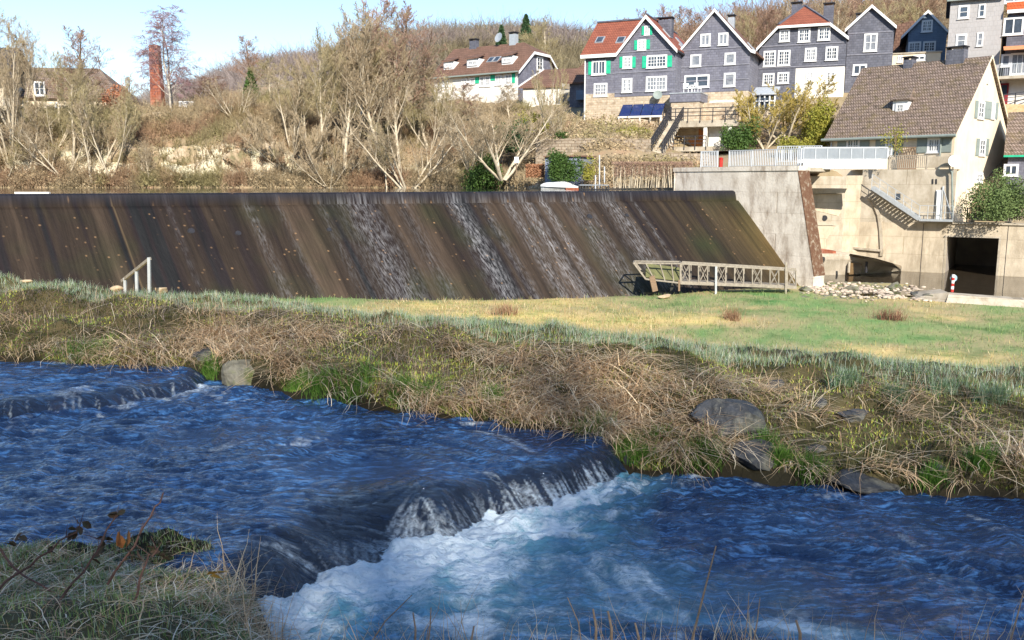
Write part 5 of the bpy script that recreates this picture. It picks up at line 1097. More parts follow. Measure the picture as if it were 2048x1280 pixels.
Ff = [(i * 4 + k, (i + 1) * 4 + k, (i + 1) * 4 + (k + 1) % 4, i * 4 + (k + 1) % 4) for i in range(nb - 1) for k in range(4)] + [(0, 1, 2, 3), ((nb - 1) * 4 + 3, (nb - 1) * 4 + 2, (nb - 1) * 4 + 1, (nb - 1) * 4)]
obj('hull', MB()._a(Vv, Ff), mat('boat hull', (.65, .65, .62), bump=0, rough=.3), bt_, smooth=False)
Vv = []
for i in range(nb):
    t_ = i / (nb - 1); w = bw_(t_) + .05; x = -1.4 + 2.85 * t_; zz = .20 + .10 * (1 - t_); cz = zz + .03 + .42 * math.sin(math.pi * min(1, max(0, t_ * 1.05))) ** .8 * (.8 + .2 * math.cos(t_ * 9))
    Vv += [(x, -w, zz - .08), (x, -w * .93, zz + (cz - zz) * .35), (x, -w * .45, zz + (cz - zz) * .85), (x, 0, cz), (x, w * .45, zz + (cz - zz) * .85), (x, w * .93, zz + (cz - zz) * .35), (x, w, zz - .08)]
obj('tarpaulin', MB()._a(Vv, [(i * 7 + k, (i + 1) * 7 + k, (i + 1) * 7 + k + 1, i * 7 + k + 1) for i in range(nb - 1) for k in range(6)]), M['white'], bt_, smooth=True)
d0_, d1_ = P(1160, 380, 62.5), P(1217, 380, 61.5); zd = P(1190, 371, 62).z
dk_ = thing('jetty', 'small dark slatted jetty beside the moored boat', 'jetty', tuple(d0_), world=True)
obj('deck', MB().prism([Vector((d0_.x, d0_.y, zd)), Vector((d1_.x, d1_.y, zd)), Vector((d1_.x, d1_.y + 1.6, zd)), Vector((d0_.x, d0_.y + 1.6, zd))], (0, 0, .06)), M['metal'], dk_)
mb = MB()
for i in range(11): q = d0_.lerp(d1_, i / 10); mb.bar(Vector((q.x, q.y - .05, ZR - .4)), Vector((q.x, q.y - .05, zd - .002)), .07)
mb.bar(Vector((d0_.x, d0_.y - .05, ZR + .05)), Vector((d1_.x, d1_.y - .05, ZR + .05)), .08); each('post', mb, M['black'], dk_)
obj('pontoon', MB().box(d0_.x - 1.0, d0_.x - .1, d0_.y, d0_.y + 1.5, ZR - .1, ZR + .12), M['brickred'], dk_)
for px, a, b, Y, lb in ((1199, 310, 362, 66, 'tall thin white post beside the yellow shrub'), (1209, 333, 352, 66.5, 'short white post right of the tall thin white post'), (1191, 350, 368, 64.5, 'low white mooring post by the jetty'), (1033, 314, 332, 74, 'small white notice board on a post by the russet bank')):
    q = P(px, b, Y)
    if 'board' in lb: t_ = thing('notice_board', lb, 'sign', tuple(q), world=True); obj('board', MB().box(q.x - .18, q.x + .18, q.y - .05, q.y, q.z + .25, q.z + .75), M['white'], t_); obj('post', MB().bar(q - Vector((0, 0, .8)), q + Vector((0, 0, .249)), .06), M['wood'], t_)
    else: solo('white_post', MB().bar(q - Vector((0, 0, .5)), P(px, a, Y), .08), M['whiterail'], lb, 'post', tuple(q))
p = P(1148, 262, 84); gb = thing('garden_bench', 'weathered wooden bench on the terrace left of the stone base', 'bench', tuple(p))
obj('seat', MB().box(-.8, .8, -.25, .25, .4, .45), M['wood'], gb); obj('backrest', MB().box(-.8, .8, .22, .27, .46, .9), M['wood'], gb)
for a in (-.7, .7):
    obj('leg', MB().box(a - .04, a + .04, -.22, -.15, -.3, .399), M['wood'], gb); obj('leg', MB().box(a - .04, a + .04, .15, .21, -.3, .399), M['wood'], gb)
# hillside wooden fence pieces: floating timber on the reservoir
q = atY(62, 43.6, ZR); solo('floating_beam', MB().box(-.85, .85, -.08, .08, -.05, .09), M['whitewall'], 'pale beam lying on the weir crest at the far left', 'beam', tuple(q)); bpy.data.objects['floating_beam'].location = q
for v in bpy.data.objects['floating_beam'].data.vertices: v.co += q
# ================================================================ bare trees
def segs_mesh(name, S_, m, n=3):
    """S_: (N,8) p0,p1,r0,r1 -> tapered prisms"""
    S_ = np.asarray(S_, float); p0, p1 = S_[:, :3], S_[:, 3:6]; d = p1 - p0; d /= np.linalg.norm(d, axis=1, keepdims=True) + 1e-9
    a = np.where(np.abs(d[:, 2:3]) < .9, np.array([[0, 0, 1.]]), np.array([[1., 0, 0]])); u = np.cross(d, a); u /= np.linalg.norm(u, axis=1, keepdims=True); v = np.cross(d, u)
    ang = 2 * np.pi * np.arange(n) / n; ring = u[:, None] * np.cos(ang)[None, :, None] + v[:, None] * np.sin(ang)[None, :, None]
    V = np.concatenate([p0[:, None] + ring * S_[:, 6][:, None, None], p1[:, None] + ring * S_[:, 7][:, None, None]], 1).reshape(-1, 3)
    b = (np.arange(len(S_)) * 2 * n)[:, None]; k = np.arange(n)[None]
    Fq = np.stack([b + k, b + (k + 1) % n, b + n + (k + 1) % n, b + n + k], -1).reshape(-1, 4)
    return mesh_np(name, V, Fq, m)
def rdir(d, ang, az):
    a = Vector((0, 0, 1)) if abs(d.z) < .9 else Vector((1, 0, 0)); u = d.cross(a).normalized(); v = d.cross(u)
    return (d * math.cos(ang) + (u * math.cos(az) + v * math.sin(az)) * math.sin(ang)).normalized()
def gen(seed, stems=1, lean=.12, H=10., start=.3, nb=(16, 7, 6, 4), ang=(.8, .7, .7, .6), ratio=(.42, .5, .5, .55), up=.15, wig=.12, r0=.14, droop=0., taperlen=.5, thick=1.):
    rd = random.Random(seed); big = []; small = []
    def grow(p, d, L, r, lvl):
        ns = (9, 5, 4, 3, 2)[lvl]; pts = [p]; rs = [r]
        for i in range(ns):
            j = Vector((rd.gauss(0, 1), rd.gauss(0, 1), rd.gauss(0, 1))) * (wig * (1 if lvl else .45))
            d = (d + j + Vector((0, 0, up * (1 if lvl else .4) - droop * (lvl >= 2) * (i + 1) * .6))).normalized()
            p = p + d * (L / ns); pts.append(p); rs.append(max(r * (1 - (i + 1) / ns * (.85 if lvl else .8)), .008 * thick))
        for i in range(ns): (big if lvl <= 1 else small).append((*pts[i], *pts[i + 1], rs[i], rs[i + 1]))
        if lvl >= 4: return
        n = nb[lvl]; s_ = start if lvl == 0 else .12
        for k in range(n):
            t = s_ + (1 - s_) * ((k + rd.random() * .9) / n); t = min(t, .99); i = min(int(t * ns), ns - 1); f_ = t * ns - i
            q = pts[i].lerp(pts[i + 1], f_); dd = (pts[i + 1] - pts[i]).normalized(); ll = L * ratio[lvl] * (1 - taperlen * t) * rd.uniform(.75, 1.25)
            grow(q, rdir(dd, ang[lvl] * rd.uniform(.6, 1.2), rd.uniform(0, 6.283)), ll, max(rs[i] * (.5 if lvl else .42), .009 * thick), lvl + 1)
    for s_ in range(stems):
        az_ = 6.283 * s_ / stems + rd.random(); ln = lean * rd.uniform(.5, 1.3) if stems > 1 else lean * .3
        d = Vector((math.cos(az_) * ln, math.sin(az_) * ln, 1)).normalized(); grow(Vector((math.cos(az_) * .18 * (stems > 1), math.sin(az_) * .18 * (stems > 1), 0)), d, H * rd.uniform(.85, 1), r0 * (1 if stems == 1 else .75), 0)
    return big, small
PROTO = {}
def proto(key, twig, bark, **kw):
    b, s = gen(hash(key) % 1000 if False else sum(map(ord, key)) * 7, **kw)
    H = max(x[5] for x in b + s); wd_ = np.percentile([abs(x[3]) for x in s], 97)
    PROTO[key] = (segs_mesh(key + ' trunk', b, M[bark], 5), segs_mesh(key + ' crown', [(*x[:6], x[6] * 1.15, x[7] * 1.05) for x in s], M[twig], 3), H, wd_)
proto('talla', 'twig', 'bark', start=.28, nb=(19, 7, 5, 4), ang=(.6, .7, .75, .8), ratio=(.42, .52, .55, .75), up=.2, wig=.09)
proto('tallb', 'twigolive', 'bark', start=.33, nb=(17, 7, 5, 4), ang=(.7, .7, .75, .8), ratio=(.44, .54, .55, .75), up=.14, wig=.09)
proto('talld', 'twig', 'bark', stems=3, lean=.35, start=.35, nb=(10, 7, 5, 4), ang=(.6, .7, .75, .8), ratio=(.42, .52, .55, .75), up=.18, wig=.09)
proto('tallc', 'twigred', 'barkdark', start=.15, nb=(19, 7, 5, 4), ang=(.62, .7, .75, .8), ratio=(.40, .52, .55, .75), up=.17, wig=.09)
proto('vasea', 'twig', 'bark', stems=5, lean=.75, H=8, start=.22, nb=(9, 6, 5, 4), ang=(.65, .65, .7, .8), ratio=(.5, .5, .55, .7), up=.10, r0=.17, wig=.09)
proto('vaseb', 'twigolive', 'bark', stems=6, lean=.9, H=7, start=.25, nb=(8, 6, 5, 4), ang=(.65, .65, .7, .8), ratio=(.52, .5, .55, .7), up=.12, r0=.13, wig=.09)
proto('fan', 'twig', 'bark', stems=9, lean=1.5, H=6, start=.2, nb=(7, 7, 6, 4), ang=(.5, .55, .5, .5), ratio=(.5, .5, .6, .8), up=.14, r0=.08, wig=.08)
proto('birch', 'twigpurple', 'barkbirch', stems=2, lean=.12, H=12, start=.15, nb=(22, 6, 5, 5), ang=(.75, .8, .8, .8), ratio=(.30, .55, .6, .9), up=.10, droop=.25, wig=.09)
proto('willow', 'twigyellow' if 'twigyellow' in M else 'twigolive', 'bark', stems=3, lean=.7, H=7, start=.2, nb=(11, 7, 6, 4), ang=(.8, .7, .7, .7), ratio=(.5, .52, .5, .5), up=.1, r0=.18)
proto('shrub', 'twigolive', 'barkdark', stems=9, lean=.8, H=3, start=.1, nb=(8, 6, 5, 3), ang=(.6, .6, .6, .6), ratio=(.5, .5, .5, .5), up=.1, r0=.03, thick=1.3)
proto('shrubred', 'twigred', 'barkdark', stems=9, lean=.9, H=3, start=.1, nb=(8, 6, 5, 3), ang=(.6, .6, .6, .6), ratio=(.5, .5, .5, .5), up=.08, r0=.03, thick=1.3)
def tree(key, px, py, top, label, wpx=None, group=None, rz=None, Y=None, name='bare_tree', cat='tree', lean=0):
    """stands where the photo shows its foot (px, py); top = photo row of its crown top; wpx = crown width in photo pixels"""
    p = P(px, py, Y) if Y else onfar(px, py)
    if p is None: return None
    if Y and 60 < Y < 230: p.z = min(p.z, dropfar(p.x, p.y) + .3)
    h = (P(px, top, p.y).z - p.z) * 1.06; tm, cm, H, W_ = PROTO[key]; s_ = h / H
    ws = s_ if not wpx else (wpx / F * p.y / 2) / W_
    rz = random.uniform(0, 6.28) if rz is None else rz
    t = thing(name, label, cat, tuple(p - Vector((0, 0, .25))), rz, group); t.scale = (ws, ws, s_); t.rotation_euler.y = lean
    for nm, me in (('trunk', tm), ('crown', cm)):
        o = bpy.data.objects.new(nm, me); C.objects.link(o); o.parent = t
    return t
TREES = [  # key, px, py base, py top, width px, label
    ('vasea', 20, 330, 40, 120, 'multi-stemmed bare tree at the far left edge of the reservoir bank'),
    ('tallb', -40, 300, 20, 150, 'tall bare tree cut by the left picture edge'),
    ('talla', 75, 240, 42, 70, 'slim tall bare tree rising behind the farmhouse roof ridge, left part'),
    ('talld', 25, 262, 25, 130, 'tall three-stemmed bare tree in front of the barn roof'),
    ('talla', 185, 250, 110, 80, 'bare tree in front of the right end of the farmhouse'),
    ('tallb', 145, 330, 130, 120, 'broad olive tree on the slope under the farmhouse'),
    ('talld', 185, 360, 175, 130, 'three-stemmed tree on the waterline left of the bushy grey-olive one'),
    ('tallb', 118, 250, 95, 90, 'olive bare tree in front of the farmhouse roof'),
    ('tallc', 160, 245, 58, 110, 'tall reddish bare tree above the right half of the farmhouse'),
    ('vaseb', 108, 300, 170, 110, 'low spreading bare tree below the farmhouse wall'),
    ('talla', 216, 215, 48, 46, 'narrow white-stemmed bare tree right of the farmhouse'),
    ('vaseb', 222, 352, 150, 150, 'bushy grey-olive tree leaning over the water right of the farmhouse'),
    ('vasea', 128, 352, 230, 120, 'leaning pale-stemmed bare tree low on the bank below the farmhouse'),
    ('talla', 60, 340, 190, 90, 'pale slender tree on the left bank beside the white rock'),
    ('vaseb', 5, 366, 250, 120, 'grey bushy tree at the left corner of the reservoir'),
    ('tallc', 255, 225, 150, 50, 'small dark twiggy tree between farmhouse and brick chimney'),
    ('tallb', 285, 366, 285, 55, 'thin twin stems growing from the bank below the plateau, left'),
    ('talla', 298, 368, 275, 40, 'thin pale stem growing from the bank below the plateau, right'),
    ('birch', 345, 222, 14, 112, 'birch with white trunk and purplish crown beside the brick chimney'),
    ('tallc', 500, 185, 72, 80, 'dark bare tree crown against the sky at the left end of the hill'),
    ('vasea', 474, 242, 148, 70, 'small pale multi-stemmed tree left of the cypress'),
    ('tallb', 545, 200, 110, 90, 'bushy bare tree right of the cypress'),
    ('tallc', 430, 200, 150, 90, 'low brown bare tree on the hill foot right of the birch'),
    ('tallc', 400, 205, 160, 60, 'small brown bare tree close to the white box'),
    ('fan', 580, 345, 210, 170, 'fan-shaped tree with pale sweeping branches above the water, left of the tall group'),
    ('tallb', 615, 300, 120, 110, 'olive bare tree with bent stem left in the tall group'),
    ('talla', 655, 300, 85, 110, 'tall pale trunk dividing into branches in the tall group, second from left'),
    ('talla', 690, 345, 60, 120, 'tall leaning pale tree in the middle of the tall group'),
    ('talld', 705, 300, 30, 140, 'three-stemmed pale tree just left of the highest tree'),
    ('tallb', 640, 330, 60, 120, 'fine-twigged tree with olive crown between the bent stem and the pale trunk'),
    ('talld', 585, 300, 100, 100, 'three-stemmed tree at the left border of the tall group'),
    ('talla', 800, 340, 60, 120, 'pale straight tree in the right half of the tall group'),
    ('tallc', 765, 310, 8, 130, 'reddish-crowned tree directly right of the highest tree'),
    ('tallb', 685, 310, 40, 130, 'olive fine-twigged tree filling the gap left of the highest tree'),
    ('tallb', 740, 330, 5, 170, 'highest bare tree with a straight white trunk above the reservoir'),
    ('talla', 765, 345, 20, 150, 'tall forked pale tree right of the highest tree'),
    ('tallc', 800, 300, 14, 150, 'tall brown rounded tree at the right of the tall group'),
    ('tallb', 720, 250, 40, 120, 'bare tree behind the highest tree, crown against the sky'),
    ('talla', 835, 290, 90, 110, 'pale bare tree left of the dormer house'),
    ('vaseb', 860, 300, 130, 130, 'olive spreading tree in front of the left end of the dormer house'),
    ('vasea', 815, 375, 215, 150, 'curved double-stemmed tree rooted at the waterline'),
    ('tallb', 775, 374, 235, 70, 'thin upright tree at the waterline left of the curved one'),
    ('fan', 660, 372, 250, 130, 'low spreading tree at the waterline under the tall group'),
    ('vasea', 1005, 350, 190, 190, 'large pale many-trunked tree above the ivy below the dormer house'),
    ('vasea', 962, 378, 215, 170, 'leaning pale tree over the water left of the many-trunked tree'),
    ('tallb', 905, 300, 175, 90, 'thin olive tree below the dormer house, left'),
    ('tallc', 940, 250, 165, 80, 'brown twiggy tree under the middle dormers'),
    ('talla', 1020, 240, 160, 70, 'pale twiggy tree under the right end of the dormer house'),
    ('tallb', 1095, 190, 28, 110, 'large rounded bare tree behind the white annex'),
    ('tallb', 1070, 200, 60, 80, 'bare tree behind the right gable of the dormer house'),
    ('vaseb', 1098, 275, 110, 70, 'thin olive tree in front of the white annex'),
    ('vaseb', 1120, 275, 195, 80, 'yellow-olive bushy tree left of the garden bench'),
    ('willow', 1530, 288, 175, 150, 'left yellow twiggy willow in front of the white conservatory'),
    ('willow', 1572, 285, 150, 200, 'yellow twiggy willow in front of the hipped house'),
    ('willow', 1625, 285, 195, 110, 'yellow-green lower willow beside the cream house roof'),
    ('vaseb', 1485, 292, 225, 70, 'small brown shrubby tree right of the two open bays'),
]
M['twigyellow'] = mat('yellow willow twigs', (.50, .38, .10), (.38, .30, .08), scale=.7, bump=0)
proto('willow', 'twigyellow', 'bark', thick=1.7, stems=4, lean=.9, H=7, start=.2, nb=(11, 7, 6, 5), ang=(.8, .7, .7, .7), ratio=(.5, .52, .5, .5), up=.1, r0=.18)
for k_, px, py, tp_y, w_, lb in TREES:
    Y_ = None
    if py >= 374: Y_ = 79.5 if px < 1000 else 74
    if k_ in ('willow',): Y_ = 76
    if px in (1095, 1070): Y_ = 125
    if px == 1005: Y_ = 74
    tree(k_, px, py, tp_y, lb, w_, Y=Y_)
# trees behind the row of houses
rd = random.Random(5); bx_ = 1195
i = 0
while bx_ < 2060:
    tp_y = {0: 28, 1: 8, 2: -15}[0 if bx_ < 1290 else 1 if bx_ < 1560 else 2] + rd.uniform(-8, 14)
    tree(rd.choice(['tallc', 'tallc', 'tallb', 'talla']), bx_, 150, tp_y, 'bare reddish tree in the row behind the slate houses', rd.uniform(60, 100), group='bare trees behind the slate houses', Y=rd.uniform(112, 135)); bx_ += rd.uniform(22, 34) * (1 if bx_ > 1300 else 1.5)
# ---- evergreen things
def leafcloud(n, fn, size, m, name, parent=None, seed=1, flat=.5, tilt=None):
    """n small leaf faces; fn(rng,n) gives (n,3) positions"""
    g = np.random.default_rng(seed); p = fn(g, n); n = len(p)
    d = g.normal(size=(n, 3)); d /= np.linalg.norm(d, axis=1, keepdims=True); e = np.cross(d, g.normal(size=(n, 3))); e /= np.linalg.norm(e, axis=1, keepdims=True)
    s_ = (size * g.uniform(.6, 1.4, n))[:, None]
    V = np.stack([p - d * s_, p + e * s_ * flat, p + d * s_, p - e * s_ * flat], 1).reshape(-1, 3)
    return obj_np(name, V, np.arange(n * 4).reshape(-1, 4), m, parent)
def bushfn(rx, ry, rz, lumps=14, seed=3, shell=.45):
    g0 = np.random.default_rng(seed); cs = g0.normal(size=(lumps, 3)) * .45; cs[:, 2] = np.abs(cs[:, 2]) * .8 + .1
    def fn(g, n):
        i = g.integers(0, lumps, n); d = g.normal(size=(n, 3)); d /= np.linalg.norm(d, axis=1, keepdims=True); r_ = (shell + (1 - shell) * g.random(n)) * .52
        q = cs[i] + d * r_[:, None]; q = q[q[:, 2] > -.1]; return q * np.array([rx, ry, rz])
    return fn
def bush(label, px, py, Y, rx, ry, rz, m, n=6000, size=.09, seed=1, name='evergreen_bush', cat='bush'):
    p = P(px, py, Y); p.z = min(p.z, p.z); t = thing(name, label, cat, tuple(p)); leafcloud(n, bushfn(rx, ry, rz, 16, seed), size, m, 'foliage', t, seed)
    mb = MB(); rr = random.Random(seed)
    for i in range(7): a = rr.uniform(0, 6.28); mb.tube([(0, 0, -.4), (math.cos(a) * rx * .25, math.sin(a) * ry * .25, rz * .35), (math.cos(a) * rx * .5, math.sin(a) * ry * .5, rz * .8)], [.05, .035, .012], 5)
    obj('stem', mb, M['barkdark'], t); return t
bush('round bright green bush in front of the garden shed', 1120, 358, 67, 1.15, 1.0, 1.75, M['leafgreen'], 9000, .075, 4)
bush('yellow-orange spring shrub right of the garden shed', 1179, 356, 66.5, .62, .6, 1.5, M['leafyellow'], 1800, .06, 5)
bush('green ivy mass around the leaning trees at the waterline', 965, 374, 76.5, 1.5, 1.2, 2.3, M['leafgreen'], 5500, .1, 6, 'ivy_clump', 'ivy')
bush('dark ivy thicket behind the many-trunked pale tree', 1040, 300, 79, 1.8, 1.2, 1.9, M['needle'], 4200, .11, 7, 'ivy_clump', 'ivy')
bush('dark green shrub between the open bays and the willow', 1478, 296, 76, 1.5, 1.2, 1.9, M['leafgreen'], 5500, .09, 8)
bush('yellow-green leafy hedge bush under the willow, beside the cream house', 1636, 288, 74, 1.7, 1.2, 2.7, M['leafyellow'], 7000, .09, 9)
bush('low yellow-green bush under the yellow willows', 1590, 302, 72.5, 1.6, 1.0, 1.1, M['leafyellow'], 3000, .08, 10)
bush('large light green conifer bush on the right behind the trough', 2008, 430, 60.5, 2.0, 1.4, 3.1, mat('light conifer', (.17, .23, .08), (.10, .15, .05), scale=2, bump=0), 15000, .075, 11)
bush('small yellow-flowering shrub on the terrace above the rubble wall', 1237, 277, 78, 1.2, .7, .7, M['leafyellow'], 1600, .07, 12)
bush('small green shrub on the terrace left of the yellow one', 1120, 280, 78.5, .6, .6, .8, M['leafgreen'], 900, .07, 13)
bush('thin plant with long leaves climbing in front of the cream house windows', 1790, 300, 62.5, .7, .4, 1.6, M['leafyellow'], 500, .07, 14)
bush('low brown-green shrub below the yellow terrace shrub, near the stairs', 1272, 270, 79, 1.2, .6, .6, M['leafyellow'], 900, .07, 15)
bush('olive-yellow leafy shrub on the slope below the white annex', 1065, 262, 84, 1.5, 1.0, 1.6, M['leafyellow'], 2200, .09, 16)
bush('reddish shrub on the plateau right of the farmhouse', 232, 216, 96, 1.7, 1.4, 1.9, mat('russet leaves', (.46, .20, .10), (.36, .15, .08), bump=0), 1500, .12, 17)
# conifers
def conifer(label, px, py, top, wpx, Y, seed, m, name='conifer', n=7000, size=.16, bare=0.):
    p = P(px, py, Y); h = P(px, top, Y).z - p.z; w = wpx / F * Y / 2; t = thing(name, label, 'tree', tuple(p))
    def fn(g, n):
        z = bare + (1 - bare) * g.random(n) ** 1.3; r_ = (1 - z) ** .8 * w * (.55 + .45 * np.sqrt(g.random(n))) * (1 + .25 * np.sin(z * 60)); a = g.random(n) * 6.283
        return np.stack([r_ * np.cos(a), r_ * np.sin(a), z * h - r_ * .25], 1)
    leafcloud(n, fn, size, m, 'crown', t, seed, .35); obj('trunk', MB().tube([(0, 0, -.5), (0, 0, h * .95)], [.22, .03], 6), M['barkdark'], t)
conifer('narrow bright green cypress on the slope left of the tall group', 503, 205, 138, 38, 98, 1, M['leafgreen'], 'cypress')
conifer('dark spruce behind the dormer house, right of its ridge', 1052, 110, 30, 36, 150, 2, M['needle'], size=.3, bare=.05)
conifer('smaller dark pine crown behind the satellite dish of the dormer house', 1003, 110, 52, 26, 150, 3, M['needle'], size=.3, bare=.3, n=3000)
# beech hedge with bare stems and box hedge
p = P(1070, 356, 71); hd = thing('clipped_hedge', 'small clipped brown beech hedge left of the round green bush', 'hedge', tuple(p))
leafcloud(4200, lambda g, n: np.stack([g.uniform(-.75, .75, n), g.uniform(-.4, .4, n), g.uniform(.05, 1.1, n)], 1), .055, mat('dry beech leaves', (.48, .24, .13), (.38, .20, .11), bump=0), 'foliage', hd, 31)
ha, hb_ = P(1228, 368, 63.5), P(1384, 366, 62.5)
hg = thing('stemmed_hedge', 'long dry hedge with bare vertical stems along the garden edge above the weir', 'hedge', tuple(ha), world=True); zh = P(1300, 326, 63).z
sg = []
rr = random.Random(9)
for i in range(70):
    q = ha.lerp(hb_, i / 69 + rr.uniform(-.005, .005)); z0_ = q.z - .3; r_ = rr.choice([.02, .03, .05]); x_ = q.x - ha.x; y_ = q.y - ha.y + rr.uniform(-.3, .3)
    sg.append((x_, y_, z0_ - ha.z, x_ + rr.uniform(-.2, .2), y_, zh - .25 - ha.z, r_, r_ * .7))
o = bpy.data.objects.new('stem', segs_mesh('stem', sg, M['bark'], 5)); C.objects.link(o); o.parent = hg
sg = []
for i in range(2600):
    q = ha.lerp(hb_, rr.random()); x_ = q.x - ha.x; y_ = q.y - ha.y + rr.uniform(-.4, .4); z_ = (zh - ha.z) - rr.random() ** 1.5 * 1.0; d = Vector((rr.gauss(0, .6), rr.gauss(0, .6), rr.uniform(0, 1))).normalized() * .28
    sg.append((x_, y_, z_, x_ + d.x, y_ + d.y, min(z_ + d.z, zh - ha.z + .12), .012, .007))
o = bpy.data.objects.new('twigs', segs_mesh('twigs', sg, M['twigred'], 3)); C.objects.link(o); o.parent = hg
# ================================================================ stuff: undergrowth on the slopes, far wood
def bunches(pos, hgt, nt, spread, seed, r=.012, cols=None, name='undergrowth', m=None, droop=.0):
    """twig bunches: at every position nt thin rods fanning up"""
    g = np.random.default_rng(seed); n = len(pos); P0_ = np.repeat(pos, nt, 0) + g.normal(size=(n * nt, 3)) * np.array([.25, .25, .02]) * spread
    h_ = np.repeat(hgt, nt) * g.uniform(.4, 1.1, n * nt); d = g.normal(size=(n * nt, 3)) * .45 * spread; d[:, 2] = np.abs(d[:, 2]) * .3 + .8; d /= np.linalg.norm(d, axis=1, keepdims=True)
    mid = P0_ + d * (h_ * .55)[:, None]; d2 = d + g.normal(size=d.shape) * .35; d2[:, 2] -= droop; d2 /= np.linalg.norm(d2, axis=1, keepdims=True); end = mid + d2 * (h_ * .45)[:, None]
    # side twigs
    t = g.random((n * nt, 2)); a = mid; e1 = a + (d + g.normal(size=d.shape) * .6) * (h_ * .3)[:, None]; e2 = P0_ + d * (h_ * .3)[:, None] ; e3 = e2 + (d + g.normal(size=d.shape) * .7) * (h_ * .35)[:, None]
    rr_ = np.full((n * nt, 1), r)
    S_ = np.concatenate([np.concatenate([P0_, mid, rr_ * 1.3, rr_], 1), np.concatenate([mid, end, rr_, rr_ * .5], 1), np.concatenate([a, e1, rr_ * .8, rr_ * .4], 1), np.concatenate([e2, e3, rr_ * .8, rr_ * .4], 1)], 0)
    me = segs_mesh(name, S_, m)
    if cols is not None:
        c = np.repeat(cols, nt, 0) * g.uniform(.75, 1.25, (n * nt, 1)); c = np.tile(np.repeat(c, 6, 0), (4, 1)); a_ = me.attributes.new('Col', 'FLOAT_COLOR', 'POINT'); q = np.ones((len(me.vertices), 4), np.float32); q[:, :3] = c; a_.data.foreach_set('color', q.ravel())
    o = bpy.data.objects.new(name, me); C.objects.link(o); return o
def sample_far(px0, px1, py0, py1, n, seed):
    g = random.Random(seed); out = []
    for _ in range(n):
        h = onfar(g.uniform(px0, px1), g.uniform(py0, py1))
        if h is not None: out.append(tuple(h))
    return np.array(out)
def slope_cols(pos, seed):
    g = np.random.default_rng(seed); a = fbm(pos[:, 0] * .18, pos[:, 1] * .18 + pos[:, 2] * .3, 3, 81)[:, None]; b = fbm(pos[:, 0] * .25 + 9, pos[:, 2] * .4, 3, 83)[:, None]
    tan = np.array([.56, .44, .27]); org = np.array([.48, .31, .19]); olv = np.array([.36, .32, .14])
    w = sstep(-.05, .22, a); c = tan * (1 - w) + org * w; v = sstep(.02, .3, b) * .8; return (c * (1 - v) + olv * v) * g.uniform(.7, 1.2, (len(pos), 1))
def offcliff(p):
    z_ = p[:, 2]; c_ = (p[:, 0] < 2) & (z_ > .1) & (z_ < 4.2) & (fbm(p[:, 0] * .16, z_ * .3, 3, 44) > -.22); return p[~c_ | (np.random.default_rng(2).random(len(p)) < .25)]
pos = np.concatenate([sample_far(-320, 1060, 215, 372, 4500, 1), sample_far(240, 1040, 225, 372, 2200, 2), sample_far(-60, 1060, 352, 376, 1300, 3), sample_far(380, 700, 190, 290, 900, 4)]); pos = offcliff(pos)
ug = bunches(pos, np.random.default_rng(1).uniform(.5, 1.7, len(pos)), 9, 1.0, 3, .014, slope_cols(pos, 2), 'undergrowth', M['leaf'], .15)
tag(ug, kind='stuff')
ub = np.concatenate([sample_far(-320, 1060, 220, 374, 10500, 11), sample_far(1040, 1400, 320, 372, 2500, 12), sample_far(1060, 1340, 236, 300, 1800, 14)]); ub = offcliff(ub)
g = np.random.default_rng(5); ubp = ub + g.normal(size=ub.shape) * np.array([.4, .4, .15]); ubp = np.repeat(ubp, 7, 0) + g.normal(size=(len(ub) * 7, 3)) * np.array([.3, .3, .18]) + np.array([0, 0, .15])
d = g.normal(size=ubp.shape); d /= np.linalg.norm(d, axis=1, keepdims=True); e = np.cross(d, g.normal(size=d.shape)); e /= np.linalg.norm(e, axis=1, keepdims=True); s_ = g.uniform(.05, .13, (len(ubp), 1))
Vv = np.stack([ubp - d * s_, ubp + e * s_ * .6, ubp + d * s_, ubp - e * s_ * .6], 1).reshape(-1, 3); cc = np.repeat(slope_cols(ub, 6), 28, 0)
lt = obj_np('leaf_litter', Vv, np.arange(len(Vv)).reshape(-1, 4), M['leaf'], attrs={'Col': cc}); tag(lt, kind='stuff')
# far wood on the hills
hpos = []; g = random.Random(4); hf = HG.reshape(-1, 3); bvh_h = BVHTree.FromPolygons([tuple(v) for v in hf], [tuple(f) for f in grid_faces(*HG.shape[:2])])
while len(hpos) < 3600:
    px, Yq = g.uniform(330, 1500), g.uniform(240, 395); x_ = (px - 1024) / F * Yq / .98
    h = bvh_h.ray_cast(Vector((x_, Yq, 300)), Vector((0, 0, -1)))
    if h[0]: hpos.append(tuple(h[0]))
hpos = np.array(hpos); gg = np.random.default_rng(8); a = fbm(hpos[:, 0] * .02, hpos[:, 1] * .02, 3, 91)[:, None]
hc = np.array([.38, .31, .28]) * (1 - sstep(-.1, .3, a)) + np.array([.34, .28, .17]) * sstep(-.1, .3, a)
fw = bunches(hpos, gg.uniform(6, 11, len(hpos)), 14, 4.5, 9, .07, hc * gg.uniform(.8, 1.2, (len(hpos), 1)), 'far_wood', M['leaf']); tag(fw, kind='stuff')
# wood right behind the houses' trees (dense brown slope)
hpos = []
while len(hpos) < 1100:
    px, Yq = g.uniform(1380, 2100), g.uniform(125, 225); x_ = (px - 1024) / F * Yq / .98; hpos.append((x_, Yq, dropfar(x_, Yq)))
hpos = np.array(hpos); fw2 = bunches(hpos, gg.uniform(5, 11, len(hpos)), 14, 3.2, 10, .04, np.array([.38, .25, .16]) * gg.uniform(.7, 1.2, (len(hpos), 1)), 'hillside_wood', M['leaf']); tag(fw2, kind='stuff')
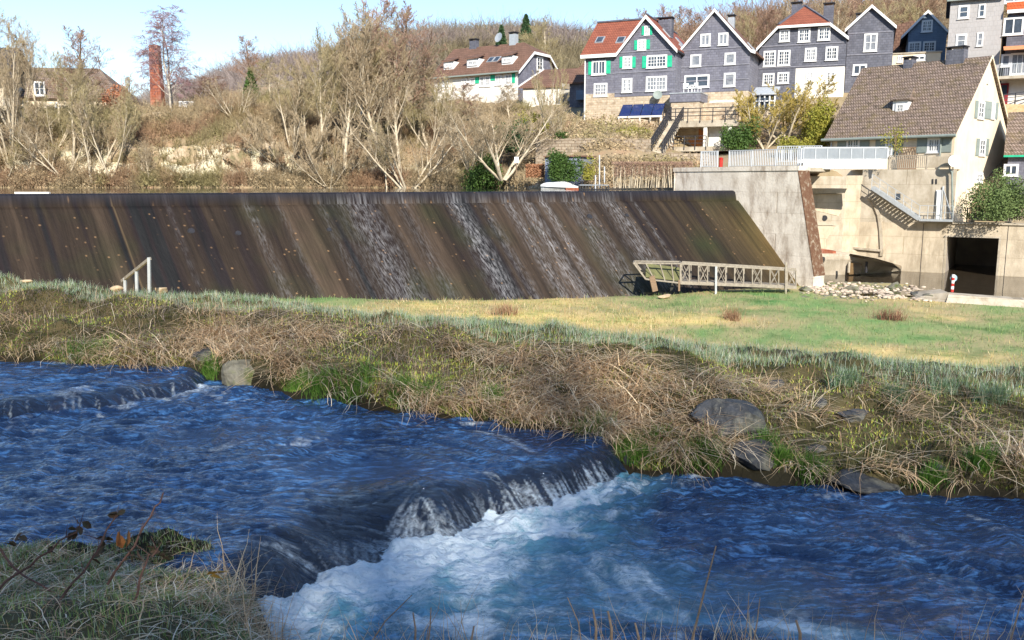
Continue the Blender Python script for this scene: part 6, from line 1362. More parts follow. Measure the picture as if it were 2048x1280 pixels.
# unseen bare wood added behind the camera to break the sun on the stream
vp = []
while len(vp) < 1000: vp.append((g.uniform(-75, 115), g.uniform(-72, -48), 0))
vp = np.array(vp); tt_ = np.clip((-14 - vp[:, 1]) / 46, 0, 1); vp[:, 2] = -1.6 + (RIDGE + 1.6) * tt_ ** 1.25
vw = bunches(vp, gg.uniform(13, 19.5, len(vp)) , 16, 3.4, 12, .055, np.array([.38, .27, .18]) * gg.uniform(.8, 1.2, (len(vp), 1)), 'shade_wood', M['leaf']); tag(vw, kind='stuff')
# pale rock outcrops in the left bank
def rockmesh(name, c, s, seed, m, parent=None, sub=4, rough=.35, flat=0.):
    bpy.ops.mesh.primitive_ico_sphere_add(subdivisions=sub, radius=1); o = bpy.context.object; o.name = name; o.data.name = name
    n = len(o.data.vertices); co = np.empty(n * 3); o.data.vertices.foreach_get('co', co); co = co.reshape(-1, 3); g = np.random.default_rng(seed)
    for _ in range(9):                                   # chisel flat facets
        d = g.normal(size=3); d /= np.linalg.norm(d); h = g.uniform(.42, .78); k = co @ d; co -= np.outer(np.clip(k - h, 0, None), d) * .97
    sc_ = fbm(co[:, 0] * 2 + co[:, 2] * 1.7 + seed, co[:, 1] * 2 + co[:, 2], 4, seed % 40); co *= (1 + rough * .5 * sc_)[:, None]
    co *= np.array(s); o.data.vertices.foreach_set('co', co.ravel()); o.data.polygons.foreach_set('use_smooth', [name not in ('boulder', 'rock', 'rock_outcrop')] * len(o.data.polygons)); o.data.update()
    o.data.materials.append(m); o.location = c; o.rotation_euler.z = g.uniform(0, 6.28) if flat == 0 else flat
    o.parent = parent; return o
for i, (px, py, w, h, lb) in enumerate([(92, 318, 36, 20, 'pale whitish rock outcrop low on the far left bank'), (240, 320, 34, 34, 'pale cliff patch below the plateau, left of the thin stems'), (300, 322, 28, 32, 'pale cliff patch between the thin stems'), (365, 325, 38, 30, 'pale cliff patch under the plateau middle'), (480, 312, 40, 30, 'broad pale cliff patch under the plateau right end'), (545, 310, 30, 26, 'pale cliff patch nearest the fan-shaped tree'), (340, 232, 60, 9, 'low rubble wall edge along the plateau under the birch')]):
    p = onfar(px, py)
    if p: k = p.y / F; o = rockmesh('rock_outcrop', p + Vector((0, .3, 0)), (w * k, .9, h * k), 20 + i, M['rockface'], sub=5, rough=.5, flat=.05); tag(o, lb, 'rock')
# ================================================================ the stream
A_foot = [(1262, 957), (1180, 985), (1100, 1010), (1030, 1030), (975, 1040), (940, 1062), (900, 1075), (855, 1088), (800, 1085), (765, 1078), (768, 1098), (810, 1108), (872, 1113), (850, 1122), (790, 1130), (720, 1134), (655, 1140), (632, 1150), (640, 1186), (600, 1192), (545, 1206), (500, 1228), (470, 1262), (440, 1330), (430, 1500)]
B_foot = [(-700, 880), (-300, 858), (-100, 845), (0, 833), (60, 828), (130, 822), (200, 816), (250, 808), (330, 792), (385, 786), (415, 778), (432, 762), (440, 735), (442, 700)]
Af = np.array([tuple(G(x, y, ZL))[:2] for x, y in A_foot]); Bf = np.array([tuple(G(x, y, ZM))[:2] for x, y in B_foot])
def pip(poly, x, y):
    c = np.zeros(x.shape, bool); j = len(poly) - 1
    for i in range(len(poly)):
        xi, yi = poly[i]; xj, yj = poly[j]
        with np.errstate(divide='ignore', invalid='ignore'): k = ((yi > y) != (yj > y)) & (x < (xj - xi) * (y - yi) / (yj - yi + 1e-12) + xi)
        c ^= k; j = i
    return c
def pdist(line, x, y):
    best = np.full(x.shape, 1e9); sp = np.zeros(x.shape); acc = 0
    for (x0, y0), (x1, y1) in zip(line[:-1], line[1:]):
        dx, dy = x1 - x0, y1 - y0; L2 = dx * dx + dy * dy; t = np.clip(((x - x0) * dx + (y - y0) * dy) / L2, 0, 1)
        d = np.hypot(x - x0 - t * dx, y - y0 - t * dy); m_ = d < best; best = np.where(m_, d, best); sp = np.where(m_, acc + t * math.sqrt(L2), sp); acc += math.sqrt(L2)
    return best, sp
def field(x, y):
    polyA = np.vstack([Af, [[Af[-1][0], -5]], [[40, -5]], [[40, Af[0][1] + .3]]])
    polyA = np.vstack([Af, [[Af[-1][0], -5], [40, -5], [40, 40], [Af[0][0] + .25, 40], [Af[0][0] + .12, Af[0][1] + .3]]])
    inA = pip(polyA, x, y); dA, sA = pdist(Af, x, y); dA = np.where(inA, -dA, dA)
    polyB = np.vstack([Bf, [[Bf[-1][0], 60], [-60, 60], [-60, Bf[0][1]]]])
    inB = pip(polyB, x, y); dB, sB = pdist(Bf, x, y); dB = np.where(inB, dB, -dB)
    return dA, sA, dB, sB
def blur(a, r, n):
    for _ in range(n):
        for ax in (0, 1):
            b_ = np.concatenate([np.repeat(a.take([0], ax), r, ax), a, np.repeat(a.take([-1], ax), r + 1, ax)], ax); c_ = np.cumsum(b_, ax); m_ = a.shape[ax]
            a = (c_.take(range(2 * r + 1, 2 * r + 1 + m_), ax) - c_.take(range(0, m_), ax)) / (2 * r + 1)
    return a
def water_z(x, y, full=False):
    dA, sA, dB, sB = field(x, y); dA = blur(dA, 9, 4); dB = blur(dB, 5, 3)
    dA = dA + fbm(x * 2.6, y * 2.6, 3, 2) * .13 + fbm(x * 9, y * 9, 2, 6) * .03; dB = dB + fbm(x * 1.8, y * 1.8, 3, 8) * .10
    wA = .55 + .38 * sstep(2.2, 3.4, sA) * (1 - sstep(4.6, 5.2, sA)) + .25 * sstep(5.8, 6.6, sA) + .15 * fbm(sA * 1.3, sA * 0, 2, 5); wA = blur(wA, 9, 3)
    hA = (1 - (1 - np.clip(dA / wA, 0, 1)) ** 2.4)
    hA = blur(hA, 3, 2); z = ZL + (ZM - ZL) * hA
    tB = np.clip(dB / .30, 0, 1); z = z + (ZU - ZM) * (1 - (1 - tB) ** 2.4)
    # swelling over hidden boulders
    bl = np.exp(-(((x - G(830, 985, ZM).x) / .9) ** 2 + ((y - G(830, 985, ZM).y) / .5) ** 2)) * .07
    b2_ = np.exp(-(((x - G(560, 1085, ZM).x) / .45) ** 2 + ((y - G(560, 1085, ZM).y) / .33) ** 2)) * .05
    z = z + (bl + b2_) * sstep(0, .15, dA)
    # standing ripples
    up_m = sstep(.05, .6, dA); dn = 1 - sstep(-.05, .0, dA)
    fx_ = x + fbm(x * .5, y * .5, 2, 11) * .8; fy_ = y + fbm(x * .5, y * .5, 2, 12) * .8
    rip = (.5 - np.abs(fbm(fx_ * 1.2, fy_ * 3.0, 4, 13)) * 2.2) * .045 + fbm(fx_ * 1.5, fy_ * 3.6, 3, 27) * .03 + fbm(fx_ * 5, fy_ * 9, 3, 14) * .020
    turb = np.exp(np.clip(dA, -9, 0) / 1.5) * dn; turbB = np.exp(np.clip(dB, -9, 0) / 1.2) * (dB < 0)
    edge = np.clip(fbm(x * 7, y * 7, 4, 15), -1, 1)
    z = z + rip * (1 + 1.0 * turbB) * (.35 + .65 * up_m + .9 * dn)
    z = z + dn * turb * (edge * .075 + np.abs(fbm(x * 13, y * 13, 3, 16)) * .035 + np.exp(-((dA + .12) / .16) ** 2) * .04 * (1 + fbm(sA * 9, sA * 0, 2, 3)))
    # streaks on the fall face
    facem = (dA > 0) * (1 - sstep(.5, 1.0, dA / wA)); z = z + facem * fbm(sA * 16, dA * 1.5, 3, 17) * .02
    if not full: return z
    # foam
    s_c = sstep(.2, 1.0, sA) * 1.0
    reach = .42 + .8 * sstep(.6, 2.0, sA) * (1 - sstep(4.2, 6.0, sA) * .35)
    fm = np.where(dA < 0, np.exp(np.clip(dA, -20, 0) / reach), 0) * (.75 + .5 * s_c)
    ex = x - G(900, 1070, ZL).x; ey = y - G(900, 1070, ZL).y
    plume = np.exp(-((ey + .55 + ex * .28) / .75) ** 2) * sstep(-1.5, .2, ex) * (1 - sstep(1.2, 4.2, ex)) * (dA < 0); fm = np.maximum(fm, plume * .48) * (1 - .35 * (1 - sstep(G(560, 1200, ZL).x, G(900, 1200, ZL).x, x)) * sstep(.2, .9, -dA))
    pl2 = np.exp(-((ey + 1.0 + ex * .30) / .22) ** 2) * sstep(0, 1.5, ex) * (1 - sstep(3.6, 6, ex)) * (dA < 0); fm = np.maximum(fm, pl2 * .55)
    n1 = fbm(fx_ * 2.2 + ex * .2, fy_ * 3.2, 5, 18); n2 = np.abs(fbm(fx_ * 5, fy_ * 7, 4, 19))
    fo = np.clip(fm * 1.3 + n1 * 1.05 - .36 - n2 * .8 * (1 - fm * .6), 0, 1) * (dA < .02)
    facef = facem * np.clip(fbm(sA * 34, dA * 2.2, 4, 20) * .9 + .16 + .30 * (1 - np.clip(dA / (wA * .4), 0, 1)), 0, .7) * (1 - sstep(.25, .6, dA / wA)) * (.55 + .6 * vn(sA * 2.2, dA * 0, 9))
    facef = facef * (.30 + .48 * sstep(G(690, 1080, ZL).x, G(800, 1080, ZL).x, x)) * (.4 + .9 * vn(x * 2.3, y * 2.3, 33))
    fo = np.maximum(fo, facef)
    fB = np.where(dB < 0, np.exp(np.clip(dB, -9, 0) / .9), 0) * .55; fo = np.maximum(fo, np.clip(fB + n1 * .6 - n2 * .4 - .28, 0, 1) * .8 * (dA > 0))
    fo = np.maximum(fo, ((dB > 0) & (dB < .16)) * np.clip(fbm(sB * 26, dB * 2, 3, 22) * .6 - .02, 0, .22))
    fo = np.maximum(fo, np.clip(fbm(fx_ * 1.8, fy_ * 4.6, 5, 23) - .30, 0, 1) * 1.1 * (.5 + np.abs(fbm(x * 14, y * 20, 2, 29))))
    aer = np.clip(fm * 1.3 - .15, 0, 1)                 # milky water with air bubbles in it
    dark = np.clip(facem + (dB > 0) * (dB < .26) * .8, 0, 1)
    return z, fo, aer, dark, sA, dA
xs = np.concatenate([np.linspace(-15, -7, 160)[:-1], np.linspace(-7, 6.5, 620), np.linspace(6.5, 13, 150)[1:]])
ys = np.concatenate([np.linspace(3.6, 9.5, 360), np.linspace(9.5, 15.2, 230)[1:]])
WX, WY = np.meshgrid(xs, ys); wz, wfo, waer, wdark, wsA, wdA = water_z(WX, WY, True)
def streammat():
    m = bpy.data.materials.new('stream water'); m.use_nodes = True; nt = m.node_tree; L = nt.links; b = nt.nodes['Principled BSDF']
    tc = nd(nt, 'ShaderNodeTexCoord')
    def A_(n_): a = nd(nt, 'ShaderNodeAttribute'); a.attribute_name = n_; return a
    fo, ae, dk, fl_ = A_('foam'), A_('aer'), A_('dark'), A_('flow')
    def noise(vec, s, sc3=(1, 1, 1), det=5, r=.6):
        mp = nd(nt, 'ShaderNodeMapping'); mp.inputs['Scale'].default_value = sc3; L.new(vec, mp.inputs[0]); n = nd(nt, 'ShaderNodeTexNoise'); n.inputs['Scale'].default_value = s; n.inputs['Detail'].default_value = det; n.inputs['Roughness'].default_value = r; n.inputs['Distortion'].default_value = .6; L.new(mp.outputs[0], n.inputs['Vector']); return n.outputs[0]
    def mr(v, a, b_, c=0., d=1.): r = nd(nt, 'ShaderNodeMapRange'); r.inputs[1].default_value = a; r.inputs[2].default_value = b_; r.inputs[3].default_value = c; r.inputs[4].default_value = d; L.new(v, r.inputs[0]); return r.outputs[0]
    def mt(op, a, b_): n = nd(nt, 'ShaderNodeMath', operation=op); L.new(a, n.inputs[0]); (L.new(b_, n.inputs[1]) if not isinstance(b_, float) else setattr(n.inputs[1], 'default_value', b_)); return n.outputs[0]
    def mix(f, a, b_):
        n = nd(nt, 'ShaderNodeMixRGB'); L.new(f, n.inputs[0])
        for s_, v in ((1, a), (2, b_)):
            if isinstance(v, tuple): n.inputs[s_].default_value = (*v, 1)
            else: L.new(v, n.inputs[s_])
        return n.outputs[0]
    O = tc.outputs['Object']
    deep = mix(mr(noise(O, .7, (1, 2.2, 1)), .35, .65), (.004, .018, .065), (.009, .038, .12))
    deep = mix(mt('MULTIPLY', mr(mt('ADD', noise(O, 2.2, (1, 4.6, 1), 8, .68), noise(O, 8, (1, 3.4, 1), 5, .65)), 1.0, 1.24), .8), deep, (.11, .31, .68))  # bright blue ripple highlights painted into the water colour
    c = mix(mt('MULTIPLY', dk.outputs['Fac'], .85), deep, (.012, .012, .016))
    c = mix(mt('MULTIPLY', ae.outputs['Fac'], .75), c, (.20, .55, .68))
    fine = noise(O, 12, (1, 1.6, 1), 9, .8); sf = noise(fl_.outputs['Vector'], 1., (26, 2.5, 1), 3)
    f1_ = mt('MULTIPLY', fo.outputs['Fac'], mr(fine, .36, .62, .25, 1.25)); f1_ = mt('MINIMUM', f1_, 1.)
    f1_ = mr(f1_, .08, .60)
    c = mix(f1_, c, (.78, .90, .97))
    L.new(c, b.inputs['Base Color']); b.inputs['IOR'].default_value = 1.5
    L.new(mr(f1_, 0, 1, .04, .6), b.inputs['Roughness']); b.inputs['Specular IOR Level'].default_value = 1.0
    b1 = nd(nt, 'ShaderNodeBump'); b1.inputs['Strength'].default_value = .8; b1.inputs['Distance'].default_value = .09; L.new(mt('ADD', noise(O, 3.2, (1, 2.1, 1), 6, .62), noise(O, 2.2, (1, 5.0, 1), 4, .5)), b1.inputs['Height'])
    b2 = nd(nt, 'ShaderNodeBump'); b2.inputs['Strength'].default_value = .8; b2.inputs['Distance'].default_value = .035; L.new(noise(O, 20, (1, 1.8, 1), 6, .7), b2.inputs['Height']); L.new(b1.outputs[0], b2.inputs['Normal'])
    b3 = nd(nt, 'ShaderNodeBump'); L.new(mt('MULTIPLY', dk.outputs['Fac'], .6), b3.inputs['Strength']); b3.inputs['Distance'].default_value = .04; L.new(sf, b3.inputs['Height']); L.new(b2.outputs[0], b3.inputs['Normal'])
    L.new(b3.outputs[0], b.inputs['Normal']); return m
Vw = np.stack([WX, WY, wz], -1).reshape(-1, 3)
flow = np.stack([wsA, wdA, wdA * 0], -1).reshape(-1, 3)
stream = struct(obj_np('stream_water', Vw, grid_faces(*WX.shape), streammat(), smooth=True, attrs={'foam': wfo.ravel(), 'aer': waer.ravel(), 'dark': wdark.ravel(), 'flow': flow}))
# ================================================================ boulders in and on the banks
BR = []
def brock(px, py, wpx, hpx, label, seed, m='rock', zf=None, dep=.8, sink=.0):
    p = onnear(px, py + hpx * .25); BR.append((px, py, wpx, hpx))
    k = p.y / F; o = rockmesh('boulder', p + Vector((0, .14, hpx * k * .10)), (wpx * k / 2 * 1.08, wpx * k / 2 * dep, hpx * k / 2 * 1.2), seed, M[m], sub=5, rough=.3, flat=.02 * seed); tag(o, label, 'boulder'); return o
brock(493, 745, 104, 82, 'large pale mossy boulder at the water edge under dry grass', 3, 'rockmoss')
brock(398, 712, 60, 50, 'grey angular boulder left of the large mossy one', 4, 'rock'); brock(232, 704, 18, 26, 'small dark stone beside the left green grass tuft', 5, 'rock')
brock(428, 712, 30, 44, 'small brownish stone squeezed between the two left boulders', 6, 'rockmoss')
brock(1462, 846, 160, 104, 'big dark blue-grey slab boulder in the right bank', 7, 'rock'); brock(1430, 905, 52, 50, 'mossy stone under the big dark slab boulder', 8, 'rockmoss')
brock(1518, 918, 120, 80, 'dark boulder at the waterline right of the mossy stone', 9, 'rock'); brock(1558, 775, 44, 34, 'small upright grey stone above the big slab boulder', 10, 'rock')
brock(1655, 805, 66, 34, 'flat frosted grey stone in the right bank, upper one', 11, 'rock'); brock(1718, 836, 76, 34, 'flat grey stone in the right bank, lower right of the frosted one', 12, 'rock')
brock(1890, 945, 62, 40, 'square grey stone low at the right bank', 13, 'rock'); brock(1740, 965, 150, 40, 'long dark stone along the right waterline', 14, 'rock'); brock(1640, 905, 70, 30, 'half buried stone under dry stalks in the right bank', 15, 'rock')
brock(1110, 800, 30, 30, 'small grey stone in the middle of the bank straw', 16, 'rock'); brock(925, 790, 26, 24, 'small grey stone near the middle green tufts', 17, 'rock'); brock(1165, 850, 70, 24, 'flat brown stone at the water edge before the fall', 18, 'rockmoss')
brock(1255, 935, 30, 60, 'dark wet stone at the right end of the small fall', 19, 'rock'); brock(1345, 830, 30, 24, 'small grey stone left of the big slab boulder', 20, 'rock')
# pale stones at the weir foot on the left and pebbles at the right
for i, (px, py, w, h, lb) in enumerate([(238, 577, 26, 14, 'pale stone at the foot of the bank handrail, left'), (322, 580, 48, 16, 'long pale stone just right of the bank handrail'), (420, 590, 36, 9, 'flat pale stone at the weir foot'), (54, 563, 16, 8, 'small reddish stone on the left bank crest'), (1330, 592, 40, 10, 'low stone under the debris funnel')]):
    p = P(px, py, MFY[2] - .5 if px < 600 else 47); k = p.y / F; o = rockmesh('stone', p, (w * k / 2, .35, h * k / 2), 40 + i, mat('pale warm stone', (.52, .40, .26), (.40, .30, .19), bump=.5) if i == 0 else bpy.data.materials['pale warm stone'], sub=3); tag(o, lb, 'stone')
rr = random.Random(3); rocks_lbl = ['grey angular rock lying among the pebbles, nearest the wet apron', 'grey angular rock lying among the pebbles, second from the apron', 'dark tilted rock beside the red and white post', 'rounded brown rock left of the red and white post', 'mossy low rock at the foot of the pier']
for i, (px, py, w, h) in enumerate([(1700, 565, 40, 22), (1790, 560, 34, 24), (1835, 572, 46, 20), (1862, 580, 34, 18), (1612, 570, 34, 16)]):
    p = G(px, py + h * .5, -6.35); p.z = dropnear(p.x, p.y) + .1; k = p.y / F; o = rockmesh('rock', p, (w * k / 2, .5, h * k / 2), 60 + i, M['rockmoss'] if i != 2 else M['rock'], sub=3); tag(o, rocks_lbl[i], 'rock')
# pebbles: one template many times -> a single counted-by-nobody mass
bpy.ops.mesh.primitive_ico_sphere_add(subdivisions=2, radius=1); tmp = bpy.context.object; co = np.array([tuple(v.co) for v in tmp.data.vertices]); fc_ = np.array([tuple(p.vertices) for p in tmp.data.polygons]); bpy.data.objects.remove(tmp)
def pebbles(name, pts, smin, smax, m, seed):
    g = np.random.default_rng(seed); Vs = []; Fs = []
    for i, p in enumerate(pts): s_ = g.uniform(smin, smax) * np.array([g.uniform(.8, 1.6), g.uniform(.8, 1.3), g.uniform(.4, .8)]); c = co * (1 + g.normal(size=co.shape) * .08) * s_; a = g.uniform(0, 6.28); R_ = np.array([[math.cos(a), -math.sin(a), 0], [math.sin(a), math.cos(a), 0], [0, 0, 1]]); Vs.append(c @ R_.T + np.array(p)); Fs.append(fc_ + i * len(co))
    return tag(obj_np(name, np.concatenate(Vs), np.concatenate(Fs), m), kind='stuff')
pts = []
for _ in range(420):
    t_ = rr.random(); px = 1605 + 270 * t_; py = 574 + 10 * t_ + rr.gauss(0, 6); q = G(px, py, -6.4); q.z = dropnear(q.x, q.y) + .05; pts.append(q)
pebbles('pebbles', pts, .05, .15, mat('pale pebbles', (.62, .52, .40), (.40, .32, .25), scale=.9, bump=.2, lo=.4, hi=.6), 3)
pts = []
for _ in range(1100): px = rr.uniform(1600, 1900); q = G(px, rr.uniform(562, 592), -6.4); q.z = dropnear(q.x, q.y) - .08; pts.append(q)
pebbles('gravel_bed', pts, .07, .2, M['rockmoss'], 4)
# ================================================================ grasses
M['frostblade'] = M['blade']
def blades(name, root, length, width, lean_dir, lean, cols, curl=.6, seg=4, seed=1, m=None, lift=1.):
    """root (n,3); lean_dir (n,2) horizontal direction; curved tapering ribbons folded along the middle"""
    g = np.random.default_rng(seed); n = len(root); t = np.linspace(0, 1, seg + 1)
    h = np.stack([lean_dir[:, 0], lean_dir[:, 1], np.zeros(n)], 1); side = np.stack([-h[:, 1], h[:, 0], np.zeros(n)], 1)
    a0 = g.uniform(0, 6.283, n); tw = np.stack([np.cos(a0), np.sin(a0), np.zeros(n)], 1) * .5 + side * .8; tw /= np.linalg.norm(tw, axis=1, keepdims=True)
    ang = lean[:, None] + curl * t[None] ** 1.2 * g.uniform(.4, 1.4, n)[:, None]                     # angle from vertical
    step = (length / seg)[:, None]; dx = np.sin(ang) * step; dz = np.cos(ang) * step * lift
    cx = np.concatenate([np.zeros((n, 1)), np.cumsum(dx[:, :-1], 1)], 1); cz = np.concatenate([np.zeros((n, 1)), np.cumsum(dz[:, :-1], 1)], 1)
    jit = g.normal(size=(n, seg + 1)) * (length * .03)[:, None] * t[None]
    c = root[:, None] + h[:, None] * cx[..., None] + side[:, None] * jit[..., None]; c[..., 2] += cz
    w = (width[:, None] * (1 - t[None] ** 2 * .85))[..., None] * tw[:, None]
    V = np.stack([c - w, c + w], 2).reshape(-1, 3); b = (np.arange(n) * (seg + 1) * 2)[:, None]; k = np.arange(seg)[None] * 2
    Fq = np.stack([b + k, b + k + 1, b + k + 3, b + k + 2], -1).reshape(-1, 4)
    cc = np.repeat(cols, (seg + 1) * 2, 0)
    o = obj_np(name, V, Fq, m or M['blade'], attrs={'Col': cc}); return tag(o, kind='stuff')
NR, NCn = NG.shape[:2]
def samp(n, p0, p1, px0=-200, px1=2200, seed=1, dens=None):
    """points on the near terrain between profile parameters p0..p1 and photo columns px0..px1"""
    g = np.random.default_rng(seed); out = []
    r0, r1 = np.searchsorted(NGP, p0), np.searchsorted(NGP, p1) - 1
    rr_ = g.uniform(r0, r1, n * 4); cc_ = g.uniform(0, NCn - 1.01, n * 4)
    i = rr_.astype(int); j = cc_.astype(int); fi = (rr_ - i)[:, None]; fj = (cc_ - j)[:, None]; i = np.clip(i, 0, NR - 2)
    p = (NG[i, j] * (1 - fi) + NG[i + 1, j] * fi) * (1 - fj) + (NG[i, j + 1] * (1 - fi) + NG[i + 1, j + 1] * fi) * fj
    dd = p[:, 1] * math.cos(TH) - p[:, 2] * math.sin(TH); px = 1024 + F * p[:, 0] / dd
    k = (px > px0) & (px < px1)
    if dens is not None: k &= g.random(len(p)) < dens(p, px, rr_)
    return p[k][:n], (NGP[i[k]] + 0)[:n], px[k][:n]
def pal(n, cs, seed, var=.2):
    g = np.random.default_rng(seed); cs = np.array(cs); i = g.integers(0, len(cs), n); return cs[i] * g.uniform(1 - var, 1 + var, (n, 1))
def rnd_dir(n, seed, bias=(0, 0)):
    g = np.random.default_rng(seed); d = g.normal(size=(n, 2)) + np.array(bias); return d / np.linalg.norm(d, axis=1, keepdims=True)
U = lambda a, b, n, s: np.random.default_rng(s).uniform(a, b, n)
def offrocks(p, px):
    dd = p[:, 1] * math.cos(TH) - p[:, 2] * math.sin(TH); qx = 1024 + F * p[:, 0] / dd; qy = 640 - F * (p[:, 1] * math.sin(TH) + p[:, 2] * math.cos(TH)) / dd; k = np.ones(len(p), bool)
    for x_, y_, w_, h_ in BR: k &= ((qx - x_) / (w_ * .40)) ** 2 + ((qy - y_) / (h_ * .42)) ** 2 > 1
    return k
MOSS = [(.22, .27, .05), (.34, .34, .06), (.13, .20, .04), (.24, .18, .08), (.13, .10, .06), (.10, .15, .04)]
p, q, px = samp(80000, 6.08, 8.6, seed=1); p = p[offrocks(p, px)]; blades('moss_and_short_grass', p, U(.02, .065, len(p), 1), U(.003, .008, len(p), 2), rnd_dir(len(p), 3), U(0, .9, len(p), 4), pal(len(p), MOSS, 5, .3) * (.35 + 1.5 * sstep(-.25, .3, fbm(p[:, 0] * 2.2, p[:, 1] * 2.2 + p[:, 2], 3, 12)))[:, None], seg=2, seed=6)
FROST = [(.28, .40, .24), (.38, .48, .36), (.16, .28, .10), (.46, .52, .44), (.26, .34, .15), (.46, .40, .26)]
p, q, px = samp(56000, 8.15, 10.6, seed=11); blades('frosty_grass', p, U(.06, .17, len(p), 12), U(.002, .0045, len(p), 13), rnd_dir(len(p), 14), U(0, .7, len(p), 15), pal(len(p), FROST, 16), seg=3, seed=17)
# tall tufts standing along the crest
g = np.random.default_rng(20); R0 = []; LN = []
for k in range(190):
    pxk = g.uniform(-20, 2060); pp_, _, _ = samp(1, 8.0, 9.6, pxk - 12, pxk + 12, seed=300 + k)
    if len(pp_):
        n = g.integers(30, 80); R0.append(pp_[0] + g.normal(size=(n, 3)) * np.array([.10, .10, .0])); LN.append(np.full(n, g.uniform(.10, .26)) * g.uniform(.6, 1.2, n))
R0 = np.concatenate(R0); LN = np.concatenate(LN); blades('crest_grass_tufts', R0, LN, U(.002, .004, len(R0), 21), rnd_dir(len(R0), 22), U(0, .5, len(R0), 23), pal(len(R0), [(.12, .24, .14), (.20, .34, .24), (.10, .18, .08)], 24), curl=.7, seed=25)
# dry straw hanging down the bank face
TAN = [(.80, .62, .40), (.66, .48, .29), (.90, .76, .54), (.44, .29, .17), (.72, .51, .31)]
def straw_d(p, px, r): n = fbm(p[:, 0] * .9, p[:, 2] * 3, 3, 61); return np.clip(.50 + n * 2.2, .03, 1) * (1 - .6 * sstep(1550, 1750, px)) * (1 - .35 * (1 - sstep(60, 500, px)))
cp, q, cpx = samp(900, 6.02, 7.8, seed=31, dens=straw_d); k = offrocks(cp, cpx); cp = cp[k]; nn = rng.integers(5, 17, len(cp)); rt = np.repeat(cp, nn, 0); n = len(rt)
cd_ = np.repeat(rnd_dir(len(cp), 34, (.45, -1.2)), nn, 0) + rng.normal(size=(n, 2)) * .45; cd_ /= np.linalg.norm(cd_, axis=1, keepdims=True)
rt = rt + rng.normal(size=(n, 3)) * np.array([.07, .06, .015]); rt[:, 2] += U(0, .07, n, 30); ln_ = np.repeat(rng.uniform(.25, .75, len(cp)), nn) * U(.5, 1.1, n, 32); cl_ = np.repeat(pal(len(cp), TAN, 36, .2), nn, 0) * U(.7, 1.25, n, 38)[:, None]
blades('dry_straw', rt, ln_, U(.0030, .0068, n, 33), cd_, U(.6, 1.45, n, 35), cl_, curl=1.15, seg=6, seed=37)
p, q, px = samp(5200, 6.3, 7.9, 60, 2100, seed=41, dens=straw_d); p = p[offrocks(p, px)]; n = len(p); p[:, 2] += U(.02, .14, n, 40)
blades('matted_straw', p, U(.35, 1.0, n, 42), U(.003, .006, n, 43), rnd_dir(n, 44, (.9, -.2)), U(1.25, 1.7, n, 45), pal(n, TAN, 46, .25), curl=.5, seg=6, seed=47)
p, q, px = samp(6000, 7.3, 8.3, -60, 900, seed=51); n = len(p); blades('grey_withered_grass', p, U(.08, .24, n, 52), U(.0018, .004, n, 53), rnd_dir(n, 54), U(.3, 1.4, n, 55), pal(n, [(.36, .29, .25), (.28, .22, .19), (.22, .17, .12)], 56), seg=4, seed=57)
p, q, px = samp(1300, 6.3, 8.4, -60, 2100, seed=58); n = len(p); blades('upright_stalks', p, U(.15, .42, n, 59), U(.0014, .0026, n, 60), rnd_dir(n, 61), U(0, .45, n, 62), pal(n, TAN, 63), curl=.35, seg=4, seed=64)
# fresh green tufts at the water
GRN = [(.10, .24, .03), (.16, .33, .05), (.07, .17, .03), (.20, .34, .07)]
TUFT = [(175, 712, 90), (640, 778, 70), (715, 775, 80), (600, 775, 50), (850, 800, 60), (800, 790, 50), (1190, 868, 90), (1260, 905, 80), (1300, 895, 70), (1390, 915, 80), (1275, 925, 50), (420, 745, 40), (1530, 895, 40), (1620, 945, 50), (1560, 925, 40), (1420, 925, 40), (985, 800, 40), (1860, 965, 50), (1960, 930, 60), (1790, 800, 40), (1880, 790, 60), (1690, 770, 60), (1985, 800, 60)]
R0 = []; LN = []; CL_ = []
for k, (px_, py_, w) in enumerate(TUFT):
    h = onnear(px_, py_)
    if h is None: continue
    wk = w * h.y / F * .5; n = int(150 + w * 6)
    c = np.array(h)[None] + g.normal(size=(n, 3)) * np.array([wk * .55, wk * .35, .02]); c[:, 2] = [dropnear(a, b) for a, b, _ in c]
    R0.append(c); LN.append(g.uniform(.07, .30, n)); CL_.append(pal(n, GRN if py_ > 705 and not (px_ > 1660 and py_ < 810) else FROST[:3], 70 + k))
R0 = np.concatenate(R0); LN = np.concatenate(LN); CL_ = np.concatenate(CL_); n = len(R0)
blades('green_grass_tufts', R0, LN, U(.002, .0045, n, 71), rnd_dir(n, 72, (0, -.5)), U(0, .6, n, 73), CL_, curl=1.0, seed=74)
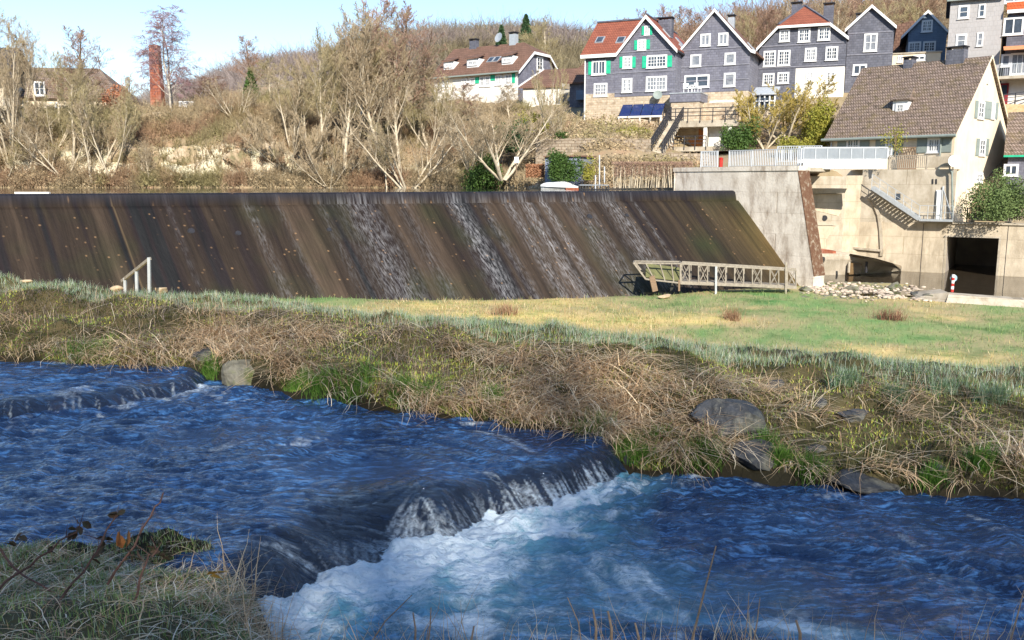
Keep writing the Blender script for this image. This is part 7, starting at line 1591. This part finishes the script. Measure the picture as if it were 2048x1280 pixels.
# meadow
MEAD = [(.50, .40, .18), (.40, .36, .13), (.64, .54, .32), (.24, .30, .10), (.48, .32, .17)]
p, q, px = samp(60000, 10.4, 12.02, seed=81); n = len(p); gm = (fbm(p[:, 0] * .16, p[:, 1] * .3, 3, 21) > .03); c = pal(n, MEAD, 82); c[gm] = pal(int(gm.sum()), [(.20, .32, .10), (.27, .36, .14), (.34, .36, .16), (.14, .24, .08)], 83)
blades('meadow_grass', p, U(.06, .26, n, 84) * (.6 + .8 * vn(p[:, 0] * 1.5, p[:, 1] * 1.5, 3)), U(.006, .014, n, 85), rnd_dir(n, 86), U(0, 1.0, n, 87), c, seg=2, seed=88)
for i, (px_, py_, w, lb) in enumerate([(1465, 640, 40, 'tan tuft of dead stems on the meadow, left of the darker one'), (1780, 640, 70, 'dark brown tuft of dead stems on the right part of the meadow'), (1010, 630, 60, 'pale brown tuft of dead stems on the left part of the meadow')]):
    h = onnear(px_, py_) or P(px_, py_, 36); n = 260; c = np.array(h)[None] + g.normal(size=(n, 3)) * np.array([w * h.y / F * .22, .25, 0])
    c0_ = np.array(h); o = blades('dead_stem_tuft', c - c0_[None], U(.25, .7, n, 90 + i), U(.006, .012, n, 91), rnd_dir(n, 92 + i), U(0, .6, n, 93), pal(n, [(.30, .17, .10), (.40, .26, .16)] if i != 1 else [(.22, .11, .07), (.28, .14, .09)], 94), curl=.4, seed=95 + i)
    o.location = h; del o['kind']; tag(o, lb, 'plant')
# near bank in the lower left corner
p, q, px = samp(26000, 1.3, 3.02, -80, 520, seed=101); n = len(p); blades('near_bank_grass', p, U(.03, .08, n, 102), U(.0015, .003, n, 103), rnd_dir(n, 104), U(0, .9, n, 105), pal(n, [(.20, .32, .08), (.26, .38, .14), (.36, .42, .30), (.30, .24, .12)], 106), seg=3, seed=107)
p, q, px = samp(4500, 1.3, 3.0, -100, 560, seed=111); n = len(p); blades('near_bank_straw', p, U(.10, .38, n, 112), U(.0022, .0045, n, 113), rnd_dir(n, 114, (.5, 0)), U(1.0, 1.6, n, 115), pal(n, [(.74, .58, .38), (.58, .42, .26), (.42, .27, .16), (.80, .72, .58)], 116), curl=.9, seg=6, seed=117)
p, q, px = samp(900, 2.0, 3.0, 430, 2100, seed=121); n = len(p); blades('near_edge_stubble', p, U(.2, .58, n, 122), U(.002, .0045, n, 123), rnd_dir(n, 124), U(0, .8, n, 125), pal(n, TAN, 126), curl=.5, seg=4, seed=127)
# tall single stalks in front
def stalk(pts, r, m, label, name='dry_stalk', grp=None):
    t = solo(name, MB().tube(pts, [r * (1 - .5 * i / (len(pts) - 1)) for i in range(len(pts))], 6), m, label, 'plant', tuple(pts[0]), grp); return t
M['stalk'] = mat('dry stalk', (.46, .33, .22), (.30, .2, .13), scale=20, bump=.2); M['stem_dark'] = mat('dark bramble stem', (.16, .09, .07), (.10, .055, .045), scale=20, bump=.2)
for a, b, c, d, Y, r, lb in ((1372, 1300, 1432, 1092, 4.9, .008, 'tallest leaning dry stalk at the bottom, right of centre'), (1500, 1300, 1520, 1195, 4.7, .005, 'thin dry stalk at the bottom edge right of the tallest stalk'), (1483, 1300, 1498, 1185, 4.8, .004, 'very thin stalk left of the thin dry one at the bottom edge'),
                             (1600, 1300, 1592, 1240, 4.6, .012, 'short thick broken stem at the bottom right'), (1190, 1300, 1186, 1218, 4.6, .010, 'short broken stem at the bottom centre, left one of a pair'), (1222, 1300, 1216, 1222, 4.6, .011, 'short broken stem at the bottom centre, right one of a pair'), (1170, 1300, 1135, 1195, 4.7, .005, 'dry branch leaning left at the bottom centre'),
                             (2010, 1300, 2048, 1180, 4.7, .006, 'dry stalk in the bottom right corner'), (828, 1300, 826, 1225, 4.7, .008, 'short broken stem left of the centre at the bottom edge'), (850, 1300, 862, 1215, 4.7, .006, 'leaning broken stem just right of the short one'), (930, 1310, 948, 1252, 4.6, .009, 'stubby stem at the bottom edge near the centre'), (1276, 1310, 1270, 1246, 4.6, .010, 'stubby stem between the pair and the tallest stalk'), (710, 1300, 824, 1190, 4.8, .005, 'bent thin stalk reaching over the foam at the bottom')):
    p0 = P(a, b, Y); p1 = P(c, d, Y + .05); mid = p0.lerp(p1, .5) + Vector((.012, 0, .01)); stalk([p0 - Vector((0, 0, .1)), mid, p1], r, M['stalk'], lb)
# brambles at the lower left
lf = mat('dark bramble leaf', (.05, .055, .03), (.09, .05, .035), scale=30, bump=.3)
def leafmb(mb, c, d, s_, rr_):
    d = Vector(d).normalized(); u = d.cross(Vector((rr_.gauss(0, 1), rr_.gauss(0, 1), 1))).normalized(); n = u.cross(d); c = Vector(c)
    pts = [c, c + d * s_ * .35 + u * s_ * .3 + n * s_ * .1, c + d * s_ * .75 + u * s_ * .22 + n * .05 * s_, c + d * s_, c + d * s_ * .75 - u * s_ * .22 + n * .05 * s_, c + d * s_ * .35 - u * s_ * .3 + n * s_ * .1]; mid = c + d * s_ * .55
    mb._a(pts + [mid], [(0, 1, 6), (1, 2, 6), (2, 3, 6), (3, 4, 6), (4, 5, 6), (5, 0, 6)])
for i, (pts, lvs, lb) in enumerate([
    ([(-10, 1180, 5.2), (60, 1130, 5.3), (120, 1085, 5.35), (160, 1050, 5.4)], [(160, 1050), (150, 1062), (100, 1095)], 'arching bramble with dark leaves at the far lower left'),
    ([(100, 1220, 5.0), (170, 1140, 5.1), (205, 1080, 5.2), (240, 1025, 5.3)], [(240, 1025), (208, 1075), (212, 1085), (185, 1112)], 'upright bramble with clustered dark leaves, left of the brown leaf'),
    ([(260, 1230, 5.0), (280, 1160, 5.05), (300, 1110, 5.1), (316, 1096, 5.15)], [(316, 1100), (322, 1104), (270, 1105), (268, 1112)], 'short bramble with drooping dark leaves right of the brown leaf'),
    ([(0, 1100, 5.6), (40, 1150, 5.5), (100, 1180, 5.4), (180, 1210, 5.3)], [(36, 1075), (15, 1085)], 'low bramble stem running along the near bank at the left edge'),
    ([(215, 1170, 5.1), (265, 1090, 5.15), (300, 1035, 5.2), (327, 985, 5.25)], [], 'long thin reddish twig rising highest over the near bank')]):
    w = [P(*q_) for q_ in pts]; br_ = thing('bramble', lb, 'plant', tuple(w[0]), world=True); rb = random.Random(i)
    fine_ = []
    for a, b in zip(w[:-1], w[1:]):
        for k in range(3): fine_.append(a.lerp(b, k / 3) + Vector((rb.gauss(0, .008), 0, rb.gauss(0, .008))))
    fine_.append(w[-1]); obj('stem', MB().tube(fine_, [.009 * (1 - .6 * k / len(fine_)) for k in range(len(fine_))], 5), M['stem_dark'], br_)
    mb = MB()
    for k in range(5): q_ = rb.choice(fine_); mb.tube([q_, q_ + Vector((rb.gauss(0, .06), rb.gauss(0, .05), rb.uniform(.02, .12)))], [.003, .0015], 4)
    each('side_shoot', mb, M['stem_dark'], br_)
    if lvs:
        mb = MB()
        for (lx_, ly_) in lvs:
            c = P(lx_, ly_, w[-1].y)
            for k in range(3): leafmb(mb, c + Vector((rb.gauss(0, .012), rb.gauss(0, .02), rb.gauss(0, .012))), (rb.gauss(0, 1), rb.gauss(0, .6), rb.uniform(-1.2, .2)), rb.uniform(.05, .08), rb)
        each('leaf', mb, lf, br_)
mb = MB(); rb = random.Random(77); c = P(243, 1085, 5.25)
for k in range(4): leafmb(mb, c + Vector((rb.gauss(0, .01), 0, -.04)), (rb.gauss(0, .25), rb.gauss(0, .3), 1), rb.uniform(.09, .14), rb)
solo('withered_leaf', mb, mat('rust brown leaf', (.42, .18, .06), (.28, .11, .04), scale=20, bump=.3, transl=.2), 'curled rust-brown leaf standing between the brambles', 'leaf', tuple(c))
mb = MB(); c = P(412, 1150, 5.6); leafmb(mb, c, (1, -.2, .25), .17, rb); leafmb(mb, c + Vector((.03, 0, -.01)), (1, -.5, .05), .12, rb)
solo('withered_leaf', mb, mat('yellow brown leaf', (.60, .38, .07), (.45, .27, .06), scale=20, bump=.3), 'yellow fallen leaf at the tip of the near bank by the fall', 'leaf', tuple(c))
for o in list(C.objects): 
    if '_w' in o: del o['_w']
